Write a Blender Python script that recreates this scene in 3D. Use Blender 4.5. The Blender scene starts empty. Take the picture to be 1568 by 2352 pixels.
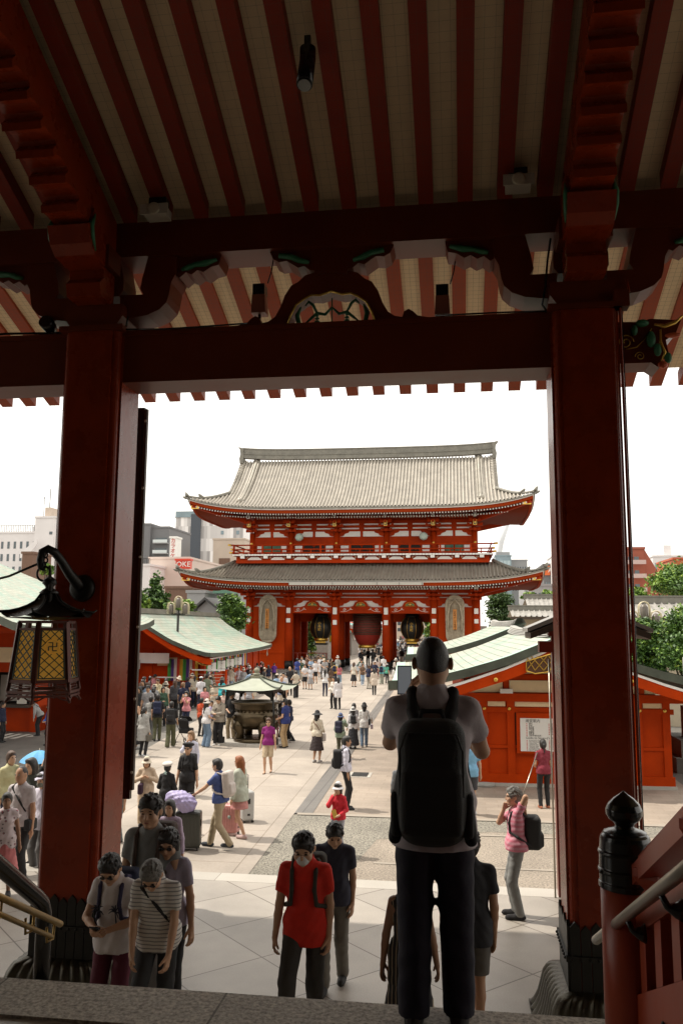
# Temple courtyard seen from under the main hall's portico
import bpy, bmesh, math, random
import numpy as np
from mathutils import Vector, Matrix
random.seed(7)
S = bpy.context.scene
COL = S.collection
R = math.radians
PI = math.pi

# ------------------------------------------------------------------ materials
def lin(h):
    h = h.lstrip('#'); o = []
    for i in (0, 2, 4):
        c = int(h[i:i+2], 16) / 255
        o.append(c/12.92 if c <= .04045 else ((c+.055)/1.055)**2.4)
    return (*o, 1)
_mats = {}
def mat(name, col, rough=.6, metal=0, var=.0, scale=4.0, bump=0, bscale=None, spec=.5, emit=0, coat=0, alpha=1):
    """principled material with soft procedural variation of its colour"""
    if name in _mats: return _mats[name]
    m = bpy.data.materials.new(name); m.use_nodes = True; _mats[name] = m
    n = m.node_tree.nodes; l = m.node_tree.links; b = n['Principled BSDF']
    c = lin(col) if isinstance(col, str) else (*col[:3], 1)
    b.inputs['Base Color'].default_value = c
    b.inputs['Roughness'].default_value = rough; b.inputs['Metallic'].default_value = metal
    b.inputs['Specular IOR Level'].default_value = spec
    b.inputs['Coat Weight'].default_value = coat; b.inputs['Coat Roughness'].default_value = .08
    if emit: b.inputs['Emission Color'].default_value = c; b.inputs['Emission Strength'].default_value = emit
    if alpha < 1: b.inputs['Alpha'].default_value = alpha
    if var or bump:
        tc = n.new('ShaderNodeTexCoord')
        no = n.new('ShaderNodeTexNoise'); no.inputs['Scale'].default_value = scale; no.inputs['Detail'].default_value = 6
        no.inputs['Roughness'].default_value = .65
        l.new(tc.outputs['Object'], no.inputs['Vector'])
    if var:
        mp = n.new('ShaderNodeMapRange'); mp.inputs[1].default_value = .3; mp.inputs[2].default_value = .7
        mp.inputs[3].default_value = 1-var; mp.inputs[4].default_value = 1+var*.6
        l.new(no.outputs['Fac'], mp.inputs[0])
        mx = n.new('ShaderNodeVectorMath'); mx.operation = 'SCALE'; mx.inputs[0].default_value = c[:3]
        l.new(mp.outputs[0], mx.inputs['Scale']); l.new(mx.outputs[0], b.inputs['Base Color'])
        mr = n.new('ShaderNodeMapRange'); mr.inputs[3].default_value = max(0, rough-.12); mr.inputs[4].default_value = min(1, rough+.12)
        l.new(no.outputs['Fac'], mr.inputs[0]); l.new(mr.outputs[0], b.inputs['Roughness'])
    if bump:
        n2 = n.new('ShaderNodeTexNoise'); n2.inputs['Scale'].default_value = bscale or scale*8; n2.inputs['Detail'].default_value = 4
        l.new(tc.outputs['Object'], n2.inputs['Vector'])
        bp = n.new('ShaderNodeBump'); bp.inputs['Strength'].default_value = bump; bp.inputs['Distance'].default_value = .02
        l.new(n2.outputs['Fac'], bp.inputs['Height']); l.new(bp.outputs[0], b.inputs['Normal'])
    return m

RED = mat('vermilion_paint', (.42, .038, .001), .55, spec=.10, var=.18, scale=1.6, bump=.08, bscale=30)
RED_DK = mat('deep_red_lacquer', (.16, .014, .006), .3, var=.2, scale=2, bump=.05, bscale=25)
RED_GATE = mat('gate_vermilion', (.35, .030, .0012), .6, spec=.10, var=.3, scale=.7)
CREAM = mat('cream_plaster', (.76, .60, .37), .8, var=.1, scale=2)
WHITE = mat('white_paint', (.78, .77, .73), .6, var=.06, scale=3)
BLACK = mat('black_lacquer', (.012, .011, .010), .22, var=.1, spec=.6)
BRONZE = mat('dark_bronze', (.05, .043, .03), .38, metal=.75, var=.3, scale=6, bump=.2)
IRON = mat('black_iron', (.02, .019, .017), .45, metal=.6, var=.2, scale=8, bump=.15)
GOLD = mat('gilt_metal', (.75, .48, .10), .35, metal=.85, var=.15, scale=20)
BRASS = mat('worn_brass', (.36, .24, .08), .35, metal=.9, var=.25, scale=12)
STEEL = mat('brushed_steel', (.42, .39, .32), .32, metal=.95, var=.15, scale=14)
GREEN = mat('carving_green', (.03, .16, .07), .5, var=.25, scale=14)
WOODD = mat('aged_dark_wood', (.06, .04, .025), .6, var=.3, scale=5)
GLASS = mat('window_glass', (.05, .07, .08), .12, spec=.8)
DARK = mat('unlit_interior', (.02, .016, .013), .9)

# ------------------------------------------------------------------ mesh builder
class MB:
    def __init__(s): s.v = []; s.f = []; s.mi = []; s.sm = []; s.uv = {}; s.cur = 0
    def add(s, vs, fs, smooth=False, uvs=None):
        b = len(s.v); s.v.extend([tuple(p) for p in vs])
        for f in fs:
            s.f.append(tuple(b+i for i in f)); s.mi.append(s.cur); s.sm.append(smooth)
            if uvs is not None: s.uv[len(s.f)-1] = [uvs[i] for i in f]
        return s
    def box(s, x0, x1, y0, y1, z0, z1, M=None):
        vs = [Vector((x, y, z)) for x in (x0, x1) for y in (y0, y1) for z in (z0, z1)]
        if M: vs = [M @ p for p in vs]
        return s.add(vs, [(0,1,3,2),(4,6,7,5),(0,4,5,1),(2,3,7,6),(0,2,6,4),(1,5,7,3)])
    def bar(s, a, b, w, h, up=(0,0,1)):
        a = Vector(a); b = Vector(b); d = (b-a).normalized(); u = Vector(up)
        r = d.cross(u).normalized(); u = r.cross(d).normalized()
        vs = [p + r*sx*w/2 + u*sz*h/2 for p in (a, b) for sx, sz in ((-1,-1),(1,-1),(1,1),(-1,1))]
        return s.add(vs, [(0,3,2,1),(4,5,6,7),(0,1,5,4),(1,2,6,5),(2,3,7,6),(3,0,4,7)])
    def tube(s, pts, r, n=8, caps=True):
        pts = [Vector(p) for p in pts]; rs = r if hasattr(r, '__len__') else [r]*len(pts)
        vs = []; u = None
        for i, p in enumerate(pts):
            d = (pts[min(i+1, len(pts)-1)] - pts[max(i-1, 0)]).normalized()
            if u is None: u = d.orthogonal().normalized()
            u = (u - d*u.dot(d)).normalized(); w = d.cross(u)
            for k in range(n):
                a = 2*PI*k/n; vs.append(p + (u*math.cos(a) + w*math.sin(a))*rs[i])
        fs = []
        for i in range(len(pts)-1):
            for k in range(n):
                k2 = (k+1) % n; fs.append((i*n+k, i*n+k2, (i+1)*n+k2, (i+1)*n+k))
        s.add(vs, fs, True)
        if caps:
            b = len(s.v)-len(vs)
            for f in (tuple(b+k for k in range(n))[::-1], tuple(b+(len(pts)-1)*n+k for k in range(n))):
                s.f.append(f); s.mi.append(s.cur); s.sm.append(False)
        return s
    def lathe(s, prof, c=(0,0,0), n=24, smooth=True, lobes=0, amp=0):
        vs = []; fs = []; m = len(prof)
        for r, z in prof:
            for k in range(n):
                a = 2*PI*k/n; q = r*(1+amp*math.cos(lobes*a)) if lobes else r
                vs.append((c[0]+q*math.cos(a), c[1]+q*math.sin(a), c[2]+z))
        for i in range(m-1):
            for k in range(n):
                k2 = (k+1) % n; fs.append((i*n+k, i*n+k2, (i+1)*n+k2, (i+1)*n+k))
        s.add(vs, fs, smooth); b = len(s.v)-len(vs)
        if prof[0][0] > 1e-4: s.f.append(tuple(b+k for k in range(n))[::-1]); s.mi.append(s.cur); s.sm.append(False)
        if prof[-1][0] > 1e-4: s.f.append(tuple(b+(m-1)*n+k for k in range(n))); s.mi.append(s.cur); s.sm.append(False)
        return s
    def prism(s, poly, t0, t1, axis='y', M=None):
        """extrude a 2-D outline; axis y: (x,z) outline, x: (y,z) outline, z: (x,y) outline"""
        def P(a, b, t): return {'y': (a, t, b), 'x': (t, a, b), 'z': (a, b, t)}[axis]
        n = len(poly); vs = [Vector(P(a, b, t)) for t in (t0, t1) for a, b in poly]
        if M: vs = [M @ p for p in vs]
        fs = [tuple(range(n)), tuple(range(2*n-1, n-1, -1))] + [(i, i+n, (i+1) % n+n, (i+1) % n) for i in range(n)]
        return s.add(vs, fs)
    def grid(s, fn, nu, nv, smooth=True, uv=None):
        vs = [fn(i/nu, j/nv) for j in range(nv+1) for i in range(nu+1)]
        uvs = [uv(i/nu, j/nv) for j in range(nv+1) for i in range(nu+1)] if uv else None
        fs = [(j*(nu+1)+i, j*(nu+1)+i+1, (j+1)*(nu+1)+i+1, (j+1)*(nu+1)+i) for j in range(nv) for i in range(nu)]
        return s.add(vs, fs, smooth, uvs)
    def sphere(s, c, r, n=12, m=8):
        rr = r if hasattr(r, '__len__') else (r, r, r)
        vs = [(c[0]+rr[0]*math.sin(PI*j/m)*math.cos(2*PI*k/n), c[1]+rr[1]*math.sin(PI*j/m)*math.sin(2*PI*k/n), c[2]+rr[2]*math.cos(PI*j/m))
              for j in range(m+1) for k in range(n)]
        fs = [(j*n+k, (j+1)*n+k, (j+1)*n+(k+1) % n, j*n+(k+1) % n) for j in range(m) for k in range(n)]
        return s.add(vs, fs, True)
    def torus(s, c, R0, r, axis='z', n=24, m=8):
        pts = []
        for k in range(n+1):
            a = 2*PI*k/n; x, y = R0*math.cos(a), R0*math.sin(a)
            pts.append({'z': (c[0]+x, c[1]+y, c[2]), 'y': (c[0]+x, c[1], c[2]+y), 'x': (c[0], c[1]+x, c[2]+y)}[axis])
        return s.tube(pts, r, m, False)
    def build(s, name, ms, parent=None, loc=(0,0,0), rot=0, fix=True):
        me = bpy.data.meshes.new(name)
        me.from_pydata(s.v, [], s.f)
        if not isinstance(ms, (list, tuple)): ms = [ms]
        for m in ms: me.materials.append(m)
        me.polygons.foreach_set('material_index', s.mi); me.polygons.foreach_set('use_smooth', s.sm)
        if s.uv:
            ul = me.uv_layers.new(name='UVMap')
            for pi, us in s.uv.items():
                p = me.polygons[pi]
                for k, li in enumerate(p.loop_indices): ul.data[li].uv = us[k]
        if fix:
            bm = bmesh.new(); bm.from_mesh(me); bmesh.ops.recalc_face_normals(bm, faces=bm.faces); bm.to_mesh(me); bm.free()
        me.update()
        o = bpy.data.objects.new(name, me); COL.objects.link(o)
        o.location = loc; o.rotation_euler = (0, 0, rot)
        if parent: o.parent = parent
        return o
def tag(o, label=None, cat=None, group=None, kind=None):
    if label: o['label'] = label
    if cat: o['category'] = cat
    if group: o['group'] = group
    if kind: o['kind'] = kind
    return o
def empty(name, loc=(0,0,0), rz=0, label=None, cat=None, group=None):
    o = bpy.data.objects.new(name, None); COL.objects.link(o); o.location = loc; o.rotation_euler = (0, 0, rz)
    o.empty_display_size = .2
    return tag(o, label, cat, group)
def copy_tree(o, parent=None):
    c = o.copy(); COL.objects.link(c); c.parent = parent
    for ch in list(o.children): copy_tree(ch, c)
    return c
def text_mesh(body, size, name, m, parent=None, loc=(0,0,0), rot=(PI/2,0,0), ext=.004, vertical=False, align='CENTER', fit=None):
    cu = bpy.data.curves.new(name, 'FONT')
    cu.body = '\n'.join(body) if vertical else body
    cu.size = size; cu.extrude = ext; cu.align_x = align; cu.align_y = 'CENTER'; cu.space_line = .95 if vertical else 1
    cu.resolution_u = 2
    o = bpy.data.objects.new(name+'_tmp', cu); COL.objects.link(o)
    dg = bpy.context.evaluated_depsgraph_get(); me = bpy.data.meshes.new_from_object(o.evaluated_get(dg))
    bpy.data.objects.remove(o); bpy.data.curves.remove(cu)
    me.name = name; me.materials.clear(); me.materials.append(m)
    o = bpy.data.objects.new(name, me); COL.objects.link(o); o.location = loc; o.rotation_euler = rot
    if parent: o.parent = parent
    return o

# ------------------------------------------------------------------ camera
CAMZ = 4.35
cam = bpy.data.cameras.new('camera'); co = bpy.data.objects.new('camera', cam); COL.objects.link(co); S.camera = co
cam.sensor_fit = 'VERTICAL'; cam.sensor_height = 22.3; cam.lens = 22.3*1898/2352
cam.clip_start = .05; cam.clip_end = 3000
yaw, pit, rol = R(8.0), R(7.77), .006
fw = Vector((-math.sin(yaw)*math.cos(pit), math.cos(yaw)*math.cos(pit), math.sin(pit)))
q = fw.to_track_quat('-Z', 'Y').to_matrix().to_4x4()
co.matrix_world = Matrix.Translation((0, 0, CAMZ)) @ q @ Matrix.Rotation(rol, 4, 'Z')

# ------------------------------------------------------------------ world and sun
w = bpy.data.worlds.new('World'); S.world = w; w.use_nodes = True
n = w.node_tree.nodes; l = w.node_tree.links; bg = n['Background']
SUN_EL, SUN_AZ = R(60), R(-78)       # azimuth measured from +Y towards +X: the sun stands to the left, slightly beyond
sky = n.new('ShaderNodeTexSky'); sky.sky_type = 'NISHITA'; sky.sun_disc = False
sky.sun_elevation = SUN_EL; sky.sun_rotation = SUN_AZ; sky.air_density = 1.2; sky.dust_density = 3.0; sky.ozone_density = 1
tc = n.new('ShaderNodeTexCoord'); mp = n.new('ShaderNodeMapping'); mp.inputs['Scale'].default_value = (1, 1, 2.6)
no = n.new('ShaderNodeTexNoise'); no.inputs['Scale'].default_value = 2.2; no.inputs['Detail'].default_value = 6
l.new(tc.outputs['Generated'], mp.inputs[0]); l.new(mp.outputs[0], no.inputs['Vector'])
cr = n.new('ShaderNodeMapRange'); cr.inputs[1].default_value = .35; cr.inputs[2].default_value = .65
cr.inputs[3].default_value = .86; cr.inputs[4].default_value = .98
l.new(no.outputs['Fac'], cr.inputs[0])
mx = n.new('ShaderNodeMix'); mx.data_type = 'RGBA'
l.new(cr.outputs[0], mx.inputs['Factor']); l.new(sky.outputs[0], mx.inputs[6]); mx.inputs[7].default_value = (10.2, 9.75, 9.0, 1)
l.new(mx.outputs[2], bg.inputs['Color']); bg.inputs['Strength'].default_value = .145
sl = bpy.data.lights.new('sun', 'SUN'); sl.energy = 3.7; sl.angle = R(.8); sl.color = (1, .93, .82)
so = bpy.data.objects.new('sun', sl); COL.objects.link(so)
sd = Vector((math.sin(SUN_AZ)*math.cos(SUN_EL), math.cos(SUN_AZ)*math.cos(SUN_EL), math.sin(SUN_EL)))
so.rotation_euler = sd.to_track_quat('Z', 'Y').to_euler(); so.location = (0, 0, 40)
S.view_settings.view_transform = 'Standard'; S.view_settings.look = 'None'; S.view_settings.gamma = 1
S.view_settings.exposure = .3
S.cycles.max_bounces = 7; S.cycles.diffuse_bounces = 4; S.cycles.glossy_bounces = 3; S.cycles.transparent_max_bounces = 6
S.cycles.use_denoising = True
# ------------------------------------------------------------------ ground
def node_mat(name):
    m = bpy.data.materials.new(name); m.use_nodes = True
    return m, m.node_tree.nodes, m.node_tree.links, m.node_tree.nodes['Principled BSDF']
def stone_mat(name, c1, c2, speck=60, sp_amt=.25, tiles=None, joint=(.25,.22,.18), rot=0, offset=0, rough=.75, jw=.006, patch=.12, bump=.1, coord='Object'):
    """granite-like paving: fine speckle, broad dirt patches, optional slab joints laid in world metres"""
    m, n, l, b = node_mat(name)
    tc = n.new('ShaderNodeTexCoord'); mp = n.new('ShaderNodeMapping'); mp.inputs['Rotation'].default_value = (0, 0, rot)
    l.new(tc.outputs[coord], mp.inputs[0])
    no = n.new('ShaderNodeTexNoise'); no.inputs['Scale'].default_value = speck; no.inputs['Detail'].default_value = 3; no.inputs['Roughness'].default_value = .7
    l.new(mp.outputs[0], no.inputs['Vector'])
    big = n.new('ShaderNodeTexNoise'); big.inputs['Scale'].default_value = .55; big.inputs['Detail'].default_value = 7; big.inputs['Roughness'].default_value = .6
    l.new(mp.outputs[0], big.inputs['Vector'])
    rp = n.new('ShaderNodeMapRange'); rp.inputs[1].default_value = .5-.5*sp_amt; rp.inputs[2].default_value = .5+.5*sp_amt
    l.new(no.outputs['Fac'], rp.inputs[0])
    mx = n.new('ShaderNodeMix'); mx.data_type = 'RGBA'; mx.inputs[6].default_value = (*c1, 1); mx.inputs[7].default_value = (*c2, 1)
    l.new(rp.outputs[0], mx.inputs['Factor'])
    pr = n.new('ShaderNodeMapRange'); pr.inputs[1].default_value = .35; pr.inputs[2].default_value = .65; pr.inputs[3].default_value = 1-patch; pr.inputs[4].default_value = 1+patch*.5
    l.new(big.outputs['Fac'], pr.inputs[0])
    sc = n.new('ShaderNodeVectorMath'); sc.operation = 'SCALE'; l.new(mx.outputs[2], sc.inputs[0]); l.new(pr.outputs[0], sc.inputs['Scale'])
    out = sc.outputs[0]
    if tiles:
        br = n.new('ShaderNodeTexBrick'); br.offset = offset; br.inputs['Scale'].default_value = 1
        br.inputs['Brick Width'].default_value = tiles[0]; br.inputs['Row Height'].default_value = tiles[1]
        br.inputs['Mortar Size'].default_value = jw; br.inputs['Mortar Smooth'].default_value = .1
        br.inputs['Color1'].default_value = (1, 1, 1, 1); br.inputs['Color2'].default_value = (.86, .86, .86, 1); br.inputs['Mortar'].default_value = (*joint, 1)
        l.new(mp.outputs[0], br.inputs['Vector'])
        mm = n.new('ShaderNodeMix'); mm.data_type = 'RGBA'; mm.blend_type = 'MULTIPLY'; mm.inputs['Factor'].default_value = 1
        l.new(out, mm.inputs[6]); l.new(br.outputs['Color'], mm.inputs[7]); out = mm.outputs[2]
    l.new(out, b.inputs['Base Color']); b.inputs['Roughness'].default_value = rough
    bp = n.new('ShaderNodeBump'); bp.inputs['Strength'].default_value = bump; bp.inputs['Distance'].default_value = .01
    l.new(no.outputs['Fac'], bp.inputs['Height']); l.new(bp.outputs[0], b.inputs['Normal'])
    return m
def sheet(name, poly, z, m, kind='structure', t=.0):
    mb = MB(); vs = [(x, y, z) for x, y in poly]; mb.add(vs, [tuple(range(len(vs)))])
    o = mb.build(name, m, fix=False)
    if o.data.polygons[0].normal.z < 0: o.data.flip_normals()
    return tag(o, kind=kind)
M_SLAB = stone_mat('pale_plaza_slabs', (.32, .275, .23), (.385, .335, .285), 18, .5, tiles=(2.4, 1.2), joint=(.58, .54, .5), offset=.5, jw=.012, rot=R(88.5), patch=.20)
M_SLAB2 = stone_mat('buff_plaza_slabs', (.29, .235, .185), (.35, .29, .235), 18, .5, tiles=(.6, .3), joint=(.8, .78, .75), offset=.5, jw=.01, rot=R(0), patch=.2)
M_GREY = stone_mat('grey_side_paving', (.13, .12, .105), (.18, .168, .15), 20, .5, tiles=(1.6, .9), joint=(.6, .6, .6), offset=.5, jw=.015, patch=.15)
M_AGG = stone_mat('washed_gravel_aggregate', (.12, .10, .082), (.40, .34, .27), 26, .34, patch=.22, rough=.9, bump=.5)
M_AGG_D = stone_mat('dark_washed_aggregate', (.045, .042, .035), (.36, .33, .27), 24, .32, patch=.22, rough=.9, bump=.5)
M_PORT = stone_mat('portico_granite_slabs', (.32, .285, .245), (.43, .39, .34), 60, .5, tiles=(1.12, 1.12), joint=(.28, .25, .22), rot=R(45), jw=.009, rough=.45, patch=.24)
M_KERB = stone_mat('pale_kerb_granite', (.40, .37, .325), (.50, .465, .41), 60, .5, tiles=(1.9, 30), joint=(.4, .38, .35), rough=.6)
M_STEP = stone_mat('step_granite', (.17, .145, .115), (.62, .55, .45), 42, .34, tiles=(1.15, 30), joint=(.35, .33, .3), rough=.7, patch=.1, bump=.35)
M_FLOOR = stone_mat('hall_floor_stone', (.38, .35, .30), (.44, .41, .36), 30, .4, rough=.25)
M_EARTH = stone_mat('city_ground', (.20, .19, .17), (.26, .245, .22), 3, .5, patch=.2)
M_GUT = stone_mat('slotted_gutter_steel', (.19, .175, .16), (.24, .22, .20), 60, .5, tiles=(.28, .06), joint=(.25, .25, .25), jw=.012, rough=.5)
M_LINE = stone_mat('joint_strip_stone', (.28, .24, .195), (.35, .305, .25), 40, .5)
M_ASPH = stone_mat('alley_asphalt', (.10, .095, .085), (.15, .14, .125), 40, .5)

sheet('ground', [(-600, -300), (600, -300), (600, 1400), (-600, 1400)], -.06, M_EARTH)
def lx(y): return -3.69 - (y-14.8)*.0256        # the gutter line
# pale central plaza, buff paving right of the gutter, grey paving on the left
sheet('plaza', [(-9.6, 13.55), (lx(13.55), 13.55), (lx(79), 79), (-14.6, 79), (-12.9, 46.9), (-10.55, 25.8)], .012, M_SLAB)
sheet('plaza_right_paving', [(lx(19.6)+.42, 19.6), (40, 20.6), (40, 79), (lx(79)+.42, 79)], .008, M_SLAB2)
sheet('left_side_paving', [(-60, 8), (-9.0, 8), (-9.6, 13.55), (-10.55, 25.8), (-12.9, 46.9), (-14.6, 79), (-60, 79)], .004, M_GREY)
sheet('gutter', [(lx(19.6), 19.6), (lx(19.6)+.42, 19.6), (lx(79)+.42, 79), (lx(79), 79)], .016, M_GUT)
sheet('gravel_paving', [(lx(13.55), 13.55), (40, 13.6), (40, 20.6), (lx(19.6), 19.55)], .000, M_AGG)
sheet('dark_gravel_band', [(lx(13.55), 13.55), (-2.2, 13.55), (-1.7, 17.6), (.6, 18.6), (40, 19.5), (40, 20.5), (lx(19.5), 19.5)], .004, M_AGG_D)
sheet('kerb_line_far', [(lx(19.55)+.1, 19.45), (40, 20.35), (40, 20.6), (lx(19.6)+.05, 19.65)], .020, M_LINE)
sheet('kerb_line_near', [(-1.6, 15.85), (40, 16.2), (40, 16.3), (-1.6, 15.95)], .008, M_LINE)
sheet('gravel_band_upper', [(.4, 18.2), (40, 18.9), (40, 19.0), (.4, 18.3)], .012, M_LINE)
# raised portico terrace with its pale edge and two steps down to the plaza
mb = MB(); mb.box(-40, 40, 6.0, 13.1, -.05, .4); tag(mb.build('portico_terrace', M_PORT), kind='structure')
mb = MB(); mb.box(-40, 40, 13.1, 13.5, -.05, .402); mb.box(-40, 40, 13.5, 13.85, -.05, .2); tag(mb.build('terrace_edge', M_KERB), kind='structure')
# gate platform
M_GPLAT = stone_mat('gate_platform_stone', (.15, .14, .125), (.22, .205, .18), 12, .5, tiles=(2, 1), joint=(.5,.5,.5), jw=.02, rough=.35)
mb = MB(); mb.box(-22.5, 4.2, 77.6, 90.5, -.05, .10); tag(mb.build('gate_platform', M_GPLAT), kind='structure')
sheet('approach_street', [(-24, 90.5), (6, 90.5), (2, 330), (-20, 330)], .01, M_SLAB)
# stairs of the hall: the top floor, first flight, landing, second flight
mb = MB(); mb.box(-20, 17, -8, 3.86, 2.3, 2.535); tag(mb.build('hall_floor', M_FLOOR), kind='structure')
mb = MB(); mb.box(-9, 9, 3.86, 4.235, 2.3, 2.55)
mb.box(-9, 9, -8, 4.1, -.1, 2.3)
z = 2.55; y = 4.235
for i in range(9):
    z -= 1.6/9; mb.box(-9, 9, y-.1, y+.29, -.1, z); y += .29
mb.box(-9, 9, y-.02, 7.45, -.1, .95)
mb.box(-9, 9, 7.4, 7.73, -.1, .767); mb.box(-9, 9, 7.7, 8.01, -.1, .583)
tag(mb.build('stairs', M_STEP), kind='structure')
# drain grates set in the plaza
def drain(x, y, w, d, label):
    e = empty('drain_grate', (x, y, .0), 0, label, 'drain grate')
    MB().box(-w/2, w/2, -d/2, d/2, .0, .018).build('frame', M_KERB, e)
    g = MB().box(-w/2+.1, w/2-.1, -d/2+.1, d/2-.1, .018, .022); g.build('recess', DARK, e)
    g = MB()
    for i in range(15): xx = -w/2+.12+i*(w-.24)/14; g.box(xx-.016, xx+.016, -d/2+.1, d/2-.1, .022, .03)
    for j in range(3): yy = -d/2+.12+j*(d-.24)/2; g.box(-w/2+.1, w/2-.1, yy-.02, yy+.02, .03, .034)
    g.build('bars', IRON, e)
# ------------------------------------------------------------------ the hall's portico
HC = -1.37                                   # centre line of the bay
PX = (1.36, -4.10)                           # pillar centres
hall = empty('main_hall', (HC, 8.94, .4), 0, 'dark red timber portico of the main hall framing the view', 'temple hall')
def hb(mb, name, m, parent=None):            # build in world coordinates below the hall empty
    o = mb.build(name, m); o.parent = parent or hall
    if parent is None: o.matrix_parent_inverse = Matrix.Translation((-HC, -8.94, -.4))
    return o
def corner_profile(h):
    q = [(h-.15, h), (h-.10, h), (h-.10, h-.022)]
    for k in range(5):
        a = PI/2*(1-k/4); q.append((h-.088+.066*math.cos(a), h-.088+.066*math.sin(a)))
    q += [(h-.022, h-.10), (h, h-.10), (h, h-.15)]
    out = []
    for k in range(4):
        c, s = math.cos(-k*PI/2), math.sin(-k*PI/2)
        out += [(x*c-y*s, x*s+y*c) for x, y in q]
    return out
PROF = corner_profile(.35)
M_PIL = mat('pillar_lacquer', (.20, .022, .003), .28, var=.28, scale=2.2, spec=.22, bump=.12, bscale=9)
M_BEAM = mat('beam_lacquer', (.115, .019, .005), .4, spec=.2, var=.2, scale=1.5)
for px in PX:
    e = MB(); e.prism([(px+x, 8.94+y) for x, y in PROF], .75, 7.66, 'z')
    pil = hb(e, 'pillar', M_PIL)
    # riveted iron sheath: vertical staves with a scalloped top, two riveted bands
    sh = MB(); N = 7; W = .366
    for side in range(4):
        Rm = Matrix.Translation((px, 8.94, 0)) @ Matrix.Rotation(side*PI/2, 4, 'Z')
        for k in range(N):
            x0 = -W+.02+(2*W-.04)*k/N; x1 = -W+.02+(2*W-.04)*(k+1)/N
            top = 1.50-.03*(k % 2); mid = (x0+x1)/2
            sh.prism([(x0+.004, .74), (x1-.004, .74), (x1-.004, top), (mid, top+.05), (x0+.004, top)], -W-.004, -W+.03, 'y', Rm)
        for zb in (1.22, .82):
            sh.box(-W-.02, W+.02, -W-.022, -W+.01, zb-.025, zb+.025, Rm)
            for k in range(9):
                xx = -W+.03+(2*W-.06)*k/8
                sh.sphere(tuple(Rm @ Vector((xx, -W-.026, zb))), .016, 6, 4)
    hb(sh, 'iron_sheath', IRON, pil)
    # flared bronze base with rounded ribs, spreading like draped cloth
    ba = MB(); n = 24
    prof = [(.37, .93), (.40, .92), (.46, .89), (.505, .81), (.53, .70), (.56, .58), (.60, .49), (.635, .44), (.645, .405)]
    for side in range(4):
        Rm = Matrix.Translation((px, 8.94, 0)) @ Matrix.Rotation(side*PI/2, 4, 'Z')
        def fn(u, v, Rm=Rm):
            t = v*(len(prof)-1); i = min(int(t), len(prof)-2); f = t-i
            rr = prof[i][0]*(1-f)+prof[i+1][0]*f; zz = prof[i][1]*(1-f)+prof[i+1][1]*f
            x = (2*u-1)
            rip = .03*abs(math.sin(u*PI*9))*min(1, v*4)*(1 if v < .95 else .3)
            return Rm @ Vector((x*(rr+rip*.3), -(rr+rip), zz))
        ba.grid(fn, 90, 21)
    ba.box(px-.67, px+.67, 8.94-.67, 8.94+.67, .4, .42)
    hb(ba, 'bronze_base', BRONZE, pil)
# lower beam, carved nose on the right
mb = MB(); mb.box(-12, PX[0]-.30, 8.70, 9.18, 7.07, 7.62); mb.box(-12, PX[0]-.3, 8.685, 9.19, 7.62, 7.68)
hb(mb, 'lower_beam', M_BEAM)
mb = MB(); mb.prism([(1.64, 7.10), (2.04, 7.10), (2.12, 7.04), (2.16, 7.12), (2.22, 7.2), (2.2, 7.34), (2.3, 7.40), (2.36, 7.55), (2.05, 7.58), (1.95, 7.55), (1.64, 7.56)], 8.76, 9.1, 'y')
nose = hb(mb, 'beam_nose', M_BEAM)
mb = MB()                                    # gilt scroll lines of the carved nose
def spiral(cx, cz, r, turns, d, y, t0=0, n=26):
    return [(cx+d*r*(1-.8*k/n)*math.cos(t0+turns*2*PI*k/n), y, cz+r*(1-.8*k/n)*math.sin(t0+turns*2*PI*k/n)) for k in range(n+1)]
mb.tube(spiral(1.79, 7.33, .085, 1.6, 1, 8.75), .006, 5)
mb.tube(spiral(1.93, 7.17, .05, 1.5, -1, 8.75), .005, 5)
mb.tube([(1.76, 7.25-.0, 0) and (1.79, 8.75, 7.25), (1.90, 8.75, 7.27), (1.99, 8.75, 7.36), (2.06, 8.75, 7.47)], .006, 5)
mb.tube([(2.08, 8.72, 7.50), (2.18, 8.70, 7.47), (2.28, 8.68, 7.5), (2.38, 8.66, 7.58)], [.014, .022, .018, .004], 6)
mb.tube([(2.14, 8.72, 7.44), (2.13, 8.70, 7.3), (2.17, 8.69, 7.18), (2.13, 8.7, 7.1)], [.01, .015, .014, .006], 6)
hb(mb, 'gilt_scroll', GOLD, nose)
mb = MB(); mb.sphere((1.96, 8.72, 7.52), (.07, .04, .04)); mb.sphere((2.04, 8.72, 7.34), (.05, .04, .09)); mb.sphere((2.1, 8.71, 7.22), (.04, .04, .07))
mb.sphere((1.88, 8.73, 7.45), (.035, .03, .06)); mb.sphere((2.2, 8.71, 7.13), (.04, .03, .06))
hb(mb, 'green_carving', GREEN, nose)
mb = MB(); mb.sphere((2.25, 8.68, 7.36), (.08, .03, .028)); mb.sphere((2.14, 8.69, 7.05), (.05, .03, .04))
hb(mb, 'red_tongue', mat('carving_orange', (.5, .08, .02), .5), nose)
# upper beam and back-to-front frame
mb = MB(); mb.box(-12, 8, 8.70, 9.16, 8.58, 9.0); hb(mb, 'upper_beam', M_BEAM)
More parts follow.
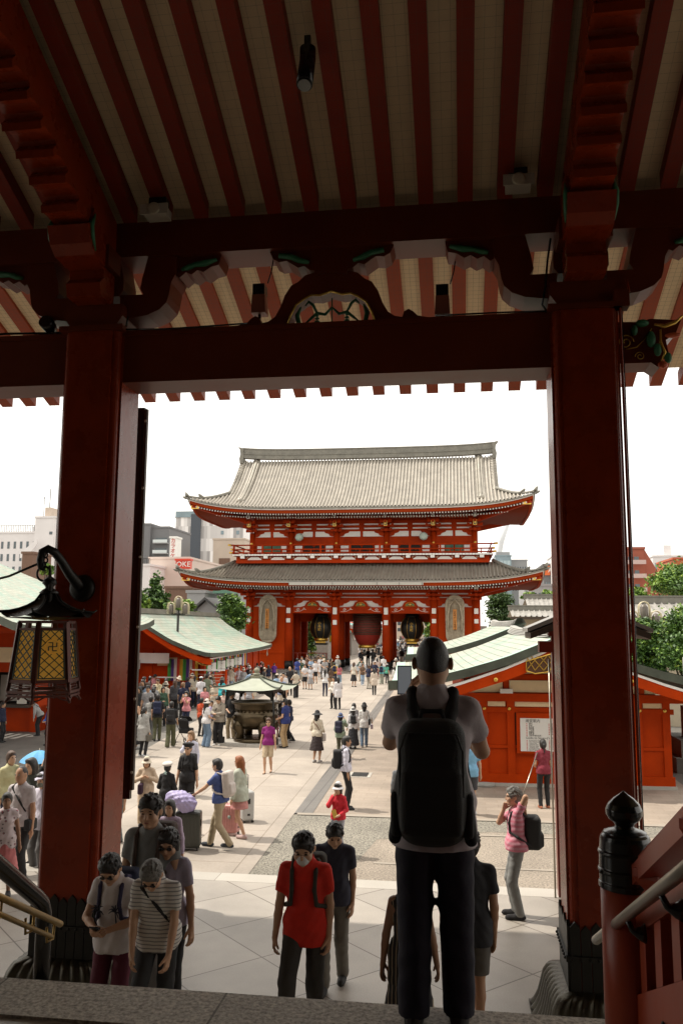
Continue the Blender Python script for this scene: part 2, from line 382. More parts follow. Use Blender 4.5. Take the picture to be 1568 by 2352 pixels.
# capital, bracket arms with small blocks and scalloped shoulders, on each pillar
for px in PX + (PX[0]+5.46,):
    mb = MB()
    mb.box(px-.38, px+.38, 8.56, 9.32, 7.66, 7.72)
    mb.prism([(px-.27, 7.72), (px+.27, 7.72), (px+.35, 7.84), (px+.35, 7.98), (px-.35, 7.98), (px-.35, 7.84)], 8.62, 9.26, 'y')
    hb(mb, 'capital', M_BEAM)
    for sgn in (1, -1):
        def X(v): return px+sgn*v
        mb = MB()
        mb.prism([(X(.30), 7.85), (X(.42), 7.855), (X(.60), 7.88), (X(.74), 7.94), (X(.82), 8.02), (X(.845), 8.10), (X(.87), 8.26), (X(.92), 8.36),
                  (X(.92), 8.58), (X(.58), 8.58), (X(.52), 8.33), (X(.50), 8.20), (X(.54), 8.13), (X(.26), 8.13), (X(.26), 7.85)], 8.74, 9.14, 'y')
        mb.prism([(X(0), 8.13), (X(.24), 8.13), (X(.29), 8.2), (X(.29), 8.33), (X(.24), 8.58), (X(0), 8.58)], 8.75, 9.13, 'y')
        hb(mb, 'bracket_arm', M_BEAM)
        mb = MB()
        mb.prism([(X(.92), 8.581), (X(.92), 8.35), (X(.96), 8.33), (X(1.03), 8.39), (X(1.10), 8.36), (X(1.17), 8.41), (X(1.24), 8.38), (X(1.33), 8.44), (X(1.42), 8.46), (X(1.45), 8.581)], 8.78, 9.1, 'y')
        cl = hb(mb, 'cloud_carving', M_BEAM)
        mb = MB(); mb.tube([(X(.98), 8.77, 8.42), (X(1.06), 8.765, 8.44), (X(1.14), 8.765, 8.47), (X(1.26), 8.765, 8.48), (X(1.40), 8.77, 8.52)], [.02, .035, .03, .04, .02], 7)
        hb(mb, 'green_carving', GREEN, cl)
# clouds beside the frog-leg strut
for c0 in (HC, HC+5.46, HC-5.46):
    for sgn in (1, -1):
        def X(v): return c0+sgn*v
        mb = MB(); mb.prism([(X(0), 8.581), (X(0), 8.3), (X(.18), 8.27), (X(.19), 8.33), (X(.25), 8.34), (X(.31), 8.39), (X(.38), 8.37), (X(.45), 8.42), (X(.51), 8.46), (X(.6), 8.45), (X(.67), 8.49), (X(.71), 8.581)], 8.78, 9.1, 'y')
        cl = hb(mb, 'cloud_carving', M_BEAM)
        mb = MB(); mb.tube([(X(.25), 8.77, 8.42), (X(.36), 8.765, 8.45), (X(.46), 8.765, 8.5), (X(.6), 8.765, 8.52)], [.02, .035, .035, .03], 7)
        hb(mb, 'green_carving', GREEN, cl)
# frog-leg strut
half = [(0, 8.30), (.20, 8.27), (.30, 8.245), (.38, 8.17), (.46, 8.13), (.53, 8.02), (.58, 7.88), (.64, 7.77), (.72, 7.715), (.80, 7.70), (.82, 7.765), (.87, 7.79), (.92, 7.76), (.97, 7.71), (1.10, 7.68), (1.10, 7.64)]
inner = [(.50, 7.64), (.46, 7.78), (.40, 7.90), (.30, 7.97), (.22, 8.01), (.13, 8.00), (0, 8.04)]
for c0 in (HC, HC-5.46, HC+5.46):
    strut = None
    for sgn in (1, -1):
        mb = MB(); mb.prism([(c0+sgn*x, z+.04) for x, z in half+inner], 8.80, 9.05, 'y')
        o = hb(mb, 'frog_leg_strut', M_BEAM, strut); strut = strut or o
    mb = MB()
    for sgn in (1, -1):
        mb.tube([(c0+sgn*x, 8.795, z+.035) for x, z in inner], .012, 6)
    hb(mb, 'gilt_rim', GOLD, strut)
    mb = MB()
    for s in (1, -1):
        mb.tube([(c0, 8.88, 7.92), (c0+s*.08, 8.88, 7.84), (c0+s*.17, 8.88, 7.86), (c0+s*.24, 8.88, 7.80), (c0+s*.31, 8.88, 7.74)], [.012, .018, .02, .016, .008], 6)
        mb.tube([(c0+s*.17, 8.88, 7.86), (c0+s*.22, 8.88, 7.96), (c0+s*.27, 8.88, 8.0), (c0+s*.31, 8.88, 7.95)], [.014, .018, .018, .008], 6)
        mb.tube([(c0+s*.36, 8.88, 7.94), (c0+s*.40, 8.88, 7.84), (c0+s*.38, 8.88, 7.74), (c0+s*.30, 8.88, 7.69)], [.01, .03, .03, .01], 6)
        for k in range(5):
            mb.sphere((c0+s*.17, 8.88, 7.69+.035*k), (.045-.006*k, .02, .016), 8, 5)
    mb.tube([(c0, 8.88, 7.68), (c0, 8.88, 8.03)], .008, 6)
    hb(mb, 'scroll_carving', GREEN, strut)
# rafters and boards; the inner slope climbs towards the hall, the outer one falls to the eave
SI = .43; ZI = 9.0
rl = MB(); rl.prism([(8.76, ZI+.17), (-9, ZI+.17+SI*17.76), (-9, ZI+.23+SI*17.76), (8.76, ZI+.23)], -24, 20, 'x')
hb(rl, 'inner_ceiling_board', CREAM)
rl = MB(); rl.prism([(8.70, 9.24), (12.1, 8.06), (12.1, 8.12), (8.70, 9.30)], -24, 20, 'x')
hb(rl, 'outer_ceiling_board', CREAM)
tk = MB(); tk.prism([(8.4, 9.7), (12.35, 8.2), (12.55, 8.2), (12.55, 8.36), (8.4, 10.2)], -24, 20, 'x'); tk.prism([(8.4, 9.7), (8.4, 10.2), (-9, 17.6), (-9, 17.2)], -24, 20, 'x')
hb(tk, 'eave_roofing', WOODD)
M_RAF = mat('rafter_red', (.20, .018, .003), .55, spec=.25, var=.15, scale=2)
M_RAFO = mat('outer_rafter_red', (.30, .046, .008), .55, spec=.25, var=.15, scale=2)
k0 = -20
for k in range(-17, 15):
    x = HC+.215+.43*k
    if not -8.5 < x < 5.4: continue
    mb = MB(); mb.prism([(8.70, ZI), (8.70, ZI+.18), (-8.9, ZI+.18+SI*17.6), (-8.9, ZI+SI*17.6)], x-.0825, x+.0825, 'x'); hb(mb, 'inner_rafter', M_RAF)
for k in range(-17, 17):
    x = HC+.205+.41*k
    if not -8.6 < x < 5.4: continue
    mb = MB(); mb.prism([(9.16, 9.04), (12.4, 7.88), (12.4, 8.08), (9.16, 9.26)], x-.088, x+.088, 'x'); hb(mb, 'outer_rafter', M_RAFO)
# stepped hanging brackets under the inner rafters, one over each pillar
for px in PX:
    pr = [(8.70, 7.98), (8.36, 7.98), (8.32, 8.12), (8.40, 8.20), (8.40, 8.30), (8.22, 8.33)]
    yy, zz = 8.22, 8.33
    while yy > 4.5:
        pr += [(yy, zz+.05), (yy+.06, zz+.13), (yy+.02, zz+.16), (yy-.10, zz+.175), (yy-.20, zz+.165)]
        yy -= .27; zz += .165 if yy > 7.4 else .125
        pr.append((yy+.02, zz-.02))
    pr += [(4.2, zz), (4.2, ZI-.004+SI*4.5), (8.70, ZI-.004)]
    mb = MB(); mb.prism(pr, px-.20, px+.20, 'x'); tb = hb(mb, 'stepped_bracket', M_PIL)
    mb = MB(); mb.prism([(8.36, 8.32), (8.1, 8.34), (7.98, 8.42), (7.9, 8.6), (8.0, 8.66), (8.02, 8.84), (8.3, 8.9), (8.36, 8.7)], px-.235, px+.235, 'x'); tb2 = hb(mb, 'carved_bracket_end', M_PIL)
    for s in (1, -1): hb(MB().tube([(px+s*.235, 8.1, 8.38), (px+s*.24, 8.0, 8.5), (px+s*.24, 7.97, 8.62), (px+s*.235, 8.05, 8.78)], [.01, .03, .03, .012], 6), 'green_carving', GREEN, tb2)
    mb = MB(); mb.box(px-.27, px+.27, 8.36, 8.7, 8.34, 8.58); hb(mb, 'bracket_block', M_BEAM)
# rear of the hall behind the camera: floor to roof wall that keeps the interior dark
mb = MB(); mb.box(-24, 20, -9, -8.8, 2.5, 17); hb(mb, 'rear_wall', DARK)
for x_ in (-24.1, 20): mb = MB(); mb.box(x_, x_+.1, -9, -1.0, 0, 17); hb(mb, 'side_wall', DARK)
# bird netting, thin cord
def net(name, x0, x1, P0, P1, nx, ny, wid, label):
    mb = MB(); P0 = Vector(P0); P1 = Vector(P1)
    for i in range(nx+1):
        x = x0+(x1-x0)*i/nx; mb.add([(x-wid, P0.y, P0.z), (x+wid, P0.y, P0.z), (x+wid, P1.y, P1.z), (x-wid, P1.y, P1.z)], [(0,1,2,3)])
    d = (P1-P0).normalized()*wid
    for j in range(ny+1):
        p = P0.lerp(P1, j/ny)
        mb.add([(x0, (p-d).y, (p-d).z), (x1, (p-d).y, (p-d).z), (x1, (p+d).y, (p+d).z), (x0, (p+d).y, (p+d).z)], [(0,1,2,3)])
    o = hb(mb, name, mat('net_cord', (.07, .06, .045), .9)); return o
net('outer_netting', -8.5, 5, (0, 9.2, 8.86), (0, 12.5, 7.78), 190, 46, .0010, '')
net('inner_netting', -7, 4, (0, 8.6, 8.90), (0, 5.6, 10.16), 110, 34, .0007, '')

# lamps and speakers hanging in the eaves
def box_lamp(x, y, z, label, s=1):
    e = empty('ceiling_lamp', (x, y, z), 0, label, 'lamp')
    MB().box(-.13*s, .13*s, -.10, .10, -.10, .0).box(-.16*s, .16*s, -.12, -.10, -.11, .01).build('housing', mat('lamp_housing', (.42, .38, .30), .6), e)
    m = MB(); m.lathe([(.07*s, 0), (.07*s, .012), (.05*s, .014)], (0, 0, 0), 20)
    o = m.build('lens', mat('lamp_lens', (.5, .45, .33), .3), e, (0, -.12, -.05)); o.rotation_euler = (PI/2, 0, 0)
    MB().box(-.1*s, .1*s, -.02, .1, .01, .14).build('mount', IRON, e)
    return e
box_lamp(-3.30, 8.42, 8.99, 'pale square ceiling lamp at the foot of the left rafters')
box_lamp(.69, 8.42, 9.05, 'pale square ceiling lamp at the foot of the right rafters')
e = empty('spotlight', (-1.33, 7.0, 9.60), 0, 'black cylindrical spotlight between the ceiling rafters', 'spotlight')
m = MB(); m.tube([(0, .0, .12), (0, -.0, -.0), (0, -.14, -.34)], [.076, .076, .076], 18); m.build('barrel', BLACK, e)
m = MB(); m.lathe([(.0, .0), (.055, .005), (.06, -.01)], (0, 0, 0), 18); o = m.build('lens', mat('spot_glass', (.25, .25, .23), .15, metal=.3), e, (0, -.145, -.352)); o.rotation_euler = (R(-25), 0, 0)
MB().box(-.03, .03, -.03, .03, .10, .24).build('bracket', BLACK, e)
for x, z, lb, bas in ((-2.24, 8.02, 'red and black floodlight hanging under the outer eave left of the strut', 0), (-.13, 7.90, 'red and black floodlight over the beam right of the strut', 1)):
    e = empty('floodlight', (x, 9.0, z), 0, lb, 'floodlight')
    MB().box(-.07, .07, -.08, .08, .12, .25).build('driver_box', BLACK, e)
    m = MB(); m.prism([(-.085, -.10), (.085, -.10), (.075, .12), (-.075, .12)], -.08, .08, 'y'); m.build('housing', mat('faded_red_housing', (.30, .09, .05), .5), e)
    m = MB(); m.tube([(.0, -.0, -.10), (.0, 0, -.19)], .018, 8)
    m.tube([(.09, 0, .28), (.13, 0, .42), (.16, 0, .62)], .008, 6); m.build('cable', BLACK, e)
    if bas:
        m = MB()
        for k in range(6): m.box(-.15, .15, -.1, .1, -.33+.026*k, -.315+.026*k)
        m.box(-.12, .12, -.08, .08, -.33, -.18); m.build('cooling_fins', BLACK, e)
e = empty('wall_speaker', (-4.72, 8.8, 7.68), 0, 'small round speaker on the beam left of the left pillar', 'speaker')
m = MB(); m.tube([(0, -.12, .16), (0, .0, .13), (0, .1, .1)], [.08, .08, .05], 14); m.tube([(0, 0, .1), (0, 0, 0)], .03, 8); m.build('housing', BLACK, e)
MB().box(.55, .72, -.1, .06, 0, .1).build('junction_box', BLACK, e)
m = MB(); m.tube([(-1.2, -.06, .03), (-.5, -.06, .05), (.1, -.06, .03), (.6, -.06, .05)], .014, 6); m.build('cable', BLACK, e)
# cables and conduits on the right pillar
e = empty('conduit', (1.72, 8.62, .42), 0, 'pair of thin painted conduits running up the right pillar', 'conduit')
m = MB(); m.tube([(0, 0, .1), (0, 0, 7.25), (.03, 0, 7.33), (.1, .0, 7.42), (.08, 0, 7.55)], .014, 8); m.build('pipe', M_PIL, e)
m = MB(); m.tube([(.035, .1, .1), (.035, .1, 7.3)], .011, 8); m.build('pipe', IRON, e)
m = MB(); m.box(-.07, .09, -.06, .1, 7.24, 7.42); m.build('junction_box', M_BEAM, e)
tag(MB().tube([(.98, 8.68, 7.68), (.93, 8.66, 7.75), (.97, 8.66, 7.95), (1.0, 8.66, 8.25), (1.04, 8.68, 8.5)], .012, 6).tube([(.98, 8.68, 7.685), (.4, 8.67, 7.69), (-.2, 8.68, 7.69)], .010, 6).build('power_cable', BLACK), 'black power cable rising along the bracket of the right pillar', 'cable')
tag(MB().tube([(-3.72, 8.67, 7.69), (-3.3, 8.66, 7.67), (-2.9, 8.67, 7.68), (-2.3, 8.68, 7.70)], .010, 6).tube([(-3.72, 8.67, 7.72), (-3.70, 8.66, 7.84)], .012, 6).build('power_cable', BLACK), 'black power cable lying on the beam beside the left pillar', 'cable')
# tall black board behind the left pillar
e = empty('hanging_board', (-3.86, 9.42, 2.35), 0, 'tall narrow black board with bolts hanging behind the left pillar', 'board')
MB().box(-.02, .10, 0, .06, 0, 4.62).build('panel', BLACK, e)
MB().box(.10, .135, -.004, .05, .1, 4.60).build('edge_strip', WOODD, e)
m = MB()
for k in range(6): m.sphere((.12, -.01, .3+k*.83), (.014, .01, .02), 8, 5)
m.build('bolt', STEEL, e)

# ------------------------------------------------------------------ hanging lantern
lan = empty('hanging_lantern', (-4.20, 8.12, 3.56), R(-20), 'hexagonal bronze lantern with yellow lattice panels hanging by the left pillar', 'lantern')
m = MB(); NS = 6
def hexp(r, z, k, off=0): a = 2*PI*(k+off)/NS; return (r*math.cos(a), r*math.sin(a), z)
def hexgrid(fr, nj):                         # curved hexagonal roof: fr(v)->(r, z)
    for k in range(NS):
        def fn(u, v, k=k):
            r, z = fr(v); a = Vector(hexp(r, z, k)); b = Vector(hexp(r, z, k+1)); p = a.lerp(b, u)
            lift = .05*(v**3)*abs(2*u-1)**2; return p + Vector((0, 0, lift))
        m.grid(fn, 8, nj, True)
hexgrid(lambda v: (.07+.40*v**1.15, 1.10-.25*v**.62), 10)
hexgrid(lambda v: (.47-.44*v, .845-.03*v if v > .06 else .85-.02*v/.06), 4)
for k in range(NS):
    m.tube([hexp(.07+.40*v**1.15, 1.105-.25*v**.62+.05*v**3, k) for v in (0, .2, .4, .6, .8, 1)]+[hexp(.50, .93, k)], [.012]*5+[.014, .01], 6)
m.build('roof', IRON, lan)
m = MB(); m.lathe([(.075, 1.08), (.10, 1.10), (.07, 1.13), (.04, 1.15), (.045, 1.17), (.075, 1.20), (.06, 1.24), (.02, 1.27), (0, 1.275)], n=20); m.build('finial', IRON, lan)
m = MB()
frm = MB()
for k in range(NS):
    a0, a1 = Vector(hexp(.27, .80, k)), Vector(hexp(.335, .20, k)); b0, b1 = Vector(hexp(.27, .80, k+1)), Vector(hexp(.335, .20, k+1))
    frm.bar(a0, a1, .045, .045)
    frm.tube([hexp(.335, .2, k), hexp(.35, .12, k), hexp(.33, .06, k), hexp(.37, 0, k)], [.02, .022, .018, .015], 6)
    for t, hh in ((0, .02), (.12, .016), (.98, .022), (1.16, .02), (1.22, .016)):
        p = a0.lerp(a1, t); q_ = b0.lerp(b1, t); frm.bar(p, q_, .035, hh*1.4)
    for s in range(3): frm.bar(a0.lerp(a1, 1.02+.045*s).lerp(b0.lerp(b1, 1.02+.045*s), .12), b0.lerp(b1, 1.02+.045*s).lerp(a0.lerp(a1, 1.02+.045*s), .12), .012, .008)
    mid = a0.lerp(a1, 1.22).lerp(b0.lerp(b1, 1.22), .5)
    for sg in (a0.lerp(a1, 1.22), b0.lerp(b1, 1.22)):
        frm.tube([sg + Vector((0, 0, -.05)), sg.lerp(mid, .35)+Vector((0, 0, -.035)), sg.lerp(mid, .7)+Vector((0, 0, -.005)), mid], .008, 5)
frm.build('frame', mat('red_brown_bronze', (.10, .028, .018), .5, metal=.3, var=.3, scale=8), lan)
M_YEL = mat('amber_panel', (.72, .43, .08), .45, var=.12, scale=5, emit=.2)  # faint emission added so the panels glow as if backlit
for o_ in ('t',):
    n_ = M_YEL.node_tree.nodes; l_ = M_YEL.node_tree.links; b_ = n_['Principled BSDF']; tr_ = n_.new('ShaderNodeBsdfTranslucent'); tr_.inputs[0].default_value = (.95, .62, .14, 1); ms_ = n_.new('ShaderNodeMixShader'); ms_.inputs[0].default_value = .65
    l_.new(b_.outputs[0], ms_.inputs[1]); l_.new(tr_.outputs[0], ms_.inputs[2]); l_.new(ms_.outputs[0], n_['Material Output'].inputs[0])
for k in range(NS):
    a0, a1 = Vector(hexp(.258, .785, k)), Vector(hexp(.318, .23, k)); b0, b1 = Vector(hexp(.258, .785, k+1)), Vector(hexp(.318, .23, k+1))
    def P(u, v, a0=a0, a1=a1, b0=b0, b1=b1): return a0.lerp(a1, v).lerp(b0.lerp(b1, v), u)
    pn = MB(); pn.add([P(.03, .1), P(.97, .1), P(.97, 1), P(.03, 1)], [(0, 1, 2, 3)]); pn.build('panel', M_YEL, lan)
    lt = MB(); nn = (b0-a0).cross(a1-a0).normalized()
    if nn.dot((a0+b0)/2) < 0: nn = -nn
    o_ = nn*.018
    lt.bar(P(.1, .11)+o_, P(.1, .99)+o_, .014, .012, nn); lt.bar(P(.9, .11)+o_, P(.9, .99)+o_, .014, .012, nn)
    lt.bar(P(.1, .12)+o_, P(.9, .12)+o_, .012, .014, nn); lt.bar(P(.1, .98)+o_, P(.9, .98)+o_, .012, .014, nn)
    nx = 2.5; ny = 5.5
    for sgn in (1, -1):
        for q_ in range(-7, 10):
            pts = []
            for tt in range(0, 61):          # clip the diagonal to the panel
                u = q_/nx + sgn*tt/60*ny/nx*1.0 if sgn > 0 else q_/nx - tt/60*ny/nx
                v = tt/60
                if 0 <= u <= 1: pts.append((u, v))
            if len(pts) > 2:
                (ua, va), (ub, vb) = pts[0], pts[-1]
                lt.bar(P(.1+.8*ua, .12+.86*va)+o_, P(.1+.8*ub, .12+.86*vb)+o_, .0085, .008, nn)
    lt.build('lattice', mat('lattice_bronze', (.045, .06, .045), .5, metal=.4), lan)
    if k == 5:                            # round temple emblem on the front panel
        em = MB(); c_ = P(.5, .42)+nn*.028; ux = (b0-a0).normalized(); uz = nn.cross(ux).normalized()
        if uz.z < 0: uz = -uz
        def Q(x, z_, d=0): return c_+ux*x+uz*z_+nn*d
        em.tube([Q(.07*math.cos(a*PI/12), .07*math.sin(a*PI/12), .004) for a in range(25)], .006, 6, False)
        em.add([Q(.066*math.cos(a*PI/12), .066*math.sin(a*PI/12)) for a in range(24)], [tuple(range(24))])
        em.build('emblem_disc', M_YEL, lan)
        em = MB()
        for (x0, z0, x1, z1) in ((0, -.04, 0, .04), (-.04, 0, .04, 0), (0, .04, -.04, .04), (0, -.04, .04, -.04), (-.04, 0, -.04, -.04), (.04, 0, .04, .04)):
            em.bar(Q(x0, z0, .006), Q(x1, z1, .006), .009, .012, nn)
        em.build('emblem', mat('lattice_bronze', ''), lan)
# hook on the pillar, chain ring, rope
hk = empty('iron_hook', (-4.06, 8.60, 4.75), 0, 'thick curved iron hook bolted to the left pillar', 'hook')
m = MB(); m.tube([(0, .02, -.02), (-.03, -.08, .03), (-.07, -.2, .13), (-.10, -.32, .25), (-.13, -.43, .34), (-.18, -.48, .37), (-.23, -.49, .34), (-.25, -.49, .25), (-.235, -.49, .17), (-.20, -.48, .15)],
         [.08, .062, .052, .046, .045, .045, .045, .042, .036, .018], 12)
m.build('hook_arm', IRON, hk)
m = MB(); m.lathe([(.0, .0), (.10, .0), (.14, .03), (.15, .06)], n=20); o = m.build('wall_plate', IRON, hk, (0, -.07, -.02)); o.rotation_euler = (-PI/2, 0, 0)
ch = MB(); ch.torus((-4.27, 8.12, 4.86), .075, .012, 'y', 24, 6); ch.torus((-4.27, 8.12, 4.95), .03, .009, 'x', 14, 6); ch.torus((-4.265, 8.12, 5.0), .03, .009, 'y', 14, 6); ch.torus((-4.26, 8.12, 5.06), .035, .009, 'x', 14, 6)
tag(ch.build('chain', IRON), 'iron ring and chain links between the hook and the lantern', 'chain')
rp = MB(); rp.tube([(-4.30, 8.12, 4.98), (-4.7, 8.2, 4.84), (-5.3, 8.3, 4.72), (-6.2, 8.5, 4.62)], .013, 7)
rp.tube([(-4.2, 8.10, 4.94), (-4.17, 8.08, 4.75), (-4.16, 8.06, 4.6), (-4.14, 8.02, 4.53)], [.012, .02, .028, .02], 7)
tag(rp.build('rope', mat('dark_rope', (.03, .027, .022), .8)), 'taut dark rope running left from the lantern hook', 'rope')

# ------------------------------------------------------------------ newel and stair railing on the right
M_RAIL = mat('railing_vermilion', (.36, .055, .02), .38, var=.1, scale=3)
rail = empty('stair_railing', (.735, 3.70, 2.55), 0, 'vermilion stair railing with black onion finial post and steel handrail', 'railing')
m = MB(); m.tube([(-.06, .02, 0), (-.06, .02, .80)], .105, 28); m.build('newel_post', M_RAIL, rail)
m = MB(); FP = [(.111, .735), (.111, .757), (.107, .760), (.107, .795), (.112, .798), (.112, .808), (.107, .811), (.106, .868), (.111, .871), (.110, .880), (.104, .883), (.101, .925), (.096, .940), (.088, .948), (.086, .954), (.066, .962), (.042, .968), (.037, .978), (.044, .990), (.062, 1.003), (.073, 1.022), (.074, 1.042), (.064, 1.066), (.042, 1.088), (.018, 1.104), (0, 1.118)]
m.lathe([p_ for a_, b_ in zip(FP, FP[1:]) for p_ in (a_, (a_[0]*.88+b_[0]*.12, a_[1]*.88+b_[1]*.12), (a_[0]*.12+b_[0]*.88, a_[1]*.12+b_[1]*.88))]+[FP[-1]], (-.06, .02, 0), 40)
for a in (-2.8, -.2): m.sphere((-.06+.112*math.cos(a), .02+.112*math.sin(a), .80), .009, 8, 6)
m.build('finial', BLACK, rail)
SL = .467
def rz(y, z): return z + SL*(3.5-y)          # height of a rail line above floor reference at Y=3.5
def slope_bar(name, z0, z1, x0, x1, y0, y1, m_, bev=0):
    mb = MB(); mb.prism([(y0-3.7, rz(y0, z0)-2.55), (y0-3.7, rz(y0, z1)-2.55), (y1-3.7, rz(y1, z1)-2.55), (y1-3.7, rz(y1, z0)-2.55)], x0-.72, x1-.72, 'x')
    return mb.build(name, m_, rail)
slope_bar('top_rail', 3.375, 3.45, .66, .80, 3.60, .6, M_RAIL)
slope_bar('top_rail_cap', 3.45, 3.485, .685, .775, 3.60, .6, M_RAIL)
slope_bar('middle_rail', 3.19, 3.29, .67, .80, 3.64, .6, M_RAIL)
slope_bar('bottom_board', 2.62, 2.965, .665, .80, 3.66, .6, M_RAIL)
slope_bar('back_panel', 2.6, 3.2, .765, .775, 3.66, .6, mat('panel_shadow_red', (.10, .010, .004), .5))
for i in range(12):
    y = 3.58-i*.27; mb = MB()
    mb.prism([(y-3.7, rz(y, 2.97)-2.55), (y-3.7, rz(y, 3.19)-2.55), (y-.105-3.7, rz(y-.105, 3.19)-2.55), (y-.105-3.7, rz(y-.105, 2.97)-2.55)], -.045, .04, 'x'); mb.build('baluster', M_RAIL, rail)
for y in (3.50, 2.75, 2.0):
    mb = MB(); a = rz(y, 3.29)-2.55
    mb.lathe([(.045, a-.03), (.07, a+.0), (.05, a+.03), (.035, a+.05), (.06, a+.075), (.075, a+.10), (.075, a+.13)], (0, y-3.7, 0), 4, False); mb.build('rail_block', M_RAIL, rail)
mb = MB()
mb.tube([(.60-.72, 4.20-3.7, 2.905-2.55), (.60-.72, 1.0-3.7, 2.905-2.55+3.2*.463)], .021, 16); mb.build('steel_handrail', STEEL, rail)
for y in (4.0, 3.42, 2.84, 2.26):
    z = 2.905+(4.2-y)*.463-2.55; mb = MB(); mb.tube([(-.12, y-3.7, z-.01), (-.10, y-3.7, z-.05), (-.075, y-3.7, z-.06), (-.055, y-3.7, z-.06)], [.010, .012, .024, .036], 12); mb.build('handrail_bracket', BLACK, rail)
for y in (3.15, 2.5):
    mb = MB(); mb.sphere((-.062, y-3.7, rz(y, 2.80)-2.55), (.012, .02, .055), 12, 8); mb.build('iron_boss', IRON, rail)
# left: black curved handrail and twin brass rails
e = empty('black_handrail', (-2.25, 4.49, 2.36), 0, 'thick black curved handrail standing on the stairs at left', 'handrail')
m = MB(); m.tube([(0, 0, 0), (0, 0, .36), (0, -.01, .43), (0, -.04, .49), (0, -.10, .535), (0, -.49, .80), (0, -1.2, 1.28), (0, -2.2, 1.96)], .042, 16); m.build('rail', BLACK, e)
MB().box(-.08, .08, -.08, .08, 0, .02).build('foot_plate', IRON, e)
e = empty('brass_handrail', (-2.15, 4.48, 2.36), 0, 'pair of worn brass rails with square brackets beside the black handrail', 'handrail')
MB().tube([(0, 0, .375), (0, -.64, .71), (0, -2.2, 1.53)], .017, 12).build('upper_rail', BRASS, e)
MB().tube([(0, -.10, .345), (0, -.64, .635), (0, -2.2, 1.45)], .013, 12).build('lower_rail', BRASS, e)
for y in (-.07, -.30, -.62, -1.2):
    z = .375-y*.524; MB().tube([(.0, y, z-.01), (.0, y-.01, z-.085), (.0, y-.08, z-.075), (.0, y-.085, z-.0)], .007, 6).build('bracket', BRASS, e)
MB().tube([(0, -1.25, .95), (0, -1.25, .19)], .014, 10).build('post', BRASS, e)
# ------------------------------------------------------------------ the two-storey gate across the courtyard
GX = -9.3
M_TILE = mat('silver_grey_roof_tile', (.29, .265, .22), .42, var=.25, scale=1.1, metal=.15)
M_TILE_D = mat('weathered_ridge_tile', (.19, .18, .15), .6, var=.3, scale=2)
M_PLQ = mat('orange_plaque', (.62, .25, .05), .5, var=.1)
M_STRAW = mat('grey_straw', (.40, .34, .25), .9, var=.3, scale=3, bump=.6, bscale=18)
gate = empty('temple_gate', (GX, 80, 0), 0, 'two storey vermilion temple gate with grey tiled hip roofs and three openings', 'temple gate')
def wb(mb, name, m, root, parent=None):
    o = mb.build(name, m)
    if parent: o.parent = parent
    else: o.parent = root; o.matrix_parent_inverse = Matrix.Translation(-root.location)
    return o
def gb(mb, name, m, parent=None): return wb(mb, name, m, gate, parent)
YC = 84.0
def tile_roof(A, B, z0, lift, zf, hx, vh, ztop, name, pitch=.33, ridge_cut=None):
    """A,B eave half extents; zf(v) height over the eave with v=0 at the eave, 1 at the top line; hx half width of the top;
       vh the v at which the hip meets |x|=hx"""
    D = B*1.0
    def vmax(ax): return 1.0 if ax <= hx else vh*(A-ax)/(A-hx)
    mb = MB(); rows = 22
    for side in (-1, 1):
        n = int(2*A/pitch); xs = []
        for k in range(n):
            for q_, h in ((0, .0), (.26, .0), (.32, .10), (.5, .16), (.68, .10), (.74, 0)): xs.append((-A+2*A*(k+q_)/n, h))
        xs.append((A, 0))
        vs = []; nr = rows+1
        for x, h in xs:
            vm = max(vmax(abs(x)), .004)
            for j in range(nr):
                v = vm*j/rows
                lf = lift*(abs(x)/A)**5*(1-v)**2.2
                yy = (B-v*D*ridge_cut) if ridge_cut else B-v*D
                step = .018*((j % 2))
                vs.append((GX+x, YC+side*yy, z0+zf(v)+lf+h+step))
        for i in range(len(xs)-1):
            mb.cur = 1 if 0 < i % 6 < 5 else 0
            mb.add(vs[i*nr:(i+2)*nr], [(j, nr+j, nr+j+1, j+1) for j in range(rows)], True)
    # hip ends
    for side in (-1, 1):
        n = int(2*B/pitch); ys = []
        for k in range(n):
            for q_, h in ((0, 0), (.3, 0), (.5, .12), (.7, 0)): ys.append((-B+2*B*(k+q_)/n, h))
        ys.append((B, 0)); vs = []; nr = 9
        for y, h in ys:
            f = max(0, min(1, (B-abs(y))/(vh*D*(ridge_cut or 1)))); vm = max(f*vh, .004)
            for j in range(nr):
                v = vm*j/(nr-1); xx = A-(A-hx)*v/vh
                lf = lift*(abs(y)/B)**5*(1-v)**2.2
                vs.append((GX+side*xx, YC+y, z0+zf(v)+lf+h))
        fs = [(i*nr+j, (i+1)*nr+j, (i+1)*nr+j+1, i*nr+j+1) for i in range(len(ys)-1) for j in range(nr-1)]
        mb.add(vs, fs, True)
    mb.cur = 0
    return gb(mb, name, [M_TILE if name == 'lower_roof' else mat('shaded_pan_tile', (.20, .18, .15), .5, var=.25, scale=1.1), M_TILE if name == 'lower_roof' else mat('sunlit_cover_tile', (.46, .42, .36), .42, var=.2, scale=1.1)])  # upper roof: sunlit ribs and shaded gaps put into two tile colours
def eave_z(x, A, z0, lift): return z0+lift*min(1, abs(x)/A)**5
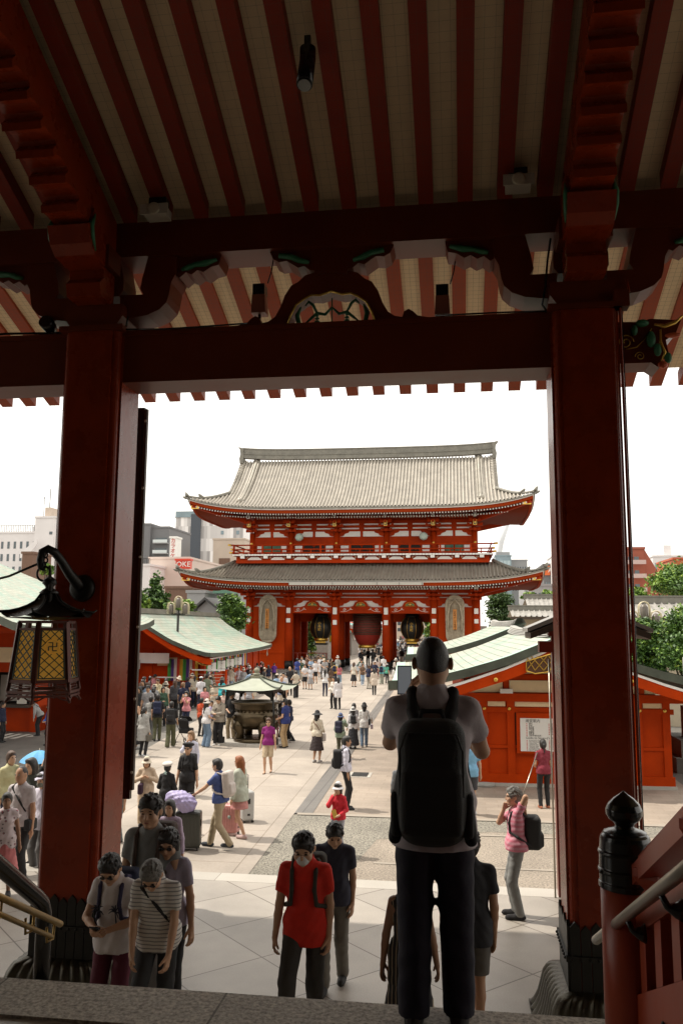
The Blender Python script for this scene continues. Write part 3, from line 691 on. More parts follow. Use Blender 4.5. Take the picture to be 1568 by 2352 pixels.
def eave_strip(mb, A, B, z0, lift, inset, zt, zb, th, front=True):
    n = 48
    for side in (-1, 1):
        for i in range(n):
            xa, xb = [(-1+2*(i+t)/n)*(A-inset) for t in (0, 1)]
            za, zb_ = [eave_z(x*A/(A-inset), A, z0, lift) for x in (xa, xb)]
            y0 = YC+side*(B-inset); y1 = y0-side*th
            mb.add([(GX+xa, y0, za+zb), (GX+xb, y0, zb_+zb), (GX+xb, y0, zb_+zt), (GX+xa, y0, za+zt), (GX+xa, y1, za+zb), (GX+xb, y1, zb_+zb), (GX+xb, y1, zb_+zt), (GX+xa, y1, za+zt)],
                   [(0,1,2,3),(4,7,6,5),(0,4,5,1),(3,2,6,7)])
        m_ = 20
        for i in range(m_):
            ya, yb = [(-1+2*(i+t)/m_)*(B-inset) for t in (0, 1)]
            za, zb_ = [z0+lift*(abs(y)/(B-inset))**5 for y in (ya, yb)]
            x0 = GX+side*(A-inset); x1 = x0-side*th
            mb.add([(x0, YC+ya, za+zb), (x0, YC+yb, zb_+zb), (x0, YC+yb, zb_+zt), (x0, YC+ya, za+zt), (x1, YC+ya, za+zb), (x1, YC+yb, zb_+zb), (x1, YC+yb, zb_+zt), (x1, YC+ya, za+zt)],
                   [(0,1,2,3),(4,7,6,5),(0,4,5,1),(3,2,6,7)])
def storey_eave(A, B, z0, lift, wx, wy, zw, roof):
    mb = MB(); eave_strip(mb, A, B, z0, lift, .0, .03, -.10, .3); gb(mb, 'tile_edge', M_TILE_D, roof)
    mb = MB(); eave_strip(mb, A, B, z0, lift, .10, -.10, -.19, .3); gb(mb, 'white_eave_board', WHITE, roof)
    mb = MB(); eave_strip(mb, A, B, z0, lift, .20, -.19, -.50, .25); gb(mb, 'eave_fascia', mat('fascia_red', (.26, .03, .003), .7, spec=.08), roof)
    # soffit and two rows of rafters with white ends
    sf = MB(); n = 40
    def E(u, side, v):
        x = u*(A-.3); ze = eave_z(x, A, z0, lift)-.42
        xw = max(-wx, min(wx, x)); f = v
        return (GX+x*(1-f)+xw*f, YC+side*((B-.3)*(1-f)+wy*f), ze*(1-f)+zw*f)
    for side in (-1, 1): sf.grid(lambda u, v, side=side: E(2*u-1, side, v), n, 3, False)
    for side in (-1, 1):
        def E2(u, v, side=side):
            y = (2*u-1)*(B-.3); ze = z0+lift*(abs(y)/B)**5-.42; yw = max(-wy, min(wy, y))
            return (GX+side*((A-.3)*(1-v)+wx*v), YC+y*(1-v)+yw*v, ze*(1-v)+zw*v)
        sf.grid(E2, 20, 3, False)
    gb(sf, 'eave_soffit', mat('soffit_brown_red', (.17, .022, .003), .7, spec=.08, var=.15), roof)  # shade under the eaves put into this darker red
    ra = MB(); re = MB(); n = int(2*(A-.8)/.27)
    for i in range(n+1):
        x = -(A-.8)+2*(A-.8)*i/n
        for row, (ins, dz, ln) in enumerate(((.42, -.50, 1.6), (1.9, -.62, 1.9))):
            if row == 1 and abs(x) > A-2.2: continue
            ze = eave_z(x, A, z0, lift)
            if row == 1: ze = z0+lift*min(1, abs(x)/A)**5*.7
            y = YC-B+ins
            ra.bar((GX+x, y, ze+dz-.07), (GX+x, y+ln, ze+dz+.04+.10*ln/2), .12, .13)
            re.box(GX+x-.062, GX+x+.062, y-.012, y-.001, ze+dz-.135, ze+dz-.005)
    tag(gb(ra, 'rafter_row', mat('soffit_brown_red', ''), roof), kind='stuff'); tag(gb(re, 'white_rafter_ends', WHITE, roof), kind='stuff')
    return roof
COLX = (-11.0, -7.03, -2.47, 2.47, 7.03, 11.0)
# lower roof and upper roof
def zf_lo(v): return 2.0*(.62*v+.38*v*v)
def zf_up(v): return 6.1*(.56*v+.44*v*v)
low = tile_roof(17.1, 8.0, 8.42, 1.0, zf_lo, 12.65, 1.0, 0, 'lower_roof', ridge_cut=.55)
storey_eave(17.1, 8.0, 8.42, 1.0, 11.4, 4.6, 8.05, low)
upr = tile_roof(16.4, 8.0, 15.28, 1.1, zf_up, 13.05, .41, 0, 'upper_roof')
storey_eave(16.4, 8.0, 15.28, 1.1, 11.2, 4.2, 15.0, upr)
# ridges
mb = MB(); n = 30
for i in range(n):                          # main ridge, curling up at its ends
    a, b = [(-1+2*(i+t)/n) for t in (0, 1)]
    za, zb = [21.52+.20*abs(t)**6+.08*t*t for t in (a, b)]
    xa, xb = GX+a*13.1, GX+b*13.1
    for (w0, h0, h1) in ((.34, 0, .42), (.40, .42, .50), (.27, .50, 1.0), (.33, 1.0, 1.1)):
        mb.add([(xa, YC-w0, za+h0), (xb, YC-w0, zb+h0), (xb, YC-w0, zb+h1), (xa, YC-w0, za+h1), (xa, YC+w0, za+h0), (xb, YC+w0, zb+h0), (xb, YC+w0, zb+h1), (xa, YC+w0, za+h1)],
               [(0,1,2,3),(4,7,6,5),(0,4,5,1),(3,2,6,7)])
gb(mb, 'main_ridge', M_TILE_D, upr)
for s in (-1, 1):
    mb = MB(); x = GX+s*13.15
    mb.prism([(x-s*.2, 21.2), (x+s*.18, 21.2), (x+s*.24, 21.7), (x+s*.12, 22.2), (x+s*.2, 22.7), (x+s*.40, 22.95), (x+s*.15, 22.92), (x-s*.2, 22.78)], YC-.45, YC+.45, 'y')
    gb(mb, 'ridge_end_tile', M_TILE_D, upr)
def zroof(v, z0, zf, x, A, lift): return z0+zf(v)+lift*(abs(x)/A)**5*(1-v)**2.2
for s in (-1, 1):
    # descending ridges on the front and back slope
    for fs_ in (-1, 1):
        mb = MB(); pts = []
        for k in range(13):
            v = 1-.80*k/12; pts.append((GX+s*11.55, YC+fs_*(8-v*8), 15.28+zf_up(v)+.22))
        for o_, r_ in ((0, .17), (.15, .11), (-.15, .11)): mb.tube([(p[0]+o_*1.7, p[1], p[2]-(abs(o_)*.3)) for p in pts], r_, 8)
        mb.sphere((GX+s*11.6, YC+fs_*6.5, pts[-1][2]-.05), (.32, .2, .3), 10, 6)
        gb(mb, 'descending_ridge', M_TILE, upr)
        for (A, B, z0, lift, zf, hx, vh, cut, rf, xs) in ((16.4, 8., 15.28, 1.1, zf_up, 13.05, .41, 1., upr, 1), (17.1, 8., 8.42, 1.0, zf_lo, 12.65, 1., .55, low, 1)):
            mb = MB(); pts = []
            for k in range(15):
                f = 1-k/14; v = vh*f; x = A-(A-hx)*f; pts.append((GX+s*x, YC+fs_*(B-v*B*cut), z0+zf(v)+lift*(x/A)**5*(1-v)**2.2+.16))
            mb.tube(pts[:10], .17, 8); mb.tube([(p[0], p[1], p[2]+.02) for p in pts[9:]], .13, 8)
            e1 = pts[9]; mb.tube([(e1[0], e1[1], e1[2]), (e1[0]+s*.25, e1[1]+fs_*.2, e1[2]+.25), (e1[0]+s*.35, e1[1]+fs_*.3, e1[2]+.36)], [.2, .15, .07], 7)
            e1 = pts[14]; mb.tube([e1, (e1[0]+s*.08, e1[1], e1[2]+.2), (e1[0]+s*.2, e1[1], e1[2]+.40)], [.2, .16, .08], 7)
            e1 = pts[14]; mb.tube([(e1[0], e1[1], e1[2]-.2), (e1[0]+s*.25, e1[1]+fs_*.1, e1[2]-.1), (e1[0]+s*.4, e1[1]+fs_*.1, e1[2]-.02)], [.14, .12, .06], 7)
            gb(mb, 'hip_ridge', M_TILE_D, rf)
            mb = MB(); x, y = GX+s*(A-.7), YC+fs_*(B-.55); mb.box(x-.45, x+.35, y-.1, y+.1, z0+lift*.78-.75, z0+lift*.78-.3); gb(mb, 'gilt_corner_fitting', GOLD, rf)
            mb = MB(); mb.bar((GX+s*(A-.4), YC+fs_*(B-.4), z0+lift*.9-.5), (GX+s*11, YC+fs_*4.2, z0-.9 if rf is upr else 7.4), .35, .5); gb(mb, 'corner_rafter', RED_GATE, rf)
    # gable triangle and its edge tiles
    mb = MB(); pts = [(YC+k*.8*.59, 0) for k in range(-10, 11)]
    prof = []
    for k in range(-12, 13):
        yy = k/12*(8-.41*8); v = 1-abs(yy)/8; prof.append((YC+yy, 15.28+zf_up(v)-.12))
    mb.prism(prof+[(YC+4.72, 16.9), (YC-4.72, 16.9)], GX+s*12.4-.1, GX+s*12.4+.1, 'x'); gb(mb, 'gable_wall', RED_GATE, upr)
    mb = MB()
    for k in range(-22, 23):
        yy = k/22*4.6; v = 1-abs(yy)/8; z = 15.28+zf_up(v)
        mb.tube([(GX+s*12.7, YC+yy, z+.10), (GX+s*13.32, YC+yy, z+.02)], .11, 6)
    gb(mb, 'gable_edge_tiles', M_TILE, upr)
# ---- walls and columns
M_GPANEL = mat('gate_panel_red', (.40, .038, .0012), .6, spec=.08, var=.12, scale=.5)
for y in (80.0, 84.0, 88.0):
    for cx_ in COLX:
        mb = MB(); mb.tube([(GX+cx_, y, .12), (GX+cx_, y, 8.0)], .40, 18); c = gb(mb, 'column', RED_GATE)
        mb = MB(); mb.tube([(GX+cx_, y, .1), (GX+cx_, y, .86)], .43, 18); gb(mb, 'black_column_shoe', IRON, c)
        if y == 80:
            mb = MB()
            zz = ((5.45, 5.95), (4.55, 4.95)) if abs(cx_) > 3 else ((5.35, 6.0), (4.35, 4.8))
            for a, b in zz: gb(MB().box(GX+cx_-.19, GX+cx_+.19, y-.50, y-.38, a, b), 'white_tenon_cap', WHITE, c)
for s in (-1, 1):                            # side bays: plank walls
    a, b = sorted((GX+s*7.3, GX+s*11)); mb = MB(); mb.box(a, b, 79.92, 80.10, .12, 6.05)
    mb.box(a, b, 79.86, 79.98, 5.95, 6.08); mb.box(a, b, 79.85, 79.97, 4.72, 4.95); mb.box(a, b, 79.85, 79.97, 1.55, 1.75); mb.box(a, b, 79.80, 79.97, .12, .45)
    gb(mb, 'side_wall', M_GPANEL)
    for s2 in (7.3, 10.8):
        mb = MB(); mb.box(GX+s*s2-.1, GX+s*s2+.1, 80.2, 88, .12, 6.0); gb(mb, 'inner_wall', M_GPANEL)
    mb = MB(); mb.box(a, b, 87.9, 88.1, .12, 6.05); gb(mb, 'side_wall', M_GPANEL)
    mb = MB(); mb.box(GX+s*7.18-.05, GX+s*7.18+.05, 80.9, 83.0, .12, 3.0); gb(mb, 'open_door', mat('dark_door', (.05, .012, .006), .6))
for i in range(5):                           # plaster band, tie beams, strips, per bay
    a, b = GX+COLX[i]+.36, GX+COLX[i+1]-.36; m_ = (a+b)/2
    mb = MB(); mb.box(a, b, 80.05, 80.2, 6.0, 8.0); gb(mb, 'plaster_band', WHITE)
    mb = MB(); mb.box(a, b, 79.85, 80.25, 6.66, 6.95); mb.box(a, b, 79.88, 80.2, 7.05, 7.28); mb.box(a, b, 79.9, 80.2, 7.42, 7.75)
    mb.box(a, b, 79.93, 80.2, 7.85, 8.05)
    gb(mb, 'bracket_beam', RED_GATE)
    for sg, p in ((1, a), (-1, b)):          # curved lower corners of the bracket arms over the plaster
        mb = MB(); mb.prism([(p, 6.66), (p+sg*1.0, 6.66), (p+sg*.95, 6.56), (p+sg*.7, 6.42), (p+sg*.45, 6.38), (p+sg*.35, 6.2), (p+sg*.0, 6.15)], 79.9, 80.04, 'y'); gb(mb, 'bracket_arm', RED_GATE)
    if i in (1, 2, 3):
        mb = MB(); mb.box(a, b, 79.75, 80.25, 5.45, 6.05); bm_ = gb(mb, 'tie_beam', RED_GATE)
        mb = MB()
        for sg, p in ((1, a), (-1, b)):
            mb.tube(spiral(p+sg*.55, 5.78, .16, 1.4, sg, 79.72, 0, 18), .022, 5)
            mb.tube([(p+sg*.2, 79.72, 5.62), (p+sg*.45, 79.72, 5.60), (p+sg*.8, 79.72, 5.66), (p+sg*1.1, 79.72, 5.82), (p+sg*1.35, 79.72, 5.80)], .02, 5)
            mb.tube(spiral(p+sg*1.12, 5.88, .10, 1.2, -sg, 79.72, 1, 12), .018, 5)
        gb(mb, 'white_scroll', WHITE, bm_)
        mb = MB(); mb.prism([(m_-1.2, 6.05), (m_-.75, 6.15), (m_-.55, 6.5), (m_-.25, 6.66), (m_+.25, 6.66), (m_+.55, 6.5), (m_+.75, 6.15), (m_+1.2, 6.05)], 79.85, 80.03, 'y'); fl = gb(mb, 'frog_leg_strut', RED_GATE)
        mb = MB()
        for q_ in range(5): mb.sphere((m_-.32+.16*q_, 79.84, 6.26+.06*(q_ % 2)), (.10, .03, .09), 8, 5)
        gb(mb, 'green_carving', mat('pale_green_carving', (.14, .28, .12), .6), fl)
        mb = MB(); mb.sphere((m_, 79.82, 6.33), (.13, .05, .10), 8, 5); mb.tube([(m_-.5, 79.84, 6.16), (m_-.3, 79.84, 6.44), (m_, 79.84, 6.52), (m_+.3, 79.84, 6.44), (m_+.5, 79.84, 6.16), (m_-.5, 79.84, 6.16)], .025, 5); gb(mb, 'gilt_flower', GOLD, fl)
        mb = MB(); mb.box(a, b, 83.8, 84.2, 4.66, 6.4); gb(mb, 'inner_lintel', M_GPANEL)
        mb = MB(); mb.box(a, b, 87.9, 88.1, 5.2, 6.4); gb(mb, 'inner_lintel', M_GPANEL)
mb = MB(); mb.box(GX-11, GX+11, 80.2, 88, 6.4, 6.5); gb(mb, 'passage_ceiling', mat('passage_ceiling_red', (.16, .02, .006), .6))
# bracket clusters
def cluster(x, z, y, parent=None):
    mb = MB()
    for k, (dy, dz, hw) in enumerate(((0, 0, .55), (-.45, .38, .75), (-.9, .76, .55))):
        mb.box(x-hw, x+hw, y+dy-.14, y+dy+.14, z+dz+.1, z+dz+.30)
        mb.box(x-.13, x+.13, y+dy-.45, y+.2, z+dz+.06, z+dz+.31)
        for s in (-1, 0, 1): mb.prism([(x+s*(hw-.13)-.10, z+dz+.30), (x+s*(hw-.13)+.10, z+dz+.30), (x+s*(hw-.13)+.14, z+dz+.39), (x+s*(hw-.13)-.14, z+dz+.39)], y+dy-.15, y+dy+.15, 'y')
    c = gb(mb, 'bracket_cluster', RED_GATE)
    return c
for cx_ in COLX:
    c = cluster(GX+cx_, 6.65, 79.7)
    mb = MB(); mb.box(GX+cx_-.16, GX+cx_+.16, 78.35, 78.4, 7.62, 8.05); gb(mb, 'white_beam_end', WHITE, c)
    c = cluster(GX+cx_, 13.35, 80.1)
    mb = MB(); mb.box(GX+cx_-.15, GX+cx_+.15, 78.6, 78.66, 14.62, 15.02); gb(mb, 'white_beam_end', WHITE, c)
    mb = MB(); mb.box(GX+cx_-.17, GX+cx_+.17, 78.95, 79.0, 13.85, 14.35); gb(mb, 'gilt_plaque', GOLD, c)
    mb = MB(); mb.box(GX+cx_-.13, GX+cx_+.13, 78.93, 78.949, 13.9, 14.3); mb.box(0, 0, 0, 0, 0, 0) if 0 else None; gb(mb, 'plaque_field', BLACK, c)
    mb = MB(); mb.sphere((GX+cx_, 78.93, 14.1), (.07, .03, .15), 8, 6); gb(mb, 'plaque_boss', GOLD, c)
for i in range(5):                           # ribbed coves between the clusters, pale
    a, b = GX+COLX[i]+.75, GX+COLX[i+1]-.75; n = int((b-a)/.27)
    for z0, z1, yy in ((14.68, 15.0, 79.3), (7.72, 8.02, 79.0)):
        mb = MB()
        for k in range(n+1):
            x = a+(b-a)*k/n; mb.bar((x, yy-.25, z1), (x, yy+.15, z0), .10, .05)
        gb(mb, 'cove_ribs', mat('pale_grey_green', (.40, .41, .34), .7))
# upper storey
mb = MB(); mb.box(GX-10.9, GX+10.9, 80.62, 87.4, 10.4, 15.1); gb(mb, 'upper_wall', RED_GATE)
for i in range(5):
    a, b = GX+COLX[i]+.3, GX+COLX[i+1]-.3; m_ = (a+b)/2
    mb = MB(); mb.box(a, b, 80.55, 80.63, 12.98, 13.50); mb.box(a, b, 80.55, 80.63, 13.72, 13.85); mb.box(a, b, 80.55, 80.63, 14.12, 14.26); gb(mb, 'plaster_band', WHITE)
    mb = MB(); mb.box(a-.1, b+.1, 80.50, 80.56, 13.50, 13.70); mb.box(a-.1, b+.1, 80.48, 80.56, 13.86, 14.1); mb.box(a-.1, b+.1, 80.48, 80.56, 14.28, 14.6); mb.box(m_-.12, m_+.12, 80.49, 80.56, 12.95, 13.5)
    mb.box(m_-.25, m_+.25, 80.45, 80.56, 13.66, 13.86); mb.box(m_-.25, m_+.25, 80.45, 80.56, 14.08, 14.28)
    for sg, p in ((1, a), (-1, b)): mb.prism([(p, 13.5), (p+sg*.95, 13.5), (p+sg*.85, 13.36), (p+sg*.5, 13.26), (p+sg*.4, 13.08), (p, 12.98)], 80.47, 80.545, 'y')
    gb(mb, 'bracket_beam', RED_GATE)
    mb = MB(); mb.box(a-.1, b+.1, 80.45, 80.6, 12.15, 12.95); gb(mb, 'lintel_beam', RED_GATE)
    kinds = ((.06, .22, 'w'), (.24, .48, 'g'), (.52, .76, 'g'), (.78, .94, 'w')) if i in (0, 4) else ((.02, .2, 'w'), (.24, .49, 'd'), (.51, .76, 'd'), (.80, .98, 'w'))
    for f0, f1, kd in kinds:
        x0, x1 = a+(b-a)*f0, a+(b-a)*f1; mb = MB()
        if kd == 'w': mb.box(x0, x1, 80.56, 80.64, 11.35, 12.10); gb(mb, 'white_panel', WHITE)
        elif kd == 'g':
            mb.box(x0, x1, 80.56, 80.64, 11.4, 12.10); wn = gb(mb, 'lattice_window', DARK); mb = MB(); nn_ = 7
            for q_ in range(nn_): xx = x0+.06+(x1-x0-.12)*q_/(nn_-1); mb.box(xx-.035, xx+.035, 80.50, 80.56, 11.42, 12.1)
            gb(mb, 'green_slats', mat('slat_green', (.10, .24, .16), .6), wn)
        else:
            c_ = .16; mb.prism([(x0+c_, 11.35), (x1-c_, 11.35), (x1, 11.5), (x1, 11.98), (x1-c_, 12.12), (x0+c_, 12.12), (x0, 11.98), (x0, 11.5)], 80.55, 80.64, 'y'); dr = gb(mb, 'bell_window', DARK)
            mb = MB(); mb.sphere(((x0+x1)/2, 80.53, 11.72), (.09, .04, .09), 8, 5); gb(mb, 'gilt_boss', GOLD, dr)
for cx_ in COLX:
    mb = MB(); mb.tube([(GX+cx_, 80.55, 10.5), (GX+cx_, 80.55, 13.4)], .28, 14); gb(mb, 'upper_column', RED_GATE)
    mb = MB(); mb.sphere((GX+cx_, 80.2, 12.3), (.13, .08, .13), 8, 6); gb(mb, 'gilt_boss', GOLD)
# balcony: brackets, white-edged floor, rails
bal = gb(MB().box(GX-12.3, GX+12.3, 79.25, 88.7, 10.30, 10.60).box(GX-12.3, GX+12.3, 79.35, 88.6, 10.60, 10.98), 'balcony', RED_GATE)
gb(MB().box(GX-12.65, GX+12.65, 78.95, 89.0, 11.02, 11.12), 'balcony_floor', RED_GATE, bal)
mb = MB(); n = 80
for k in range(n): x = GX-12.6+25.2*k/n; mb.box(x, x+.285, 78.90, 78.95, 11.0, 11.15)
gb(mb, 'white_board_ends', WHITE, bal)
for k in range(11):
    x = GX-11.6+23.2*k/10
    mb = MB(); mb.box(x-.2, x+.2, 78.95, 79.3, 10.75, 11.0); gb(mb, 'white_beam_end', WHITE, bal)
    if k < 10:
        a, b = x+.45, x+1.87; mb = MB()
        mb.prism([(a, 10.62), (b, 10.62), (b-.05, 10.72), (b-.35, 10.9), (a+.35, 10.9), (a+.05, 10.72)], 79.3, 79.36, 'y'); gb(mb, 'white_cusped_panel', WHITE, bal)
        mb = MB(); mb.tube(spiral(a-.02, 10.82, .11, 1.3, 1, 79.22, 0, 12), .022, 5); mb.tube(spiral(b+.02, 10.82, .11, 1.3, -1, 79.22, 0, 12), .022, 5); gb(mb, 'scroll', mat('cream_scroll', (.6, .45, .3), .6), bal)
for z, x1 in ((11.30, 12.9), (11.62, 12.8), (12.06, 13.05)):
    mb = MB(); mb.tube([(GX-x1, 79.12, z), (GX+x1, 79.12, z)], .07, 8); 
    for s in (-1, 1): mb.tube([(GX+s*12.5, 78.75, z), (GX+s*12.5, 89.1, z)], .07, 8)
    gb(mb, 'balcony_rail', RED_GATE, bal)
    for s in (-1, 1): mb = MB(); mb.tube([(GX+s*(x1-.3), 79.12, z), (GX+s*(x1+.05), 79.12, z+.04)], .10, 8); gb(mb, 'gilt_rail_end', GOLD, bal)
for k in range(27):
    x = GX-12.5+25*k/26; mb = MB(); big = k % 3 == 0
    mb.box(x-(.09 if big else .05), x+(.09 if big else .05), 79.04, 79.2, 11.12, 12.02 if big else 11.6); gb(mb, 'rail_post', RED_GATE, bal)
for x in (GX-7.0+.9, GX+7.0-.9):
    mb = MB(); mb.lathe([(.02, -.02), (.38, 0), (.42, .12), (.36, .3), (.2, .42)], (0, 0, 0), 14); o = mb.build('loudspeaker', mat('verdigris_shell', (.42, .5, .44), .6), None, (x, 79.9, 12.85)); o.rotation_euler = (R(75), 0, 0)
    tag(o, 'pale green bowl speaker %s on the gate balcony wall' % ('left' if x < GX else 'right'), 'speaker')
# white gutter along the middle of the lower eave
mb = MB(); mb.box(GX-6.3, GX+6.2, 75.80, 75.95, 7.98, 8.24); gb(mb, 'white_gutter', mat('gutter_grey_white', (.42, .40, .35), .5))
mb = MB()
for k in range(7): mb.box(GX-6.3+2.06*k, GX-6.26+2.06*k, 75.78, 75.80, 7.98, 8.24)
gb(mb, 'gutter_joints', IRON)
# ---- giant straw sandals
for s, nm in ((-1, 'left'), (1, 'right')):
    x = GX+s*9.0; e = empty('giant_straw_sandal', (x, 79.3, 2.6), 0, 'giant grey straw sandal hanging on the %s wall of the gate' % nm, 'straw sandal', 'giant sandals on the gate')
    def oval(w_, h0, h1, n=14, y=0):
        pts = []
        for k in range(n+1): a = PI*k/n; pts.append((w_*math.cos(a), y, h1-w_+w_*math.sin(a)*1.05))
        for k in range(n+1): a = PI+PI*k/n; pts.append((w_*math.cos(a)*.96, y, h0+w_+w_*math.sin(a)*1.0))
        return pts
    ov = oval(.80, .05, 4.5); mb = MB(); mb.prism([(p[0], p[2]) for p in ov], -.12, .12, 'y'); mb.build('sole', M_STRAW, e)
    mb = MB(); mb.tube(ov+[ov[0]], .11, 8, False); mb.build('rim_rope', M_STRAW, e)
    mb = MB()
    for k in range(34):
        z = .35+.115*k; mb.tube([(-.66, -.13, z+.03*math.sin(k)), (0, -.17, z-.02), (.66, -.13, z+.03*math.cos(k))], .055, 6)
    mb.build('woven_rows', M_STRAW, e)
    mb = MB(); mb.tube([(-.62, -.2, 1.2), (-.66, -.24, 2.5), (-.5, -.28, 3.6), (0, -.32, 4.2), (.5, -.28, 3.6), (.66, -.24, 2.5), (.62, -.2, 1.2)], .09, 8)
    for sx in (-1, 1):
        for z in (1.9, 3.0): mb.torus((sx*.82, -.02, z), .12, .05, 'x', 12, 6)
    mb.build('strap', M_STRAW, e)
    mb = MB(); mb.box(-.165, .165, -.36, -.30, 1.35, 3.25); pl = mb.build('plaque', M_PLQ, e)
    text_mesh(['山','形','県','村','山','市','奉','賛','会'], .225, 'lettering', BLACK, pl, (0, -.37, 2.22), ext=.004, vertical=True)
    mb = MB(); mb.tube([(0, -.02, .05), (.02, -.02, -.5), (0, -.02, -.9), (.06, -.02, -1.1), (0, -.02, -1.3), (-.05, -.02, -1.1), (0, -.02, -.9)], .04, 6); mb.build('tail_rope', M_STRAW, e)
# ---- lanterns of the gate
def big_lantern(x, y, z0, z1, r, m_, band, label, txt):
    e = empty('paper_lantern', (x, y, z0), 0, label, 'lantern'); H = z1-z0; mb = MB(); prof = []
    for k in range(29):
        t = k/28; rr = r*(math.sin(PI*min(max((t*.86+.07), 0), 1)))**.42; prof.append((rr*(1-.012*(k % 2)), H*t))
    mb.lathe(prof, n=32); mb.build('paper_body', m_, e)
    MB().lathe([(r*.55, -.25), (r*.6, -.2), (r*.6, .05), (r*.5, .1)], n=28).build('base_ring', band, e)
    MB().lathe([(r*.6, H-.1), (r*.62, H+.05), (r*.5, H+.3)], n=28).build('top_ring', IRON, e)
    return e
M_LRED = mat('red_lantern_paper', (.30, .02, .008), .6, var=.1); M_LBLK = mat('black_lantern', (.02, .018, .014), .4, var=.2)
e = big_lantern(GX+.28, 83.2, 2.3, 5.9, 1.45, M_LRED, GOLD, 'large red paper lantern hanging in the middle opening of the gate', '')
mb = MB()
for k in range(15): mb.lathe([(1.45, 1.10+.16*k), (1.485, 1.14+.16*k), (1.45, 1.20+.16*k)], n=40)
mb.build('mesh_guard', mat('guard_bronze', (.08, .06, .04), .5, metal=.5), e)
for x, nm in ((GX-4.4, 'left'), (GX+4.75, 'right')):
    e = big_lantern(x, 83.4, 2.95, 5.2, 1.18, M_LBLK, GOLD, 'black and gilt lantern hanging in the %s opening of the gate' % nm, '')
    mb = MB()
    for k in range(8):
        a = 2*PI*k/8+.39; mb.tube([(1.17*math.sin(PI*min(max(t*.86+.07, 0), 1))**.42*math.cos(a), 1.17*math.sin(PI*min(max(t*.86+.07, 0), 1))**.42*math.sin(a), 2.25*t) for t in [q_/10 for q_ in range(11)]], .025, 5)
    mb.build('gilt_ribs', GOLD, e)
    text_mesh(['小','舟','町'], .32, 'lettering', GOLD, e, (0, -1.2, 1.2), ext=.01, vertical=True)
    MB().box(-.5, .5, -.45, -.35, -.42, -.05).build('gilt_base_plate', GOLD, e)
    MB().box(-.62, .62, -.4, .4, -.62, -.42).build('tassel_frame', IRON, e)
# ------------------------------------------------------------------ surveyed positions
def at(x, y, Y):
    """world point at courtyard depth Y seen at photo position (x, y) of a 1568 x 2352 print"""
    u, v = x-784, y-1176
    u0 = u*math.cos(rol)+v*math.sin(rol); v0 = -u*math.sin(rol)+v*math.cos(rol)
    a, c = u0/1898, -v0/1898
    b2 = math.cos(pit)-c*math.sin(pit); c2 = math.sin(pit)+c*math.cos(pit)
    X = a*math.cos(yaw)-b2*math.sin(yaw); Yy = a*math.sin(yaw)+b2*math.cos(yaw)
    return Vector((X*Y/Yy, Y, CAMZ+c2*Y/Yy))
def ground(x, y, z=0.0):
    p = at(x, y, 100.0); t = (z-CAMZ)/(p.z-CAMZ)
    return Vector((p.x*t, 100*t, z))
def copper_mat():
    m, n, l, b = node_mat('verdigris_copper_sheet')
    uv = n.new('ShaderNodeUVMap'); br = n.new('ShaderNodeTexBrick'); br.offset = .5
    br.inputs['Scale'].default_value = 1; br.inputs['Brick Width'].default_value = 1.1; br.inputs['Row Height'].default_value = .27
    br.inputs['Mortar Size'].default_value = .012; br.inputs['Mortar Smooth'].default_value = .3
    br.inputs['Color1'].default_value = (.41, .425, .375, 1); br.inputs['Color2'].default_value = (.33, .36, .315, 1); br.inputs['Mortar'].default_value = (.10, .12, .09, 1)
    l.new(uv.outputs[0], br.inputs['Vector'])
    no = n.new('ShaderNodeTexNoise'); no.inputs['Scale'].default_value = .7; no.inputs['Detail'].default_value = 6; l.new(uv.outputs[0], no.inputs['Vector'])
    cr = n.new('ShaderNodeValToRGB'); cr.color_ramp.elements[0].position = .42; cr.color_ramp.elements[0].color = (1, .97, .90, 1)
    cr.color_ramp.elements[1].position = .62; cr.color_ramp.elements[1].color = (.80, 1, .93, 1); l.new(no.outputs['Fac'], cr.inputs[0])
    mm = n.new('ShaderNodeMix'); mm.data_type = 'RGBA'; mm.blend_type = 'MULTIPLY'; mm.inputs['Factor'].default_value = 1
    l.new(br.outputs['Color'], mm.inputs[6]); l.new(cr.outputs[0], mm.inputs[7]); l.new(mm.outputs[2], b.inputs['Base Color'])
    b.inputs['Roughness'].default_value = .5; b.inputs['Metallic'].default_value = .1
    bp = n.new('ShaderNodeBump'); bp.inputs['Strength'].default_value = .5; bp.inputs['Distance'].default_value = .02; l.new(br.outputs['Fac'], bp.inputs['Height']); bp.invert = True
    l.new(bp.outputs[0], b.inputs['Normal'])
    return m
M_COP = copper_mat(); M_COPE = mat('dark_copper_edge', (.06, .07, .05), .6, var=.4, scale=3); M_COPL = mat('pale_verdigris', (.36, .50, .42), .55, var=.2)
def interp(prof, t):
    d = [0]
    for (x0, z0), (x1, z1) in zip(prof, prof[1:]): d.append(d[-1]+math.hypot(x1-x0, z1-z0))
    s = t*d[-1]
    for i in range(len(prof)-1):
        if s <= d[i+1]+1e-9:
            f = (s-d[i])/(d[i+1]-d[i]); return prof[i][0]+(prof[i+1][0]-prof[i][0])*f, prof[i][1]+(prof[i+1][1]-prof[i][1])*f, s
    return (*prof[-1], d[-1])
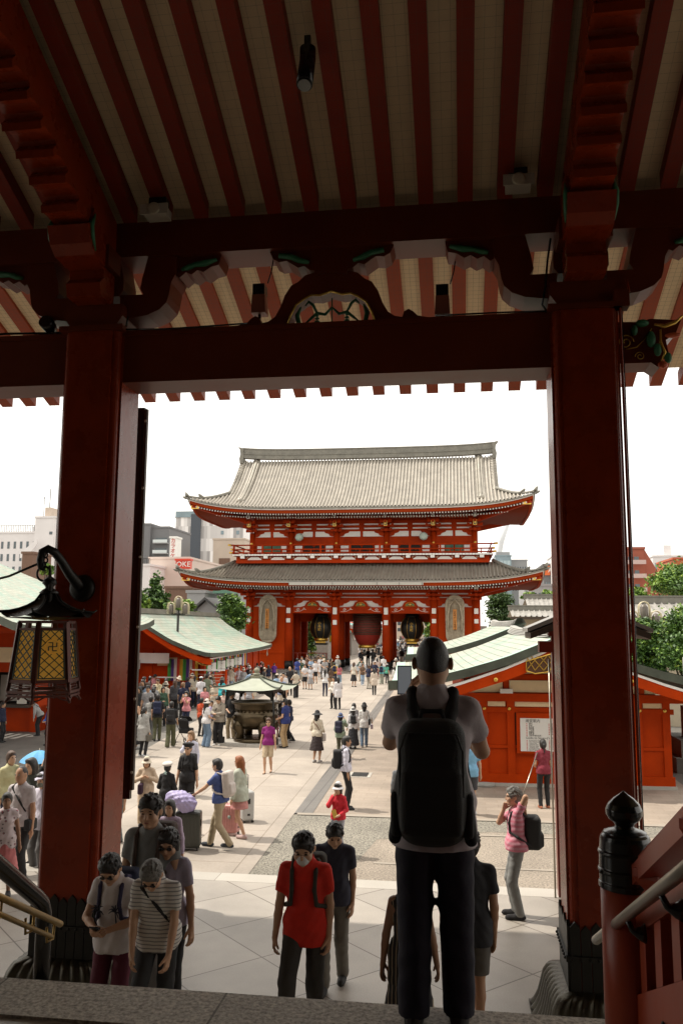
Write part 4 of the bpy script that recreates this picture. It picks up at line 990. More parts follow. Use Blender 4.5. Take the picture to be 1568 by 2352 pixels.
def roof_slope(prof, y0, y1, parent, th=.24, lift=0, name='roof', nseg=16):
    """one roof slope; prof runs from ridge to eave as (x, z), extruded along y with end lift"""
    mb = MB(); ny = 14
    def P(u, v, d=0):
        x, z, s = interp(prof, v); y = y0+(y1-y0)*u
        return (x, y, z-d+lift*abs(2*u-1)**3*v**2)
    mb.grid(lambda u, v: P(u, v), ny, nseg, True, lambda u, v: ((y1-y0)*u, interp(prof, v)[2]))
    o = mb.build(name, M_COP, parent)
    if y1-y0 < 12 and lift > .2: MB().grid(lambda u, v: P(u*.045, v, -.012), 2, nseg, True).grid(lambda u, v: P(u, .93+.07*v, -.012), ny, 2, True).build('verdigris_border', M_COPL, o)
    mb = MB(); mb.grid(lambda u, v: P(u, v, th), ny, nseg, True)
    for uu in (0, 1): mb.grid(lambda u, v, uu=uu: P(uu, u, v*th), nseg, 1, False)
    mb.grid(lambda u, v: P(u, 1, v*th), ny, 1, False)
    e = mb.build('roof_edge', M_COPE, o)
    return o
# ------------------------------------------------------------------ right hand halls with gables facing the terrace
def studs(parent, pts, r=.045):
    mb = MB()
    for p in pts: mb.sphere(p, (r, r*.5, r), 10, 6)
    mb.build('gilt_stud', GOLD, parent)
def gilt_ornament(parent, c, w, h, flip=1):
    mb = MB()
    x0, z0 = c
    mb.prism([(x0, z0), (x0+flip*w, z0+h*.55), (x0+flip*w, z0-h*.0), (x0+flip*w*.55, z0-h*.55), (x0+flip*w*.2, z0-h*.6), (x0, z0-h*.45)], -.30, -.285, 'y')
    o = mb.build('ornament_ground', mat('dark_ornament', (.08, .03, .01), .6), parent)
    mb = MB(); n = 4
    for i in range(n+1):
        for sg in (1, -1):
            a = x0+flip*w*(i/n); b = a+flip*sg*w*.35
            a = min(max(a, min(x0, x0+flip*w)), max(x0, x0+flip*w)); b = min(max(b, min(x0, x0+flip*w)), max(x0, x0+flip*w))
            mb.bar((a, -.315, z0-h*.42), (b, -.315, z0+h*.25), .02, .022)
    mb.tube([(x0, -.315, z0-h*.45), (x0, -.315, z0), (x0+flip*w, -.315, z0+h*.5)], .018, 6)
    mb.tube([(x0, -.315, z0-h*.45), (x0+flip*w*.25, -.315, z0-h*.58), (x0+flip*w*.6, -.315, z0-h*.5), (x0+flip*w, -.315, z0)], .018, 6)
    mb.build('gilt_lattice', GOLD, o)
def hall_r(loc, rot, label, ap, zoff, full):
    e = empty('side_hall', loc, rot, label, 'temple hall')
    L = [(ap, 4.12), (ap-.6, 3.86), (ap-1.5, 3.48), (ap-2.6, 3.10), (ap-3.6, 2.80), (ap-4.3, 2.66), (ap-4.6, 2.62)]
    Rr = [(2*ap-x, z) for x, z in L]
    L = [(x, z+zoff) for x, z in L]; Rr = [(x, z+zoff) for x, z in Rr]
    roof_slope(L, -1.2, 9.8, e, .22, .25); roof_slope(Rr, -1.2, 9.8, e, .22, .25)
    mb = MB()                                # ridge cap of stacked flat tiles
    for k in range(5): mb.grid(lambda u, v, k=k: (ap+(.26-.028*k)*math.cos(PI*v), -1.25+11*u, 4.02+zoff+.05*k+.10*(abs(2*u-1)**4)+.05*math.sin(PI*v)), 12, 6, True)
    mb.lathe([(.0, 0), (.3, 0), (.3, .1), (0, .12)], (0, 0, 0), 16)
    mb.v = mb.v[:-64] if False else mb.v
    mb.build('ridge_cap', mat('silver_ridge', (.33, .32, .29), .5, var=.2), e)
    # barge boards: white line then vermilion
    for sg in (1, -1):
        pts = [(ap+sg*(ap-x), z) for x, z in L] if sg > 0 else L
        mb = MB(); up = [(x, z-.22) for x, z in pts]; lo = [(x, z-.29) for x, z in pts]; mb.prism(up+lo[::-1], -1.14, -1.0, 'y'); mb.build('white_barge_line', WHITE, e)
        mb = MB(); up = [(x, z-.29) for x, z in pts]; lo = [(x, z-.62+.12*abs(x-ap)/4.6) for x, z in pts]; mb.prism(up+lo[::-1], -1.12, -.98, 'y'); mb.build('barge_board', RED, e)
    studs(e, [(ap-1.75, -1.14, 2.93+zoff), (ap+1.75, -1.14, 2.93+zoff), (ap-3.2, -1.14, 2.50+zoff), (ap+3.2, -1.14, 2.50+zoff)], .06)
    if zoff == 0:
        for fl in (1, -1):
            h = empty('barge_ornament', (0, -.84, 0)); h.parent = e
            gilt_ornament(h, (ap-fl*4.55, 2.24), .85, .45, fl)
            gilt_ornament(h, (ap-fl*.95, 3.42), .90, .55, fl)
    mb = MB(); mb.box(-.1, 5.0, 0, 8.6, 0, 2.36+zoff); mb.prism([(.1, 2.36+zoff), (4.9, 2.36+zoff), (ap+1.6, 3.1+zoff), (ap, 3.75+zoff), (ap-1.6, 3.1+zoff)], .02, 8.5, 'y'); wl = mb.build('wall', RED, e)
    mb = MB(); mb.box(-.2, 5.1, -.08, 8.7, -.02, .10); mb.build('stone_plinth', M_KERB, e)
    if not full: return e
    # timber frame proud of the wall
    fr = MB(); fr.box(-.16, 5.06, -.06, 0, .10, .34); fr.box(-2.2, 6.2, -.10, 0, 2.28, 2.50); fr.box(-.2, 5.1, -.05, 0, 1.98, 2.12); fr.box(-.1, 5.0, -.045, 0, 1.02, 1.10)
    for x in (.0, .74, 4.16, 4.9): fr.box(x-.10, x+.10, -.055, 0, .3, 2.3)
    fr.box(.56, .70, -.05, 0, 2.50, 2.95); fr.box(4.2, 4.34, -.05, 0, 2.5, 2.95); fr.box(2.38, 2.52, -.05, 0, 2.5, 3.4); fr.box(.6, 4.3, -.05, 0, 2.88, 3.02)
    fr.build('timber_frame', RED, e)
    pl = MB(); pl.box(.72, 2.36, -.02, 0, 2.53, 2.85); pl.box(2.54, 4.18, -.02, 0, 2.53, 2.85); pl.prism([(-.6, 2.52), (.54, 2.52), (.54, 2.8)], -.02, 0, 'y'); pl.prism([(5.5, 2.52), (4.36, 2.52), (4.36, 2.8)], -.02, 0, 'y')
    pl.prism([(1.1, 3.04), (2.36, 3.04), (2.36, 3.5)], -.02, 0, 'y'); pl.prism([(3.8, 3.04), (2.54, 3.04), (2.54, 3.5)], -.02, 0, 'y')
    for a, b in ((.12, .60), (.86, 2.3), (2.6, 4.05), (4.3, 4.8)): pl.box(a, b, -.02, 0, 2.14, 2.27)
    pl.build('plaster_panel', CREAM, e)
    MB().torus((2.02, -.03, 3.16), .075, .012, 'y', 16, 5).build('vent_ring', IRON, e)
    MB().box(.46, .80, -.14, -.04, 2.50, 2.62).build('white_beam_end', WHITE, e)
    wn = MB().box(.86, 4.04, -.03, .0, .98, 2.0).build('window', mat('recess_dark', (.03, .009, .004), .8), e)
    fr = MB()
    for x in (3.86, 3.98): fr.box(x-.03, x+.03, -.05, -.03, 1.0, 1.9)
    fr.box(3.6, 4.0, -.06, -.03, 1.88, 1.96); fr.build('window_bars', RED, wn)
    studs(e, [(.02, -.07, 2.08), (.70, -.07, 2.08), (4.2, -.07, 2.08), (4.86, -.07, 2.08)], .05)
    return e
r1 = hall_r((.66, 23.78, 0), R(2.9), 'vermilion hall with green copper gable roof and a guide board in its wall', 2.0, 0, True)
r2 = hall_r((.2, 35.2, 0), R(2.9), 'second copper roofed hall beyond the one with the guide board', 2.2, .30, False)
# guide board in the hall's window
gbd = empty('guide_board', (.66, 23.78, 0), R(2.9), 'white guide board with red numbered lists in a vermilion frame', 'information board')
MB().box(.88, 2.62, -.12, -.06, .90, 1.98).build('frame', RED, gbd)
MB().box(.98, 2.45, -.135, -.12, .96, 1.84).build('panel', mat('board_white', (.72, .71, .67), .4), gbd)
BLKT = mat('printed_black', (.03, .03, .03), .6); REDT = mat('printed_red', (.5, .03, .03), .6)
text_mesh('諸堂案内', .10, 'heading', BLKT, gbd, (1.12, -.137, 1.765), align='LEFT', ext=.001)
text_mesh("Guide to Senso-ji's Halls", .085, 'heading', BLKT, gbd, (1.12, -.137, 1.315), align='LEFT', ext=.001)
LJ = ['雷門','本堂','影向堂','薬師堂','二天門','鎮護堂','駒形堂','浅草寺福祉会館'], ['宝蔵門','五重塔','淡島堂','銭塚地蔵堂','伝法院','弁天堂','浅草寺病院']
LE = ['Kaminarimon Gate','Main Hall (Hondo)','Yogodo Hall','Yakushido Hall','Nitenmon Gate','Chingodo Hall','Komagatado Hall','Senso-ji Social Welfare Center'], ['Hozomon Gate','Five-storied Pagoda','Awashimado Hall','Zenizuka Jizo-do Hall','Dembo-in','Bentendo Hall','Senso-ji Hospital']
for c_ in (0, 1):
    for i, t_ in enumerate(LJ[c_]):
        text_mesh(t_, .047, 'line', BLKT, gbd, (1.21+.60*c_, -.137, 1.69-.045*i), align='LEFT', ext=.0008)
    for i, t_ in enumerate(LE[c_]):
        text_mesh(t_, .040, 'line', BLKT, gbd, (1.21+.60*c_, -.137, 1.245-.036*i), align='LEFT', ext=.0008)
mb = MB()
for c_ in (0, 1):
    for i in range(len(LJ[c_])): mb.box(1.14+.6*c_, 1.168+.6*c_, -.139, -.135, 1.68-.045*i, 1.702-.045*i)
    for i in range(len(LE[c_])): mb.box(1.14+.6*c_, 1.166+.6*c_, -.139, -.135, 1.235-.036*i, 1.253-.036*i)
mb.build('red_number_squares', REDT, gbd)
MB().box(2.45, 2.60, -.134, -.12, .98, 1.82).build('map_strip', mat('map_green', (.35, .45, .40), .5), gbd)
# roofed notice stand behind the right pillar
ks = empty('notice_stand', (1.92, 13.2, .4), 0, 'tall dark red roofed notice stand behind the right pillar', 'notice stand')
for sg in (1, -1):
    mb = MB(); mb.prism([(0, 4.30), (sg*.9, 3.92), (sg*.9, 3.86), (0, 4.22)], -.5, .5, 'y'); mb.build('roof_board', mat('grey_slate_sheet', (.28, .27, .25), .5, var=.15), ks)
    mb = MB(); mb.prism([(0, 4.2), (sg*.86, 3.85), (sg*.86, 3.76), (0, 4.08)], -.52, .52, 'y'); mb.build('roof_edge', WOODD, ks)
    mb = MB(); mb.box(sg*.42-.09, sg*.42+.09, -.09, .09, 0, 3.9); mb.build('post', RED_DK, ks)
mb = MB(); mb.box(-.7, .7, -.12, .12, 3.55, 3.72); mb.box(-.55, .55, -.12, .12, 3.8, 3.95); mb.build('cross_beam', RED_DK, ks)
MB().tube([(-.56, -.1, 0), (-.56, -.1, 3.45)], .014, 8).build('white_pipe', STEEL, ks)
MB().box(-.34, .34, -.04, .04, .5, 3.4).build('board', RED_DK, ks)
# ------------------------------------------------------------------ left booths
booth = empty('fortune_booth', (-12.8, 42.4, 0), R(4), 'vermilion fortune slip booth with green copper roof and striped curtains', 'booth')
PB = [(-4.4, 5.02), (-3.4, 4.25), (-2.2, 3.52), (-1.0, 3.0), (-.3, 2.78), (0, 2.74)]
roof_slope(PB, 0, 21, booth, .22, .12); roof_slope([(-8.8-x, z) for x, z in PB], 0, 21, booth, .22, .12)
mb = MB()
for k in range(4): mb.box(-4.4-.24+.03*k, -4.4+.24-.03*k, -.1, 21.1, 4.92+.07*k, 4.985+.07*k)
mb.build('ridge_cap', M_TILE_D, booth)
mb = MB()
for sg in (1, -1):
    pts = PB if sg > 0 else [(-8.8-x, z) for x, z in PB]
    mb.prism([(x, z-.22) for x, z in pts]+[(x, z-.52+.07*sg*0) for x, z in pts][::-1], .1, .22, 'y')
mb.build('barge_board', RED, booth)
MB().box(-8.2, -.9, 3.0, 20.5, .2, 2.5).box(-7.9, -1.9, 2.4, 3.0, 0, 2.6).build('wall', RED, booth)
MB().prism([(-8, 2.6), (-1.0, 2.6), (-2.2, 3.25), (-4.4, 4.6), (-6.6, 3.25)], 2.5, 2.6, 'y').build('gable_wall', RED, booth)
mb = MB(); mb.box(-3.5, -2.4, 2.35, 2.42, 2.05, 2.5); mb.box(-2.2, -1.3, 2.35, 2.42, 2.62, 2.9); mb.box(-5.6, -3.9, 2.35, 2.42, 2.05, 2.5); mb.build('plaster_panel', CREAM, booth)
mb = MB()
for k in range(8):
    for x in (-.95,): mb.box(x-.13, x+.13, 2.4+2.55*k-.13, 2.4+2.55*k+.13, 0, 2.75)
mb.build('porch_posts', RED, booth)
mb = MB(); mb.box(-1.05, -.85, 2.4, 20.5, 2.48, 2.7); mb.build('eave_beam', RED, booth)
n = 84; mb = MB()
for k in range(n): y = .15+20.6*k/n; mb.box(-.5, -.06, y, y+.09, 2.50, 2.57)
mb.build('rafter_row', RED, booth)
mb = MB()
for k in range(n): y = .15+20.6*k/n; mb.box(-.06, -.045, y, y+.09, 2.50, 2.57)
mb.build('white_rafter_ends', WHITE, booth)
h = empty('barge_ornament', (0, .55, 0)); h.parent = booth; gilt_ornament(h, (-.05, 2.42), .8, .4, -1)
CURT = [mat('curtain_'+n_, c, .8) for n_, c in (('purple', (.10, .04, .22)), ('white', (.68, .66, .62)), ('red', (.55, .06, .02)), ('yellow', (.62, .40, .04)), ('green', (.07, .33, .06)))]
seq = (4, 0, 1, 2, 3)
def curtain(x0, y0, x1, y1, z0, z1, n, label):
    mb = MB()
    for k in range(n*4):
        mb.cur = seq[(k//4) % 5]
        def pt(q): t = q/(n*4); d = .035*math.sin(q*1.3); return Vector((x0+(x1-x0)*t, y0+(y1-y0)*t, 0))+Vector(((y1-y0), -(x1-x0), 0)).normalized()*d
        a, b = pt(k), pt(k+1)
        mb.add([(a.x, a.y, z0), (b.x, b.y, z0), (b.x, b.y, z1), (a.x, a.y, z1)], [(0,1,2,3)], True)
    o = mb.build('striped_curtain', CURT, None, booth.location, R(4), fix=False)
    tag(o, label, 'curtain', 'five coloured curtains of the fortune booth')
curtain(-2.9, 2.3, -1.2, 2.3, 1.25, 2.42, 10, 'five coloured striped curtain on the gable end of the fortune booth')
for k, lb in ((0, 'five coloured curtain in the first side bay of the booth'), (1, 'five coloured curtain in the second side bay of the booth'), (2, 'five coloured curtain in the third side bay of the booth'), (3, 'five coloured curtain in the fourth side bay of the booth'), (4, 'five coloured curtain in the fifth side bay of the booth')):
    curtain(-.8, 2.62+2.55*k, -.8, 4.7+2.55*k, 1.55, 2.42, 7, lb)
for k in range(4):
    x, y = -.62, 3.0+2.55*k; p = booth.location+Vector((x*math.cos(R(4))-y*math.sin(R(4)), x*math.sin(R(4))+y*math.cos(R(4)), 1.98))
    o = empty('hanging_sign', p, R(4)+R(38), 'small white sign with brush lettering hanging from bay %s of the booth' % ('one', 'two', 'three', 'four')[k], 'sign', 'signs of the fortune booth')
    MB().box(-.30, .30, -.02, .02, -.27, .27).build('frame', IRON, o); MB().box(-.27, .27, -.03, -.02, -.24, .24).build('panel', WHITE, o)
    text_mesh(['お','み','く','じ'], .13, 'lettering', BLKT, o, (0, -.035, 0), ext=.002, vertical=True)
# near left hall with a big hipped copper roof, counter and window
lh = empty('left_hall', (-14.1, 24.2, 0), R(1), 'large hall at left with sweeping pale green copper roof and service counter', 'temple hall')
mb = MB(); nn = 18
def LR(u, v):                                # front slope of the hip roof, u from the right corner
    x = -24*u-7*v*(1-u); y = 7*v; z = 4.22+3.75*(.82*v+.18*v*v)+.34*(1-u)**8*(1-v)**2
    return (x-.0, y, z)
mb.grid(LR, nn, nn, True, lambda u, v: (-24*u, 13*v))
def LR2(u, v):
    y = 7*v+(14-14*v)*u; x = -7*v; z = 4.22+3.75*(.82*v+.18*v*v)+.34*abs(2*u-1)**6*(1-v)**2
    return (x, y, z)
mb.grid(LR2, nn, nn, True, lambda u, v: (24*u, 13*v)); lr = mb.build('roof', M_COP, lh)
mb = MB(); mb.grid(lambda u, v: Vector(LR(u, v*.45))-Vector((.0, -.0, .26)), nn, 6, True); mb.grid(lambda u, v: Vector(LR2(u, v*.45))-Vector((0, 0, .26)), nn, 6, True)
mb.grid(lambda u, v: Vector(LR(u, 0))-Vector((0, 0, .26*v)), nn, 1, False); mb.grid(lambda u, v: Vector(LR2(u, 0))-Vector((0, 0, .26*v)), nn, 1, False); mb.build('roof_edge', M_COPE, lr)
mb = MB()
for k in range(60): x = -.4-.38*k; mb.box(x-.06, x+.06, .35, 8.0, 3.85+.3*max(0, 1+x/24)**8, 3.95+.3*max(0, 1+x/24)**8)
mb.build('rafter_row', RED, lh)
MB().box(-24, -2.6, 8.0, 13, 2.35, 4.25).box(-24, -2.6, 8.0, 13, 0, 1.0).box(-2.8, -2.6, 8.0, 13, 0, 4).box(-24, -2.6, 8.9, 13, 1, 2.35).build('wall', RED, lh)
mb = MB()
for x in (-2.7, -4.9, -7.8, -11): mb.box(x-.15, x+.15, 7.85, 8.15, 0, 4.2)
mb.box(-1.5, -1.2, 1.2, 1.5, 0, 4.1)
mb.build('posts', RED, lh)
MB().box(-24, -2.8, 7.55, 8.2, .98, 1.08).build('counter', WOODD, lh)
MB().box(-24, -2.9, 7.92, 7.98, 2.75, 3.35).build('plaster_panel', CREAM, lh)
mb = MB(); mb.box(-4.6, -3.2, 8.6, 8.68, 1.15, 2.2); mb.box(-6.4, -5.2, 8.6, 8.68, 1.15, 2.2); mb.build('window', mat('frosted_pane', (.40, .39, .34), .3), lh)
MB().box(-24, -3.0, 8.75, 8.85, 1.0, 2.4).build('counter_interior', DARK, lh)
def paper(x, y, z, w_, h_, lines, label):
    p = lh.location+Vector((x*math.cos(R(1))-y*math.sin(R(1)), x*math.sin(R(1))+y*math.cos(R(1)), z))
    o = empty('notice_paper', p, R(3), label, 'notice'); MB().box(-w_/2, w_/2, -.01, .01, -h_/2, h_/2).build('sheet', mat('paper_white', (.66, .65, .58), .7), o)
    for i, t_ in enumerate(lines): text_mesh(list(t_), h_/9, 'lettering', BLKT, o, (w_*.32-i*w_*.22, -.014, 0), ext=.001, vertical=True)
paper(-5.15, 7.88, 2.25, 1.15, .80, ['御守授与所', '参拝の方へ'], 'wide paper notice with blue figures under the left roof')
paper(-3.05, 7.50, 1.42, .40, .55, ['お静かに', 'ご案内'], 'small white notice standing on the left hall counter')
mb = MB()
# low hipped roof between the hall and the booth
lb_ = empty('low_annex', (-15.3, 43.6, 0), R(2), 'low annex with small copper roof between the left hall and the booth', 'annex')
roof_slope([(-2.6, 3.95), (-1.4, 3.55), (-.5, 3.22), (0, 3.06)], -6, 0, lb_, .16, .1)
for o in list(lb_.children): o.rotation_euler = (0, 0, -PI/2); o.location = (-6, 0, 0)
MB().box(-5.6, -1.4, .9, 4, 0, 2.9).build('wall', RED, lb_)
MB().box(-.0-2.5, -2.2, .25, .55, 0, 3.0).box(-5.6, -5.3, .25, .55, 0, 3.0).build('post', RED, lb_)
MB().box(-2.05, -.35, .55, .6, 2.2, 2.75).build('white_panel', WHITE, lb_)
MB().box(-2.2, -1.85, .2, .24, 1.9, 2.4).build('meter_box', mat('grey_box', (.35, .34, .31), .5), lb_)
# ------------------------------------------------------------------ censer with canopy
cen = empty('incense_burner', (-7.45, 30.6, .0), R(-6), 'round bronze incense burner under a pale four cornered canopy', 'incense burner')
M_CB = mat('burnished_bronze', (.085, .062, .035), .32, metal=.8, var=.3, scale=5)
MB().box(-1.15, 1.15, -1.0, 1.0, .0, .10).build('stone_base', M_KERB, cen)
mb = MB(); mb.lathe([(.80, .10), (.80, .20), (.70, .24)], n=32)
mb.build('base_plate', M_CB, cen)
bw = MB(); bw.lathe([(.30, .52), (.52, .56), (.70, .68), (.80, .85), (.83, 1.0), (.78, 1.12), (.70, 1.18), (.72, 1.24), (.78, 1.28), (.80, 1.42), (.90, 1.46), (.92, 1.52), (.84, 1.53), (.76, 1.50), (.70, 1.42), (.30, 1.38), (0, 1.38)], n=48)
for k in range(24): a = 2*PI*k/24; bw.sphere((.735*math.cos(a), .735*math.sin(a), 1.2), (.05, .05, .03), 6, 4)
bwl = bw.build('bowl', M_CB, cen)
for k in range(4):
    a = PI/4+PI/2*k; c_, s_ = math.cos(a), math.sin(a)
    lg = MB(); lg.tube([(c_*.66, s_*.66, .86), (c_*.70, s_*.70, .62), (c_*.60, s_*.60, .42), (c_*.66, s_*.66, .22)], [.20, .24, .15, .17], 12); lg.build('foot', M_CB, bwl)
    mb = MB(); mb.tube([(c_*.83, s_*.83, 1.0), (c_*.9, s_*.9, .98), (c_*.86, s_*.86, .9)], [.09, .07, .04], 10); mb.build('beast_head', M_CB, bwl)
    px_, py_ = (1.02 if c_ > 0 else -1.02), (.82 if s_ > 0 else -.82)
    MB().box(px_-.10, px_+.10, py_-.10, py_+.10, .10, .30).tube([(px_, py_, .3), (px_*.86, py_*.86, 1.9)], .035, 10).build('post', IRON, cen)
mb = MB()
for s in (1, -1):
    for t_ in range(2):
        def pr(w_): return [(-w_, 2.0), (w_, 2.0), (w_, 1.62), (w_-.06, 1.60), (w_-.10, 1.72), (w_-.25, 1.80), (w_-.32, 1.88), (w_-.5, 1.84), (w_-.6, 1.90), (-w_+.6, 1.90), (-w_+.5, 1.84), (-w_+.32, 1.88), (-w_+.25, 1.80), (-w_+.10, 1.72), (-w_+.06, 1.60), (-w_, 1.62)]
        if t_: mb.prism(pr(.88), s*.70-.025, s*.70+.025, 'y')
        else: mb.prism(pr(.72), s*.87-.025, s*.87+.025, 'x')
mb.build('fretted_frieze', IRON, cen)
cm = mat('pale_verdigris_canopy', (.31, .33, .26), .45, var=.18, scale=2.5)
mb = MB()
for k in range(4):
    def fn(u, v, k=k):
        hx, hy = 1.28, 1.05
        cr_ = [(hx, -hy), (hx, hy), (-hx, hy), (-hx, -hy)]; a, b = Vector((*cr_[k], 0)), Vector((*cr_[(k+1) % 4], 0))
        e_ = a.lerp(b, u); p = e_*(.10+.90*v); cf = abs(2*u-1)
        p = p*(1-.05*(1-cf**2)*v)
        return (p.x, p.y, 2.42-.45*v**.72+.12*v**6*cf**3)
    mb.grid(fn, 12, 10, True)
cn = mb.build('canopy', cm, cen)
mb = MB()
for sx in (1, -1):
    for sy in (1, -1):
        mb.tube([(sx*1.28*(.1+.9*v), sy*1.05*(.1+.9*v), 2.445-.45*v**.72+.12*v**6) for v in (0, .2, .4, .6, .8, .93, 1)]+[(sx*1.36, sy*1.12, 2.2)], .028, 8)
mb.build('canopy_ribs', M_COPE, cn)
MB().box(-.2, .2, -.17, .17, 2.38, 2.46).lathe([(.10, 2.46), (.15, 2.5), (.12, 2.54), (.06, 2.56), (.10, 2.6), (.115, 2.66), (.07, 2.72), (0, 2.76)], n=18).build('finial', mat('stone_finial', (.25, .24, .17), .7, var=.2), cn)
# ------------------------------------------------------------------ queue frame, barriers
e = empty('drawer_rack', (-15.6, 44.2, 0), R(3), 'white topped rack of thin shelves against the red booth wall', 'rack')
mb = MB()
for k in range(7): mb.box(-.75, .75, -.02, .02, .35+.13*k, .37+.13*k)
mb.build('shelf_bars', RED, e); MB().box(-.75, .4, -.04, .04, 1.42, 1.48).build('white_bar', WHITE, e); MB().box(-.8, -.75, -.04, .04, 0, 1.45).box(.75, .8, -.04, .04, 0, 1.3).build('post', RED, e)
e = empty('tying_frame', (-13.1, 43.1, 0), R(2), 'red frame with white top bar for tying paper fortunes', 'rack')
mb = MB(); 
for x in (-.95, .95): mb.box(x-.05, x+.05, -.05, .05, 0, 1.95)
mb.build('post', RED, e); MB().box(-1.0, .9, -.04, .04, 1.9, 1.97).build('top_bar', WHITE, e)
mb = MB()
for k in range(9): mb.tube([(-.95, 0, .35+.17*k), (.95, 0, .35+.17*k)], .012, 6)
mb.build('wires', STEEL, e)
e = empty('red_gantry', tuple(ground(715, 1537)*.985+Vector((-1.4, 0, .066))), R(2), 'low red rail frame in front of the gate wall', 'rail')
MB().box(-2.9, 2.9, -.04, .04, 1.5, 1.58).box(-2.9, -2.8, -.04, .04, 0, 1.5).box(2.8, 2.9, -.04, .04, 0, 1.5).box(-.05, .05, -.04, .04, 0, 1.5).build('frame', RED_DK, e)
drain(-2.89, 24.78, .66, .80, 'square steel drain grate with pale frame in the buff paving')
drain(-3.45, 42.5, .7, .9, 'small drain grate farther along the gutter line')
# ------------------------------------------------------------------ lamp standards with hooped shades
def hoop_lamp(loc, label, H):
    e = empty('street_lamp', loc, 0, label, 'street lamp')
    MB().tube([(0, 0, 0), (0, 0, H-.9)], .07, 10).tube([(-.42, 0, H-1.1), (.42, 0, H-1.1)], .045, 8).build('pole', IRON, e)
    for x, z in ((0, H-.75), (-.42, H-1.1), (.42, H-1.1)):
        MB().lathe([(.12, 0), (.15, .1), (.15, .45), (.08, .55), (0, .58)], (x, 0, z), 12).build('lamp_shade', mat('smoked_shade', (.12, .10, .08), .4), e)
        mb = MB()
        for y in (-.12, 0, .12): mb.tube([(x-.2, y, z)]+[(x-.2*math.cos(a), y, z+.45+.22*math.sin(a)) for a in (0, .5, 1.05, PI/2, PI-1.05, PI-.5, PI)]+[(x+.2, y, z)], .015, 5)
        mb.build('hoops', mat('cream_hoop', (.6, .52, .35), .5), e)
p = at(411, 1366, 46); hoop_lamp((p.x, 46, 0), 'lamp standard with hooped cages above the fortune booth roof', p.z)
p = at(1477, 1377, 33); hoop_lamp((p.x, 33, 0), 'lamp standard with hooped cages above the trees at right', p.z)
# ------------------------------------------------------------------ trees
LEAF = [mat('leaf_'+n_, c, .55, var=.15) for n_, c in (('dark', (.04, .085, .02)), ('mid', (.075, .15, .028)), ('bright', (.18, .30, .04)), ('tip', (.30, .36, .05)))]
BARK = mat('grey_bark', (.09, .07, .05), .9, var=.3, bump=.5)
def tree(loc, H, lobes, nleaf, size, label, mix=(.3, .4, .25, .05), group=None, trunk_r=.2, kind='broad', rng=None):
    """lobes: (x, y, z, rx, ry, rz) relative to the trunk foot"""
    rg = np.random.default_rng(rng if rng is not None else int(abs(loc[0]*13+loc[1]*7)))
    e = empty('tree' if kind == 'broad' else 'conifer', loc, 0, label, 'tree', group)
    mb = MB(); top = H*.8
    mb.tube([(0, 0, -.05), (.05*H*.1, 0, top*.35), (0, .03*H*.1, top*.7), (0, 0, top)], [trunk_r, trunk_r*.8, trunk_r*.55, trunk_r*.2], 8)
    for (x, y, z, rx, ry, rz) in lobes:
        b = max(.25*H, z-.35*H); mb.tube([(0, 0, b), (x*.5, y*.5, (b+z)/2+.03*H), (x, y, z)], [trunk_r*.5, trunk_r*.3, trunk_r*.1], 6, False)
    mb.build('trunk', BARK, e)
    tot = sum(rx*ry*rz for *_, rx, ry, rz in lobes); V = []; MI = []
    for (x, y, z, rx, ry, rz) in lobes:
        n = max(30, int(nleaf*rx*ry*rz/tot)); nc = max(6, n//28)
        cd = rg.normal(size=(nc, 3)); cd /= np.linalg.norm(cd, axis=1)[:, None]
        rad = rg.random(nc)**.30*.98; cc = np.array([x, y, z])+cd*rad[:, None]*np.array([rx, ry, rz])
        csz = rg.uniform(.14, .34, nc)*(rx+ry+rz)/3
        tone = rg.random(nc)
        idx = rg.integers(0, nc, n)
        off = rg.normal(size=(n, 3))*csz[idx][:, None]*np.array([1, 1, .55])
        P = cc[idx]+off
        nr = rg.normal(size=(n, 3))*.8+np.array([0, 0, .9]); nr /= np.linalg.norm(nr, axis=1)[:, None]
        t = np.cross(nr, rg.normal(size=(n, 3))); t /= np.linalg.norm(t, axis=1)[:, None]; bt = np.cross(nr, t)
        s = (size*rg.uniform(.6, 1.3, n))[:, None]
        q = np.stack([P-t*s, P+bt*s*.55, P+t*s, P-bt*s*.55], 1)
        V.append(q.reshape(-1, 3))
        cum = np.cumsum(mix); tt = np.clip(.62*tone[idx]+.38*rg.random(n), 0, .999); MI.append(np.searchsorted(cum, tt*cum[-1]))
    V = np.concatenate(V); MI = np.concatenate(MI).clip(0, 3).astype(np.int32); n = len(MI)
    me = bpy.data.meshes.new('crown'); me.vertices.add(len(V)); me.vertices.foreach_set('co', V.astype(np.float32).ravel())
    me.loops.add(4*n); me.loops.foreach_set('vertex_index', np.arange(4*n, dtype=np.int32))
    me.polygons.add(n); me.polygons.foreach_set('loop_start', np.arange(0, 4*n, 4, dtype=np.int32))
    for m_ in LEAF: me.materials.append(m_)
    me.polygons.foreach_set('material_index', MI); me.update(); me.validate()
    o = bpy.data.objects.new('crown', me); COL.objects.link(o); o.parent = e
    return e
